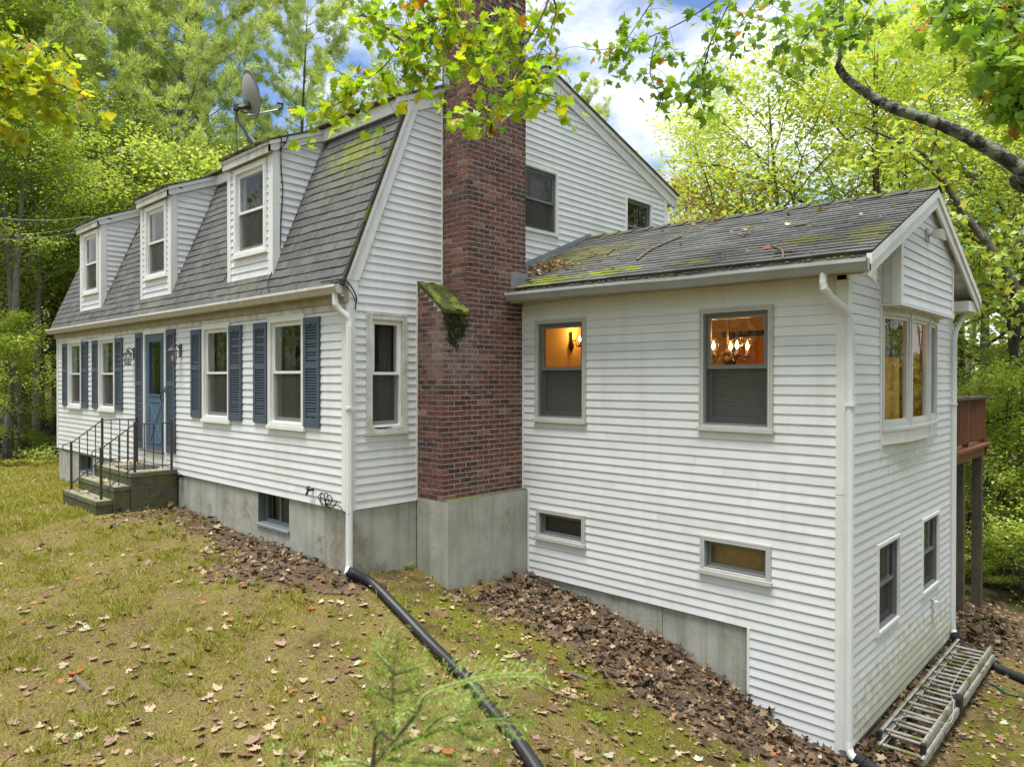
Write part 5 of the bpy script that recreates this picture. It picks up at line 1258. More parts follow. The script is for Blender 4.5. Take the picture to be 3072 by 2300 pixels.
def in_house(x, y, pad=0.02):
    return ((x > -11.53 - pad) & (x < pad) & (y > -pad) & (y < 7.2)) | ((x > -0.1) & (x < XE + pad) & (y > YE - pad) & (y < YF + pad)) | ((x > -0.1) & (x < 0.61 + pad) & (y > 1.06 - pad) & (y < 2.7)) | ((x > -6.63) & (x < -4.84) & (y > -1.23) & (y < 0.1))
def scatter(n, x0, x1, y0, y1, dens):
    x = rng.uniform(x0, x1, n); y = rng.uniform(y0, y1, n)
    k = (rng.random(n) < dens(x, y)) & ~in_house(x, y)
    return x[k], y[k]
def view_ok(x, y):
    z = gh(x, y); d = np.stack([x - CAM.x, y - CAM.y, z - CAM.z], -1); w = d @ np.array(FW)
    u = 1536 + FPX * (d @ np.array(RT)) / np.maximum(w, .1); v = 1150 - FPX * (d @ np.array(UP)) / np.maximum(w, .1)
    return (w > 1.0) & (u > -150) & (u < 3220) & (v < 2480)
def litter_pass(n, box, dens, smin, smax, m, name, label, flat=0.5, lift=0.035):
    x, y = scatter(n, *box, dens)
    k = view_ok(x, y); x, y = x[k], y[k]; N = len(x)
    s = rng.uniform(smin, smax, N)
    pos = np.stack([x, y, gh(x, y) + rng.uniform(0.006, lift, N)], 1)
    v, f = leaves_np(pos, s, rng.uniform(0, 2 * PI, N), rng.normal(0, flat, N), rng.normal(0, flat, N), rng.normal(0.12, 0.35, N), LV2, LF2)
    o = link(name, np_mesh(name, v, f, m)); return tag(o, label, None, None, 'stuff')
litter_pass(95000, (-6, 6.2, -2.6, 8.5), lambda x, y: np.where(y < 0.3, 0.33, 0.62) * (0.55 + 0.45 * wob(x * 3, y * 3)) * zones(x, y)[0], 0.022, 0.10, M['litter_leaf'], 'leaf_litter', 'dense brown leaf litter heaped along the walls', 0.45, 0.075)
litter_pass(80000, (-17, 9, -6, 10), lambda x, y: np.clip(0.05 + 0.2 * zones(x, y)[0] + 0.09 * sstep(-7, 2, x) + 0.30 * sstep(-.5, 2, x + .5 * y) + 0.2 * sstep(5, 5.6, x), 0, 1), 0.012, 0.07, M['dry_leaf'], 'fallen_leaves', 'small dry leaves strewn thinly over the lawn', 0.3, 0.02)
litter_pass(60000, (-36, 22, 7, 40), lambda x, y: zones(x, y)[2] * 0.35, 0.09, 0.17, M['litter_leaf'], 'leaf_litter', 'brown leaf litter on the woodland floor', 0.4, 0.06)
litter_pass(16000, (-36, -15, -12, 8), lambda x, y: zones(x, y)[2] * 0.4, 0.10, 0.18, M['litter_leaf'], 'leaf_litter', 'brown leaf litter under the trees beyond the lawn', 0.4, 0.05)
# the largest fallen leaves are things of their own
LEAF_KINDS = [('pale tan dry maple leaf lying on the lawn', (0.42, 0.31, 0.20)), ('silvery upturned maple leaf lying on the lawn', (0.43, 0.41, 0.31)), ('dark brown curled oak leaf lying on the lawn', (0.16, 0.085, 0.05)), ('orange red maple leaf lying on the lawn', (0.40, 0.13, 0.04)), ('pinkish brown dry leaf lying on the lawn', (0.31, 0.20, 0.14))]
lk = []
for i, (lb, c) in enumerate(LEAF_KINDS):
    mm = mat('fallen_leaf_%d' % i, c, tuple(q * 0.75 for q in c), 40, 0.6, 0.75, rnd=0.15, transl=0.15)
    ms_ = []
    for q in range(2):
        v, f = leaves_np(np.zeros((1, 3)), np.array([1.0]), np.zeros(1), np.array([0.0]), np.zeros(1), np.array([0.12 + 0.25 * q]), LV, LF)
        v[:, 1] -= 0.4; v[:, 2] += 0.05 * np.sin(v[:, 0] * 5 + q)
        ms_.append(np_mesh('fallen_leaf', v, f, mm))
    lk.append((lb, ms_))
cnt = 0
for tries in range(14000):
    u, v = random.uniform(10, 3060), 1500 + 790 * random.random() ** 0.8
    p = ground_hit(u, v)
    if bool(in_house(np.array([p.x]), np.array([p.y]), 0.05)[0]) or p.x > 6.4 or p.y > 6: continue
    z = zones(np.array([p.x]), np.array([p.y]))
    if z[0][0] > 0.55 or random.random() > 0.15 + 0.85 * float(wob(p.x * 2.3 + 1, p.y * 2.3)) ** 1.5: continue
    i = random.choices(range(5), (6, 1.5, 6, 0.7, 5))[0]
    lb, ms_ = lk[i]
    o = link('fallen_leaf', random.choice(ms_), None, (p.x, p.y, g1(p.x, p.y) + 0.014))
    s = random.choice((random.uniform(0.05, 0.08), random.uniform(0.075, 0.12), random.uniform(0.075, 0.12))); o.scale = (s, s, s); o.rotation_euler = (random.gauss(0, .2), random.gauss(0, .2), random.uniform(0, 6.28))
    where = 'on the bare slope right of the drain pipe' if p.x > 1 and p.y > -0.35 * p.x + .1 and p.x < 5.3 else 'beside the ladder' if p.x >= 5.3 else 'near the front steps' if p.x < -3.2 and p.y > -2.6 else 'on the left side of the lawn' if p.x < -1.2 else 'beside the hemlock sapling' if p.x > 2.2 else 'on the lawn before the cellar window' if (p - CAM).dot(FW) > 7.2 else 'close along the drain pipe' if min((p - q).length for q in pp) < 0.75 else 'at the front edge of the open lawn' if (p - CAM).dot(FW) < 5.4 else 'in the middle of the open lawn'
    tag(o, ('large ' if s > .105 else 'small ' if s < .078 else '') + lb.split(' lying')[0] + ' ' + where, 'leaf', 'fallen leaves on the lawn')
    cnt += 1
    if cnt >= 265: break

# ---- grass blades
RAMP_GRASS = [(0.0, (0.35, 0.355, 0.055)), (0.25, (0.25, 0.285, 0.04)), (0.5, (0.40, 0.34, 0.085)), (0.7, (0.31, 0.32, 0.045)), (0.85, (0.155, 0.22, 0.035)), (1.0, (0.43, 0.36, 0.13))]
M['grass'] = mat('grass_blade', (0.3, 0.3, 0.08), rough=0.7, ramp=RAMP_GRASS, transl=0.3)
def blades(n, box, dens, hmin, hmax, wd):
    x, y = scatter(n, *box, dens); k = view_ok(x, y); x, y = x[k], y[k]; N = len(x)
    z = gh(x, y) - 0.004; h = rng.uniform(hmin, hmax, N); a = rng.uniform(0, 2 * PI, N); w = rng.uniform(0.6, 1.2, N) * wd
    ln = rng.uniform(0.3, 1.4, N) * h; b_ = rng.uniform(0, 2 * PI, N)
    p = np.stack([x, y, z], 1); s = np.stack([np.cos(a), np.sin(a), 0 * a], 1) * w[:, None]; L = np.stack([np.cos(b_), np.sin(b_), 0 * a], 1) * ln[:, None]; U = np.stack([0 * a, 0 * a, h], 1)
    mid = p + U * 0.65 + L * 0.35
    v = np.stack([p - s, p + s, mid + s * 0.7, p + U + L, mid - s * 0.7], 1)
    f = (np.array([0, 1, 2, 3, 4])[None] + (np.arange(N) * 5)[:, None])
    return v.reshape(-1, 3), f
def lawn_d(x, y):
    l_, m_, w_ = zones(x, y); t = sstep(0.25, 0.7, wob(x * 1.9, y * 1.9 + 2)) * 0.8 + 0.2
    return np.clip((1 - l_) * (1 - w_) * (1 - 0.65 * m_) * t * (1 - 0.6 * sstep(-1.0, 3.0, x + 0.6 * y)), 0, 1)
def clumps(n, box, dens, K, sig, hmin, hmax, wd):
    cx_, cy_ = scatter(n, *box, dens); k = view_ok(cx_, cy_); cx_, cy_ = cx_[k], cy_[k]
    vig = np.repeat(rng.uniform(.45, 1.25, len(cx_)), K); x = np.repeat(cx_, K) + rng.normal(0, sig, len(cx_) * K) * vig; y = np.repeat(cy_, K) + rng.normal(0, sig, len(cx_) * K) * vig
    k = ~in_house(x, y, 0.0); x, y, vig, ox, oy = x[k], y[k], vig[k], (x - np.repeat(cx_, K))[k], (y - np.repeat(cy_, K))[k]; N = len(x)
    h = rng.uniform(hmin, hmax, N) * vig; a = rng.uniform(0, 2 * PI, N); b_ = np.arctan2(oy, ox) + rng.normal(0, .8, N); ln = rng.uniform(.3, 1.3, N) * h; w = rng.uniform(.6, 1.2, N) * wd
    p = np.stack([x, y, gh(x, y) - .004], 1); s = np.stack([np.cos(a), np.sin(a), 0 * a], 1) * w[:, None]; L = np.stack([np.cos(b_), np.sin(b_), 0 * a], 1) * ln[:, None]; U = np.stack([0 * a, 0 * a, h], 1)
    mid = p + U * .68 + L * .35; v = np.stack([p - s, p + s, mid + s * .7, p + U * .95 + L, mid - s * .7], 1)
    return v.reshape(-1, 3), np.array([0, 1, 2, 3, 4])[None] + (np.arange(N) * 5)[:, None]
v1, f1_ = clumps(17000, (-9, 6.5, -6, 2.5), lambda x, y: lawn_d(x, y) * sstep(.3, .6, wob(x * 4.3 + 1, y * 4.1)), 15, .028, .03, .105, .0036)
tag(link('grass', np_mesh('grass', v1, f1_, M['grass'])), 'tufts of yellow green grass standing out of the worn lawn', kind='stuff')
v1, f1_ = blades(330000, (-9, 6.5, -6, 2.5), lambda x, y: np.clip(lawn_d(x, y) * 0.9 + 0.12, 0, 1) * (1 - zones(x, y)[0]), 0.012, 0.045, 0.0034)
tag(link('grass', np_mesh('grass', v1, f1_, M['grass'])), 'short yellowing grass on the lawn in front of the house', kind='stuff')
v1, f1_ = blades(120000, (-18, -5, -9, 3), lambda x, y: lawn_d(x, y), 0.03, 0.10, 0.0085)
tag(link('grass', np_mesh('grass', v1, f1_, M['grass'])), 'longer yellow green grass on the far part of the lawn', kind='stuff')
# ================================================================== TREES
def leaf_mat(name, ramp, transl=0.42, rough=0.55):
    return mat(name, (0.2, 0.3, 0.05), rough=0.42, ramp=ramp, transl=transl, spec=0.5)
M['leaf_bright'] = leaf_mat('leaf_bright', [(0, (0.45, 0.57, 0.11)), (0.3, (0.35, 0.50, 0.10)), (0.6, (0.52, 0.60, 0.12)), (0.85, (0.28, 0.42, 0.10)), (0.96, (0.64, 0.58, 0.09)), (1, (0.58, 0.38, 0.10))])
M['leaf_mid'] = leaf_mat('leaf_mid', [(0, (0.32, 0.44, 0.10)), (0.3, (0.23, 0.36, 0.085)), (0.6, (0.41, 0.50, 0.10)), (0.85, (0.18, 0.29, 0.07)), (0.96, (0.52, 0.52, 0.09)), (1, (0.52, 0.40, 0.09))], .5)
M['leaf_pale'] = leaf_mat('leaf_pale', [(0, (0.46, 0.57, 0.18)), (0.3, (0.36, 0.49, 0.15)), (0.6, (0.55, 0.62, 0.16)), (0.85, (0.23, 0.34, 0.10)), (1, (0.60, 0.59, 0.16))], .52)
M['leaf_orange'] = leaf_mat('leaf_orange', [(0, (0.36, 0.37, 0.08)), (0.35, (0.42, 0.36, 0.08)), (0.6, (0.48, 0.28, 0.09)), (0.8, (0.30, 0.33, 0.08)), (1, (0.50, 0.22, 0.08))])
M['leaf_oak'] = leaf_mat('leaf_oak', [(0, (0.15, 0.29, 0.04)), (0.4, (0.22, 0.39, 0.04)), (0.7, (0.32, 0.47, 0.04)), (0.95, (0.11, 0.21, 0.04)), (1, (0.5, 0.22, 0.05))], 0.45)
M['leaf_near'] = leaf_mat('leaf_near', [(0, (0.33, 0.50, 0.025)), (0.3, (0.23, 0.41, 0.025)), (0.55, (0.46, 0.56, 0.025)), (0.75, (0.15, 0.29, 0.03)), (0.95, (0.52, 0.52, 0.02)), (1, (0.42, 0.13, 0.03))], 0.5)
M['leaf_yellow'] = leaf_mat('leaf_yellow', [(0, (0.42, 0.50, 0.03)), (0.35, (0.28, 0.42, 0.03)), (0.65, (0.52, 0.53, 0.03)), (0.9, (0.20, 0.32, 0.035)), (0.96, (0.56, 0.42, 0.03)), (1, (0.40, 0.17, 0.03))], 0.5)
M['pine_needle'] = leaf_mat('pine_needle', [(0, (0.50, 0.60, 0.22)), (0.4, (0.42, 0.53, 0.18)), (0.7, (0.58, 0.66, 0.25)), (0.92, (0.30, 0.40, 0.14)), (1, (0.64, 0.62, 0.32))], 0.42, 0.5)
M['hemlock'] = leaf_mat('hemlock_needle', [(0, (0.21, 0.31, 0.045)), (0.5, (0.29, 0.39, 0.055)), (1, (0.13, 0.21, 0.03))], 0.35)
M['fern'] = leaf_mat('fern_leaf', [(0, (0.30, 0.36, 0.06)), (0.5, (0.42, 0.38, 0.07)), (1, (0.20, 0.30, 0.05))])

def quads(pos, u, w, size, asp, bend_=0.12):
    """Leaf blades: five-point pieces along u, width along w."""
    L = size[:, None]; a = asp[:, None]; n = np.cross(u, w)
    v = np.stack([pos - u * L * .5, pos + w * L * a * .5 - u * L * .08 + n * L * bend_, pos + u * L * .5, pos - w * L * a * .5 - u * L * .08 + n * L * bend_], 1)
    f = np.array([0, 1, 2, 3])[None] + (np.arange(len(pos)) * 4)[:, None]
    return v.reshape(-1, 3), f
def unit(v): return v / np.maximum(np.linalg.norm(v, axis=-1, keepdims=True), 1e-9)
def sprays(r, centers, K, sig, flat, size, asp=0.62, droop=0.25):
    C = np.repeat(np.array(centers), K, 0); N = len(C)
    C = C + r.normal(0, 1, (N, 3)) * np.array([sig, sig, sig * flat])
    yaw = r.uniform(0, 2 * PI, N); tl = r.normal(-droop, 0.35, N)
    u = np.stack([np.cos(yaw) * np.cos(tl), np.sin(yaw) * np.cos(tl), np.sin(tl)], 1)
    w = np.stack([-np.sin(yaw), np.cos(yaw), r.normal(0, 0.35, N)], 1); w = unit(w - u * (w * u).sum(1, keepdims=True))
    return quads(C, u, w, r.uniform(.7, 1.25, N) * size, r.uniform(.8, 1.2, N) * asp)
def broadleaf(seed, H, n_limb, spread, low, K, sig, size, lean=0.06, twig_r=0.012):
    r = np.random.default_rng(seed); b = MB()
    tr = [Vector((0, 0, -0.4))]; d = Vector((r.normal(0, lean), r.normal(0, lean), 1))
    for i in range(9):
        d = (d + Vector((r.normal(0, .05), r.normal(0, .05), 0.0))).normalized(); tr.append(tr[-1] + d * (H * 0.95 / 9))
    R0 = H * 0.0115
    b.tube(tr, [R0 * (1.25 if i == 0 else (1 - i / 10.5)) for i in range(10)], 7)
    cents = []
    for k in range(n_limb):
        t = low + (0.98 - low) * (k + r.random()) / n_limb; i = min(int(t * 9), 8); p = tr[i].lerp(tr[i + 1], t * 9 - i)
        a = k * 2.4 + r.uniform(-.5, .5); L = spread * (0.35 + 0.65 * math.sin(PI * min(1, 0.18 + 0.82 * t))) * r.uniform(.75, 1.2)
        el = 0.25 + 0.75 * t + r.normal(0, .1); dv = Vector((math.cos(a) * math.cos(el), math.sin(a) * math.cos(el), math.sin(el))); pts = [p]
        for q in range(5):
            dv = (dv + Vector((r.normal(0, .12), r.normal(0, .12), r.normal(-0.02, .08)))).normalized(); pts.append(pts[-1] + dv * L / 5)
        rr = R0 * (1 - t) * 0.45 + twig_r
        b.tube(pts, [rr * (1 - q / 6.5) for q in range(6)], 5, False)
        for q in range(2, 6):
            for m_ in range(2):
                sd_ = (dv + Vector((r.normal(0, .8), r.normal(0, .8), r.normal(0, .3)))).normalized() * L * r.uniform(.18, .38); e = pts[q] + sd_
                b.tube([pts[q], (pts[q] + e) / 2 + Vector((0, 0, .03)), e], [rr * .4, rr * .3, rr * .12], 4, False)
                cents += [tuple(e), tuple((pts[q] + e) / 2)]
            cents.append(tuple(pts[q]))
    v, f = sprays(r, cents, K, sig, 0.42, size)
    return b, v, f
def pine(seed, H, low, K):
    r = np.random.default_rng(seed); b = MB(); tr = [Vector((0, 0, -.4))]; d = Vector((r.normal(0, .03), r.normal(0, .03), 1))
    for i in range(10):
        d = (d + Vector((r.normal(0, .015), r.normal(0, .015), 0))).normalized(); tr.append(tr[-1] + d * H / 10)
    R0 = H * .0105; b.tube(tr, [R0 * (1 - i / 10.6) for i in range(11)], 8)
    P_, D_2 = [], []
    z = low
    while z < 0.985:
        i = min(int(z * 10), 9); p = tr[i].lerp(tr[i + 1], z * 10 - i); nb = r.integers(3, 6); a0 = r.uniform(0, 6.28)
        for k in range(nb):
            a = a0 + 2 * PI * k / nb + r.normal(0, .25); L = H * 0.20 * (math.sin(PI * min(1, 0.25 + .75 * (1 - z))) * .75 + .25 * (1 - z)) * r.uniform(.55, 1.2) + .3
            el = -0.12 + 0.7 * z + r.normal(0, .12); dv = Vector((math.cos(a) * math.cos(el), math.sin(a) * math.cos(el), math.sin(el))); pts = [p]
            for q in range(6):
                dv = (dv + Vector((r.normal(0, .10), r.normal(0, .10), .07))).normalized(); pts.append(pts[-1] + dv * L / 6)
            rr = max(.012, R0 * .28 * (1 - z)); b.tube(pts, [rr * (1 - q / 7) for q in range(7)], 5, False)
            for q in range(2, 7):
                for m_ in range(4):
                    sd_ = (dv + Vector((r.normal(0, .75), r.normal(0, .75), r.normal(.12, .22)))).normalized(); ln = L * r.uniform(.10, .26); e = pts[q] + sd_ * ln
                    if m_ < 2: b.tube([pts[q], e], [rr * .3, .004], 3, False)
                    ns = 3
                    for s_ in range(ns): P_.append(tuple(pts[q].lerp(e, .35 + .65 * (s_ + r.random()) / ns))); D_2.append(tuple(sd_))
        z += .75 / H * r.uniform(.7, 1.3)
    C = np.repeat(np.array(P_), K, 0); D = np.repeat(np.array(D_2), K, 0); N = len(C)
    u = unit(D * .9 + r.normal(0, .62, (N, 3)) + np.array([0, 0, .28])); sz = r.uniform(.16, .28, N); w = unit(np.cross(u, r.normal(0, 1, (N, 3))))
    C = C + r.normal(0, .05, (N, 3)) + u * sz[:, None] * .5
    v, f = quads(C, u, w, sz, np.full(N, .12), 0.0)
    return b, v, f
TREE = {}
def kind_of_tree(key, gen, bark, leaf):
    b, v, f = gen; me = bpy.data.meshes.new('trunk'); me.from_pydata(b.v, [], b.f); me.materials.append(M[bark]); me.polygons.foreach_set('use_smooth', [True] * len(me.polygons))
    TREE[key] = (me, v, f, {})
def crown_mesh(key, leaf):
    me, v, f, d = TREE[key]
    if leaf not in d: d[leaf] = np_mesh('crown', v, f, M[leaf])
    return d[leaf]
kind_of_tree('mapleA', broadleaf(1, 13, 30, 4.6, .16, 21, .42, .15), 'bark', 0)
kind_of_tree('mapleB', broadleaf(2, 15, 32, 4.4, .24, 21, .43, .155), 'bark', 0)
kind_of_tree('mapleC', broadleaf(3, 10, 28, 3.6, .12, 19, .38, .15), 'bark_pale', 0)
kind_of_tree('saplingA', broadleaf(4, 4.6, 17, 1.9, .12, 26, .21, .10, .12, .006), 'bark', 0)
kind_of_tree('saplingB', broadleaf(5, 6.5, 20, 2.4, .08, 28, .27, .11, .1, .007), 'bark', 0)
kind_of_tree('bushA', broadleaf(6, 2.2, 14, 1.4, .05, 18, .15, .085, .2, .005), 'bark', 0)
kind_of_tree('tallA', broadleaf(7, 19, 24, 4.2, .48, 30, .42, .15), 'bark_pale', 0)
kind_of_tree('pineA', pine(8, 22, .24, 18), 'bark', 0)
kind_of_tree('pineB', pine(9, 19, .18, 18), 'bark', 0)
def plant(name, cat, label, u, depth, key, leaf, sc=1.0, rot=0.0, group=None, v=1150):
    p = at(u, v, depth); z = g1(p.x, p.y)
    t = thing(name, label, cat, (p.x, p.y, z), group); t.rotation_euler = (0, 0, rot); t.scale = (sc, sc, sc)
    for nm, me in (('trunk', TREE[key][0]), ('crown', crown_mesh(key, leaf))):
        o = bpy.data.objects.new(nm, me); COL.objects.link(o); o.parent = t
    return t
WG = 'trees of the woods round the house'
T = [
 # pines at the upper left
 ('pine_tree', 'tall feathery white pine at the upper left corner, its top out of sight', 90, 29, 'pineA', 'pine_needle', 1.05, 0.3),
 ('pine_tree', 'tall feathery white pine left of the satellite dish, above the farthest dormer', 420, 31, 'pineB', 'pine_needle', 1.2, 1.2),
 ('pine_tree', 'slim white pine right behind the satellite dish', 640, 33, 'pineA', 'pine_needle', 1.0, 2.3),
 ('pine_tree', 'open white pine standing against cloud right of the satellite dish', 870, 33, 'pineB', 'pine_needle', 1.02, 4.0),
 ('pine_tree', 'distant white pine showing beyond the roof left of the chimney', 1180, 42, 'pineA', 'pine_needle', 0.9, 5.1),
 ('pine_tree', 'white pine peeking out right of the gable peak', 1770, 38, 'pineB', 'pine_needle', 0.88, 0.8),
 ('pine_tree', 'pine far back between the gable and the orange maple', 1990, 46, 'pineA', 'pine_needle', 0.62, 2.0),
 ('pine_tree', 'dark pine at the left edge standing behind the lawn', -110, 25, 'pineA', 'pine_needle', 0.9, 3.3),
 ('pine_tree', 'white pine second from the upper left corner', 250, 35, 'pineA', 'pine_needle', 1.1, 4.4),
 ('pine_tree', 'feathery white pine between the upper left corner and the dish', 520, 27, 'pineA', 'pine_needle', 0.95, 5.5),
 ('pine_tree', 'broad feathery pine near the left edge above the hanging yellow leaves', 180, 27, 'pineB', 'pine_needle', 1.1, 1.0),
 ('maple_tree', 'pale maple standing between the pines over the middle dormer', 600, 28, 'mapleA', 'leaf_pale', 0.9, 3.9),
 ('maple_tree', 'tall pale maple at the left edge behind the hanging yellow leaves', 40, 28, 'mapleB', 'leaf_pale', 0.85, 2.5),
 ('maple_tree', 'rounded pale green maple above the farthest dormer', 260, 25.5, 'mapleC', 'leaf_pale', 1.0, 0.4),
 ('maple_tree', 'yellow green maple over the middle dormer', 480, 26, 'mapleC', 'leaf_pale', 1.05, 1.9),
 ('maple_tree', 'pale maple crown behind the dish mast', 700, 26.5, 'mapleC', 'leaf_pale', 1.02, 3.2),
 ('maple_tree', 'pale maple crown between the dish and the near roof edge', 930, 28, 'mapleC', 'leaf_pale', 0.98, 5.0),
 ('maple_tree', 'green maple left of the farthest dormer, its crown above the power lines', 60, 26, 'mapleB', 'leaf_mid', 0.72, 0.9),
 ('maple_tree', 'dark green maple at the left edge, its low boughs over the lawn', -60, 23.5, 'mapleB', 'leaf_mid', 0.62, 2.6),
 ('maple_tree', 'maple crown behind the roof just left of the chimney', 1120, 30, 'mapleC', 'leaf_pale', 0.95, 2.2),
 ('maple_tree', 'mid green maple behind the far end of the house', 185, 25, 'mapleB', 'leaf_mid', 0.66, 4.1),
 ('maple_tree', 'maple far back behind the middle dormer', 560, 33, 'mapleB', 'leaf_pale', 0.82, 0.2),
 ('maple_tree', 'maple far back behind the farthest dormer', 330, 34, 'mapleB', 'leaf_pale', 0.8, 2.2),
 ('young_maple', 'young maple with yellow tips beside the far corner of the house', 70, 20.6, 'saplingB', 'leaf_bright', 0.66, 0.4),
 ('tall_tree', 'brown trunk standing nearest the left edge where the lawn ends', 22, 20.6, 'tallA', 'leaf_mid', 0.62, 3.1),
 ('tall_tree', 'slim dark trunk behind the ferns at the lawn edge', 64, 21.4, 'tallA', 'leaf_mid', 0.6, 0.6),
 ('tall_tree', 'slim trunk close to the far corner of the house', 108, 22.2, 'tallA', 'leaf_mid', 0.58, 5.0),
 ('young_maple', 'low dark sapling left of the far corner, behind the lawn edge', 45, 23.0, 'saplingA', 'leaf_mid', 0.55, 1.0),
 ('tall_tree', 'bare stemmed tall tree behind the dark understorey at the left', 30, 24, 'tallA', 'leaf_mid', 0.85, 0.1),
 ('tall_tree', 'tall thin stem left of the far corner of the house', 120, 25.5, 'tallA', 'leaf_mid', 0.8, 1.7),
 # right side
 ('maple_tree', 'orange tinted maple between the gable and the wing roof', 2120, 21, 'mapleC', 'leaf_orange', 0.92, 1.0),
 ('maple_tree', 'bright yellow green maple rising behind the wing ridge', 2380, 18.5, 'mapleA', 'leaf_bright', 0.95, 2.0),
 ('maple_tree', 'bright maple behind the wing gable peak', 2700, 17.5, 'mapleA', 'leaf_bright', 1.0, 3.4),
 ('maple_tree', 'yellow green maple at the right edge above the deck', 3010, 17, 'mapleA', 'leaf_bright', 1.0, 5.2),
 ('maple_tree', 'tall bright maple farther back over the middle of the wing', 2500, 24, 'mapleB', 'leaf_bright', 1.05, 0.7),
 ('maple_tree', 'tall bright maple farther back at the right edge', 2880, 24, 'mapleB', 'leaf_bright', 1.1, 2.9),
 ('maple_tree', 'tall pale maple beyond the orange one', 2250, 28, 'mapleB', 'leaf_pale', 0.95, 4.6),
 ('maple_tree', 'maple beyond the right edge of the woods', 3250, 19, 'mapleA', 'leaf_bright', 1.0, 0.6),
 ('maple_tree', 'pale green maple low behind the gable corner', 2020, 26, 'mapleC', 'leaf_pale', 0.9, 3.0),
 ('tall_tree', 'pale barked tall tree right of the deck posts', 3045, 14.8, 'tallA', 'leaf_bright', 0.75, 2.2),
 ('tall_tree', 'tall tree with a thin grey trunk behind the deck rail', 2960, 20, 'tallA', 'leaf_bright', 0.8, 4.2),
 ('young_maple', 'leafy sapling just right of the deck', 3010, 14.4, 'saplingB', 'leaf_bright', 0.72, 0.7),
 ('young_maple', 'low sapling behind the deck posts', 2900, 16.0, 'saplingA', 'leaf_bright', 0.85, 2.6),
 ('young_maple', 'green sapling at the right edge below the deck', 3100, 13.2, 'saplingA', 'leaf_bright', 0.7, 5.0),
 ('young_maple', 'green sapling far back under the deck', 2950, 19.0, 'saplingB', 'leaf_mid', 0.8, 1.4),
 ('shrub', 'small shrub at the foot of the trees below the deck', 3020, 15.6, 'bushA', 'leaf_mid', 0.6, 0.0),
 ('shrub', 'low shrub by the farther deck post', 2960, 14.2, 'bushA', 'leaf_bright', 0.5, 2.0),
 ('shrub', 'low dark shrub left of the far corner of the house', 110, 21.6, 'bushA', 'leaf_mid', 0.45, 3.0),
]
for nm, lb, u, dp, key, leaf, sc, rot in T: plant(nm, 'shrub' if nm == 'shrub' else 'tree', lb, u, dp, key, leaf, sc, rot, WG)
# the rest of the woods, one mass all the way round
def woods():
    r = np.random.default_rng(77); n = 150000
    a = r.uniform(0, 2 * PI, n); rad = 40 + r.exponential(9, n)
    x = CAM.x - 6 + rad * np.cos(a); y = CAM.y + 5 + rad * np.sin(a)
    view = np.cos(a - math.atan2(FW.y, FW.x))
    top = 8.5 + 11 * np.clip((0.35 - view) / 0.6, 0, 1) + 2.5 * np.sin(a * 9) + 1.8 * np.sin(a * 23 + 1) + 1.2 * np.sin(a * 51)  # unseen side raised so panes reflect dark trees, not bright sky
    h = r.random(n) ** 0.9 * top
    c = np.stack([x, y, gh(x, y) + h], 1)
    yaw = r.uniform(0, 6.28, n); tl = r.normal(-.2, .5, n)
    u = np.stack([np.cos(yaw) * np.cos(tl), np.sin(yaw) * np.cos(tl), np.sin(tl)], 1); w = unit(np.cross(u, r.normal(0, 1, (n, 3))))
    return quads(c, u, w, r.uniform(.28, .6, n), r.uniform(.5, .8, n))
v, f = woods(); tag(link('woods', np_mesh('woods', v, f, M['leaf_mid'])), 'far woods closing the view between the nearer trees', kind='stuff')
tb = MB()
for k in range(260):
    a = random.uniform(0, 6.28); rad = random.uniform(27, 55); x, y = CAM.x - 6 + rad * math.cos(a), CAM.y + 5 + rad * math.sin(a)
    z = g1(x, y); ln = random.uniform(7, 13); rr = random.uniform(.07, .18)
    tb.tube([(x, y, z - .3), (x + random.gauss(0, .3), y + random.gauss(0, .3), z + ln)], [rr, rr * .4], 5, False)
tb.build('woods', M['bark'], None, kind='stuff', label='thin grey trunks of the far woods')

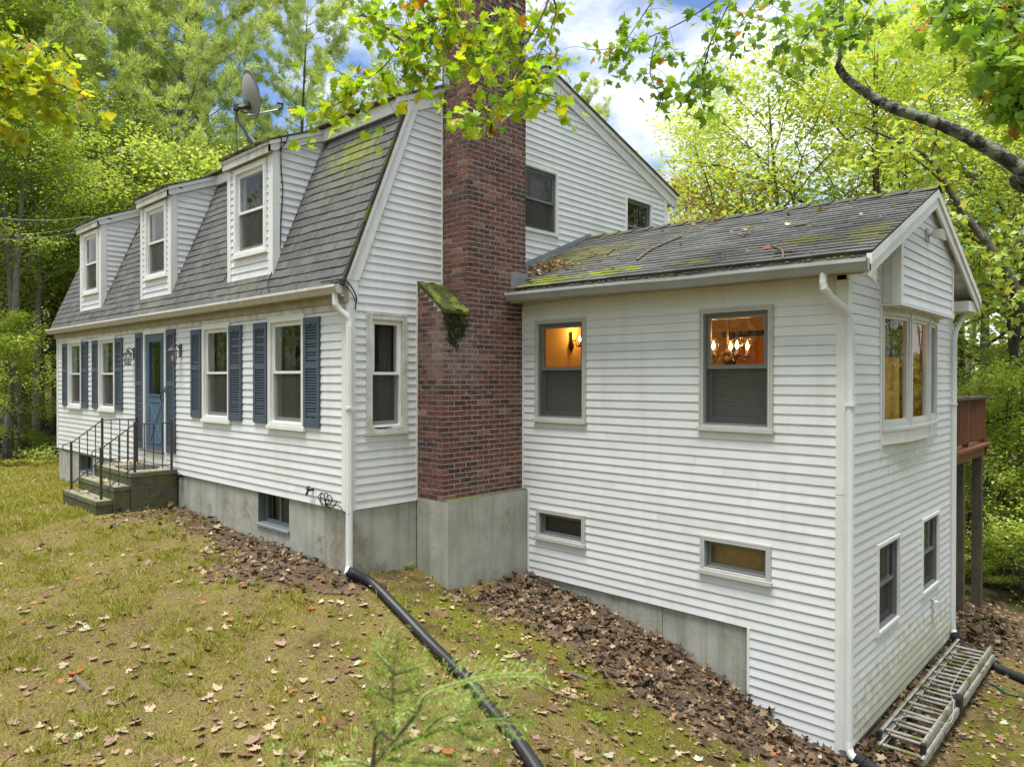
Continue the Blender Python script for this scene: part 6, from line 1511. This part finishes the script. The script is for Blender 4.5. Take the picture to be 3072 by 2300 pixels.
# ================================================================== BOUGHS HANGING INTO VIEW
def bough_tree(name, label, base, limbs, twigs, leafpts, n_big, m_leaf, bark, size, r_seed, LVt=LV, LFt=LF):
    """A near tree: trunk out of frame, limbs and twigs as parts, the largest leaves as parts, the rest of the foliage joined."""
    r = np.random.default_rng(r_seed); t = thing(name, label, 'tree', base)
    tp = limbs[0][0][0]
    for j, (pts, rs) in enumerate(limbs):
        k_ = 14; sp0 = smooth_path(pts, k_); rr = np.interp(np.linspace(0, 1, len(sp0)), np.linspace(0, 1, len(rs)), rs)
        rr = rr * (1 + r.normal(0, .035, len(rr)) + .09 * np.maximum(0, np.sin(np.arange(len(rr)) * .9 + j)) ** 6); sp0 = [q + Vector(r.normal(0, .06, 3)) * float(w) for q, w in zip(sp0, rr)]
        part('trunk' if j == 0 else 'limb', M[bark], MB().tube(sp0, rr.tolist(), 10), t, smooth=True)
    tw = MB()
    for pts, r0 in twigs:
        sp_ = smooth_path(pts, 4); tw.tube(sp_, [r0 * (1 - .8 * i / len(sp_)) for i in range(len(sp_))], 5, False)
    P0 = np.array(leafpts); N = len(P0)
    stalk = MB()
    sz = r.uniform(.62, 1.25, N) * size
    yaw = r.uniform(0, 6.28, N); tilt = r.normal(-.6, .6, N); roll = r.normal(0, .65, N); curl = r.normal(.1, .4, N)
    for p in P0[:: 2]:
        q = Vector(p) + Vector((r.normal(0, .04), r.normal(0, .04), .05)); stalk.tube([q, Vector(p)], [.0018, .001], 3, False)
    if twigs: part('twigs', M['twig'], tw, t, kind='stuff')
    part('leaf_stalks', M['twig'], stalk, t, kind='stuff')
    sc = np.array([shown(p, tuple((CAM - Vector(p)).normalized()), s * s) for p, s in zip(P0, sz)]); order = np.argsort(-sc)
    big, rest = order[:n_big], order[n_big:]
    shapes = []
    for q in range(4):
        v, f = leaves_np(np.zeros((1, 3)), np.ones(1), np.zeros(1), np.zeros(1), np.zeros(1), np.array([(-.35, .1, .4, .75)[q]]), LVt, LFt); v[:, 2] += .07 * np.sin(v[:, 0] * 6 + q * 2) + .05 * np.sin(v[:, 1] * 7 + q); shapes.append(np_mesh('leaf', v, f, M[m_leaf]))
    for i in big:
        if sc[i] <= 0: continue
        o = bpy.data.objects.new('leaf', shapes[i % 4]); COL.objects.link(o); o.parent = t; o.location = Vector(P0[i]) - Vector(base); o.scale = (sz[i],) * 3
        o.rotation_euler = (tilt[i], roll[i], yaw[i])
    if len(rest):
        v, f = leaves_np(P0[rest], sz[rest], yaw[rest], tilt[rest], roll[rest], curl[rest], LVt, LFt)
        o = link('foliage', np_mesh('foliage', v - np.array(base), f, M[m_leaf]), t); o['kind'] = 'stuff'
    return t
def px(cx, cy, d, ox, oy, k): return at(ox + cx * k, oy + cy * k, d)
A = lambda cx, cy, d=5.0: px(cx, cy, d, 900, 0, 1000 / 2212)     # upper middle of the photo
B = lambda cx, cy, d=5.0: px(cx, cy, d, 1800, 0, 1.0)           # upper right
Lq = lambda cx, cy, d=5.6: px(cx, cy, d, 0, 0, 1000 / 2208)      # upper left
def twig_set(r, stems, side_n, side_len, r0, hang=0.0):
    """Side twigs off each stem, and leaf points strung along all of them."""
    tw, lp = [], []
    for pts, lo in stems:
        tw.append((pts, r0)); sp_ = smooth_path(pts, 5); n = len(sp_)
        for k in range(side_n):
            i = int(n * (lo + (0.99 - lo) * r.random())); p = sp_[min(i, n - 1)]
            dv = Vector((r.normal(0, 1), r.normal(0, 1), r.normal(-hang, .55))).normalized(); L = side_len * r.uniform(.4, 1.2)
            q1 = p + dv * L * .5 + Vector((0, 0, .02)); q2 = p + dv * L + Vector((0, 0, -.15 * L)); tw.append(([p, q1, q2], r0 * .35))
            for j in range(r.integers(4, 8)):
                t_ = r.uniform(.35, 1.1); c = p + (q2 - p) * t_ + Vector(r.normal(0, .05, 3)); lp.append(tuple(c))
        for k in range(10): lp.append(tuple(sp_[int(n * (lo + (.99 - lo) * r.random()))] + Vector(r.normal(0, .06, 3))))
    return tw, lp
r_ = np.random.default_rng(5)
stems = [([A(1120, -120, 5.3), A(1000, 40, 5.2), A(870, 150, 5.1), A(690, 280, 5.0), A(560, 440, 4.95), A(440, 530, 4.9), A(340, 580, 4.9)], .18),
         ([A(1690, -120, 5.2), A(1600, 120, 5.1), A(1500, 290, 5.0), A(1440, 450, 4.95), A(1370, 590, 4.9), A(1290, 680, 4.85), A(1180, 745, 4.8), A(1040, 790, 4.8), A(960, 760, 4.8)], .35),
         ([A(1430, -60, 5.3), A(1260, 150, 5.2), A(1190, 300, 5.1), A(1160, 420, 5.05)], .1), ([A(1050, -80, 5.3), A(1075, 100, 5.2), A(1100, 290, 5.1), A(1060, 430, 5.0)], .15),
         ([A(690, 280, 5.0), A(560, 180, 5.1), A(440, 110, 5.1), A(330, 120, 5.1)], .1), ([A(690, 280, 5.0), A(680, 390, 4.9), A(720, 480, 4.9)], .5), ([A(440, 530, 4.9), A(330, 640, 4.9), A(230, 700, 4.9)], .1),
         ([A(1640, -80, 5.2), A(1700, 60, 5.3), A(1640, 250, 5.2), A(1560, 420, 5.1)], .2), ([A(1370, 590, 4.9), A(1470, 560, 4.9), A(1570, 620, 4.9)], .3), ([A(870, 150, 5.1), A(800, 60, 5.2), A(640, -60, 5.3)], .1), ([A(1000, 40, 5.2), A(960, 200, 5.1), A(900, 380, 5.0)], .1), ([A(1330, 60, 5.2), A(1400, 250, 5.0), A(1330, 420, 4.95)], .1)]
tw, lp = twig_set(r_, stems, 12, .30, .009, .25)
base1 = Vector((11.6, -3.6, 0)); base1.z = g1(base1.x, base1.y)
lb0 = B(1272, 508, 6.6)
limbs = [([base1 + Vector((0, 0, -.4)), base1 + Vector((-.1, .1, 2.0)), base1 + Vector((-.1, .2, 4.2)), base1 + Vector((0, .2, 8.5)), base1 + Vector((.3, .2, 13))], [.30, .25, .22, .16, .05]),
         ([base1 + Vector((-.1, .1, 2.6)), B(1420, 590, 6.4), lb0, B(1130, 425, 6.7), B(1000, 365, 6.8), B(880, 325, 6.9), B(800, 280, 7.0), B(740, 235, 7.1), B(712, 195, 7.1)], [.095, .076, .068, .06, .053, .048, .044, .04, .034]),
         ([base1 + Vector((0, .2, 6.2)), Vector((10.2, -2.6, 7.0)), Vector((8.0, -1.6, 7.1)), A(1900, -420, 5.4), A(1690, -120, 5.2)], [.13, .10, .075, .045, .014]),
         ([A(1900, -420, 5.4), A(1560, -330, 5.3), A(1120, -120, 5.3)], [.045, .03, .012]), ([A(1560, -330, 5.3), A(1430, -60, 5.3)], [.02, .01])]
bough_tree('maple_tree', 'near maple with lobed leaves hanging before the chimney and a lichened limb at the right', tuple(base1), limbs, tw, lp, 290, 'leaf_near', 'bark_lichen', .080, 21)
# right-hand limb's own twigs and the dark leaves at the upper right corner belong to an oak
stems = [([B(712, 205, 7.1), B(728, 160, 7.1), B(715, 130, 7.1), B(640, 85, 7.2), B(520, 20, 7.3)], .5), ([B(718, 130, 7.1), B(770, 90, 7.2), B(820, 0, 7.3)], .3),
         ([B(420, -60, 7.6), B(330, 130, 7.6), B(250, 270, 7.6)], .1), ([B(380, -20, 7.8), B(240, 70, 7.8), B(70, 140, 7.8), B(-40, 150, 7.8)], .05), ([B(200, -60, 7.8), B(120, 60, 7.8), B(40, 180, 7.8)], .1), ([B(500, -40, 7.6), B(430, 60, 7.6), B(390, 150, 7.6)], .1), ([B(330, 130, 7.6), B(300, 260, 7.6), B(310, 330, 7.6)], .2), ([B(640, 85, 7.2), B(600, 140, 7.2), B(640, 160, 7.2)], .2),
         ([B(170, 110, 7.8), B(150, 220, 7.7), B(190, 300, 7.7)], .2), ([B(760, -60, 7.4), B(700, 40, 7.4), B(620, 60, 7.4)], .1)]
tw, lp = twig_set(np.random.default_rng(6), stems, 10, .36, .009, .2)
st2 = [([B(1450, 10, 4.6), B(1270, 15, 4.6), B(1130, 45, 4.6), B(970, 75, 4.7)], .2), ([B(1450, 120, 4.4), B(1250, 140, 4.4), B(1130, 165, 4.4)], .1), ([B(1430, 210, 4.5), B(1290, 230, 4.5), B(1220, 300, 4.5)], .1), ([B(1400, -60, 4.6), B(1240, 60, 4.6), B(1150, 110, 4.6)], .05), ([B(1420, 280, 4.5), B(1300, 290, 4.5), B(1250, 330, 4.5)], .2), ([B(1300, -80, 4.8), B(1180, -20, 4.8), B(1040, 20, 4.8)], .1)]
tw2, lp2 = twig_set(np.random.default_rng(8), st2, 12, .22, .012, .15)
base2 = Vector((10.4, -1.2, 0)); base2.z = g1(base2.x, base2.y)
limbs = [([base2 + Vector((0, 0, -.4)), base2 + Vector((.1, 0, 3)), base2 + Vector((.2, .1, 6)), base2 + Vector((.2, .2, 11))], [.24, .2, .16, .06]),
         ([base2 + Vector((.1, 0, 3.2)), B(1450, 10, 4.6), B(1270, 15, 4.6)], [.07, .03, .018]), ([base2 + Vector((.2, 0, 4.6)), B(900, -250, 7.4), B(712, 195, 7.1)], [.07, .035, .016]), ([B(900, -250, 7.4), B(500, -200, 7.6), B(380, -20, 7.8)], [.035, .022, .012])]
bough_tree('oak_tree', 'oak with dark green leaves filling the upper right corner and hanging twigs against the sky', tuple(base2), limbs, tw + tw2, lp + lp2, 240, 'leaf_oak', 'bark', .10, 22)
stems = [([Lq(-160, 380), Lq(0, 350), Lq(120, 330), Lq(260, 300)], .1), ([Lq(-160, 400), Lq(0, 450), Lq(140, 550), Lq(300, 640), Lq(420, 680)], .1), ([Lq(-100, 560), Lq(60, 600), Lq(200, 680), Lq(330, 780)], .1), ([Lq(140, 550), Lq(300, 540), Lq(480, 600)], .2), ([Lq(-120, 720), Lq(20, 780), Lq(100, 820)], .1), ([Lq(0, 450), Lq(180, 430), Lq(360, 470)], .1)]
tw, lp = twig_set(np.random.default_rng(9), stems, 9, .26, .008, .3)
base3 = Vector((-0.9, -4.3, 0)); base3.z = g1(base3.x, base3.y)
bough_tree('maple_tree', 'near maple with yellowing leaves hanging in at the left edge', tuple(base3), [([base3 + Vector((0, 0, -.4)), base3 + Vector((0, 0, 2.5)), base3 + Vector((.1, 0, 5)), base3 + Vector((.1, .1, 10))], [.2, .17, .13, .05]), ([base3 + Vector((0, 0, 3.2)), Lq(-420, 420), Lq(-160, 390)], [.06, .03, .012])], tw, lp, 150, 'leaf_yellow', 'bark', .095, 23)
# slender leaning tree at the right
st3 = [at(1800 + u, v, d) for u, v, d in ((1310, 980, 12.6), (1272, 905, 12.7), (1190, 770, 12.8), (1100, 650, 12.9), (1040, 560, 13.0), (990, 480, 13.1), (880, 420, 13.2), (790, 380, 13.3))]
bs = Vector((st3[0].x + 1.3, st3[0].y + .9, 0)); bs.z = g1(bs.x, bs.y)
stems = [([at(1800 + u, v, 12.9) for u, v in q], .15) for q in (((1040, 560), (930, 470), (800, 460)), ((1100, 650), (1010, 610), (900, 600)), ((1190, 770), (1100, 770), (1000, 745)), ((1200, 780), (1270, 720), (1300, 640)), ((990, 480), (1010, 380), (980, 280)), ((1272, 905), (1190, 860), (1120, 850)))]
tw, lp = twig_set(np.random.default_rng(10), stems, 26, .8, .02, .1)
bough_tree('maple_tree', 'slender dark stemmed maple leaning across the right edge above the deck', tuple(bs), [([bs + Vector((0, 0, -.3)), (bs + st3[0]) / 2 + Vector((.3, .1, .1))] + st3, [.13, .11, .085, .08, .072, .062, .05, .036, .025, .014])], tw, lp, 0, 'leaf_bright', 'bark', .13, 24, LV2, LF2)

# ---- hemlock sapling close to the camera
Hq = lambda cx, cy, d=2.0: px(cx, cy, d, 800, 1650, 1000 / 2212)
hb = at(1120, 2300, 2.0); hb0 = Vector((hb.x, hb.y, 0)); hb0.z = g1(hb.x, hb.y)
hs = thing('hemlock_sapling', 'feathery bright green hemlock sapling blurred in the near foreground', 'sapling', tuple(hb0))
fr = [([Hq(700, 1440), Hq(850, 1260), Hq(1000, 1080), Hq(1060, 960), Hq(1280, 880), Hq(1500, 830), Hq(1830, 825)], 1.0), ([Hq(820, 1330), Hq(1020, 1240), Hq(1250, 1170), Hq(1500, 1130), Hq(1760, 1150)], 1.0), ([Hq(850, 1290, 2.05), Hq(840, 1000, 2.05), Hq(845, 800, 2.05), Hq(880, 530, 2.05)], .9), ([Hq(845, 830, 2.05), Hq(780, 740, 2.05), Hq(700, 660, 2.05)], .8), ([Hq(850, 830, 2.05), Hq(960, 790, 2.05), Hq(1050, 760, 2.05)], .7), ([Hq(835, 1000, 2.05), Hq(760, 960, 2.05), Hq(680, 920, 2.05)], .8), ([Hq(840, 960, 2.05), Hq(930, 930, 2.05), Hq(1000, 905, 2.05)], .6),
      ([Hq(700, 1440), Hq(560, 1400), Hq(380, 1430)], .9), ([Hq(760, 1380), Hq(900, 1400), Hq(1100, 1420), Hq(1250, 1430)], .9), ([Hq(1020, 1240), Hq(1160, 1110), Hq(1400, 1050)], .9), ([Hq(1000, 1080), Hq(930, 1060), Hq(860, 1100)], .6), ([Hq(780, 1300), Hq(720, 1180), Hq(700, 1130)], .6), ([Hq(100, 1480), Hq(110, 1380), Hq(120, 1310)], .6), ([Hq(1250, 1170), Hq(1350, 1250), Hq(1480, 1240)], .7)]
part('stem', M['twig'], MB().tube(smooth_path([hb0 + Vector((.05, -.05, -.1)), (hb0 + Hq(700, 1440)) / 2 + Vector((.08, -.05, 0)), Hq(700, 1440), Hq(850, 1260), Hq(1000, 1080)], 4), [.014, .013, .011, .010, .009, .008, .007, .006, .006, .005, .005, .005, .004, .004, .004, .003, .003], 6), hs)
tw = MB(); P_, U_, S_ = [], [], []
r = np.random.default_rng(31)
for pts, wd in fr:
    sp_ = smooth_path(pts, 8); tw.tube(sp_, [.0032 * (1 - .7 * i / len(sp_)) for i in range(len(sp_))], 4, False)
    for i in range(1, len(sp_)):
        a, c = sp_[i - 1], sp_[i]; dv = (c - a); ln = dv.length; n = max(2, int(ln / .0016)); dv = dv.normalized(); sidev = dv.cross(Vector((.3, -.4, 1))).normalized()
        for k in range(n):
            for sg in (-1, 1):
                t_ = (k + r.random()) / n; env = min(1, .35 + 1.2 * (1 - (i + t_) / len(sp_)))
                if r.random() < .7:                            # side shoots carry the needles out to the side
                    L = r.uniform(.01, .10) * wd * env
                    p = a.lerp(c, t_) + sidev * sg * L + dv * L * .7 + Vector((0, 0, r.normal(0, .006)))
                    for q in range(3):
                        P_.append(tuple(p + Vector(r.normal(0, .004, 3)))); U_.append(tuple((sidev * sg * r.uniform(.3, 1) + dv * r.uniform(.2, 1) + Vector(r.normal(0, .25, 3))).normalized())); S_.append(r.uniform(.012, .020))
                P_.append(tuple(a.lerp(c, t_) + sidev * sg * .006)); U_.append(tuple((sidev * sg + dv * .6 + Vector(r.normal(0, .2, 3))).normalized())); S_.append(r.uniform(.012, .018))
part('twigs', M['twig'], tw, hs, kind='stuff')
P_, U_, S_ = np.array(P_), np.array(U_), np.array(S_)
v, f = quads(P_, U_, unit(np.cross(U_, r.normal(0, .3, (len(P_), 3)) + np.array([0, 0, 1.0]))), S_, np.full(len(P_), .17), 0)
o = link('needles', np_mesh('needles', v - np.array(hb0), f, M['hemlock']), hs); o['kind'] = 'stuff'

# ---- ferns, weeds, sticks
def fern(label, p, s, n=9, m='fern'):
    b = MB(); p = Vector(p)
    for k in range(n):
        a = 2 * PI * k / n + random.uniform(-.3, .3); L = s * random.uniform(.7, 1.1); dv = Vector((math.cos(a), math.sin(a), 0)); sv = Vector((-dv.y, dv.x, 0))
        for i in range(12):
            t = i / 12; q = p + dv * L * .8 * t + Vector((0, 0, L * (1.1 * t - .9 * t * t))); w = L * .22 * (1 - t) * (.4 + min(1, t * 4) * .6)
            for sg in (-1, 1): b.poly([q, q + sv * sg * w + dv * .25 * w, q + sv * sg * w * .9 + dv * .5 * w + Vector((0, 0, -.1 * w)), q + dv * L * .06])
    return b.build('fern' if m == 'fern' else 'weed', M[m], None, label=label, cat='fern' if m == 'fern' else 'weed')
for u, dp, s, lb in ((30, 19.0, .55, 'yellowing fern at the left edge where the lawn meets the woods'), (75, 19.3, .5, 'second yellow fern from the left edge of the lawn'), (115, 19.0, .5, 'yellow fern in the middle of the row by the far lawn edge'), (150, 19.4, .45, 'fern nearest the far corner of the house')):
    p = at(u, 1150, dp); fern(lb, (p.x, p.y, g1(p.x, p.y)), s)
for u, v, s, lb in ((1220, 1705, .22, 'dark leafy weed growing in the corner by the chimney base'), (1330, 1800, .16, 'small green weed on the moss before the chimney base'), (620, 1625, .13, 'small pale weed at the foot of the front steps'), (300, 1560, .12, 'yellow green weed against the lowest step'), (1530, 1960, .14, 'small green weed on the mossy slope right of the drain pipe'), (2420, 2180, .12, 'tiny green seedling in the litter near the wing corner'), (2040, 1915, .13, 'green seedling poking through the litter below the wing wall'), (1790, 2170, .15, 'low green weed at the bottom of the mossy slope')):
    p = ground_hit(u, v); fern(lb, (p.x, p.y, g1(p.x, p.y)), s, 7, 'leaf_mid')
def stick(label, pts, r, cat='stick'):
    MB().tube(smooth_path(pts, 3), r, 6).build('fallen_stick', M['dead_wood'], None, label=label, cat=cat)
def gp(u, v, h=.015): p = ground_hit(u, v); return Vector((p.x, p.y, g1(p.x, p.y) + h))
stick('short dark piece of wood on the left of the lawn', [gp(227, 2040), gp(250, 2062), gp(270, 2085)], .02)
stick('pale bare stick lying on the slope below the wing', [gp(1690, 2020), gp(1725, 2032), gp(1762, 2048)], .018)
stick('thin long stick across the slope right of the hemlock', [gp(1600, 2050), gp(1670, 2085), gp(1750, 2110), gp(1830, 2130)], .006)
stick('thin twig on the lawn left of the drain pipe', [gp(930, 1775), gp(1000, 1783), gp(1060, 1782)], .007)
stick('thin curved twig beside the wing corner litter', [gp(1950, 2090), gp(2030, 2120), gp(2080, 2150)], .007)
nrf = Vector((0, -.40, .92)).normalized()
def rp(cx, cy, h=.03): p = hit_plane(1500 + cx * .6781, 500 + cy * .6781, (2.5, 2.262, wz(2.5, 2.27)), (0, -(rz(2.5) - ez(2.5)), 2.5)); return Vector((p.x, p.y, wz(p.x, p.y) + h))
stick('long broken dead branch lying across the wing roof', [rp(605, 422), rp(660, 380), rp(735, 345), rp(800, 318)], [.016] * 6 + [.022] * 2 + [.026] * 2, 'branch')
stick('small forked dead twig near the gutter of the wing roof', [rp(1200, 352), rp(1240, 370), rp(1252, 385), rp(1250, 415)], .010)
stick('short twig beside the forked one on the wing roof', [rp(1215, 385), rp(1270, 378), rp(1310, 380)], .009)
stick('short dark stick high on the wing roof', [rp(1285, 272), rp(1320, 262), rp(1358, 255)], .012)
stick('thin crossing twigs in the middle of the wing roof', [rp(1035, 300), rp(1075, 308), rp(1110, 300)], .006)
stick('thin upright twig in the middle of the wing roof', [rp(1075, 315), rp(1085, 298), rp(1092, 280)], .005)
stick('dark clump of twigs left on the wing roof', [rp(475, 400), rp(490, 385), rp(505, 378)], .014)
x = np.concatenate([rng.uniform(.3, 5.0, 40), rng.normal(.55, .25, 130).clip(.05, 1.5)]); y = np.concatenate([rng.uniform(2.35, 4.6, 40), (2.75 + np.abs(rng.normal(0, .3, 130))).clip(2.65, 4.4)])
z = np.array([wz(a, c) for a, c in zip(x, y)]) + rng.uniform(.02, .05, 170)
v, f = leaves_np(np.stack([x, y, z], 1), rng.uniform(.035, .085, 170), rng.uniform(0, 6.28, 170), rng.normal(.4, .3, 170), rng.normal(0, .3, 170), rng.normal(.1, .4, 170), LV2, LF2)
tag(link('roof_leaves', np_mesh('roof_leaves', v, f, M['dry_leaf'])), 'dead leaves strewn on the wing roof and heaped by the chimney', kind='stuff')
x = rng.uniform(-6.5, -4.9, 60); y = rng.uniform(-1.15, -.05, 60); z = np.where(y > -.73, .085, np.where(y > -.975, -.115, -.315))
v, f = leaves_np(np.stack([x, y, z], 1), rng.uniform(.04, .08, 60), rng.uniform(0, 6.28, 60), rng.normal(0, .2, 60), rng.normal(0, .2, 60), rng.normal(.1, .4, 60), LV2, LF2)
tag(link('step_leaves', np_mesh('step_leaves', v, f, M['dry_leaf'])), 'dry leaves lying on the front steps', kind='stuff')
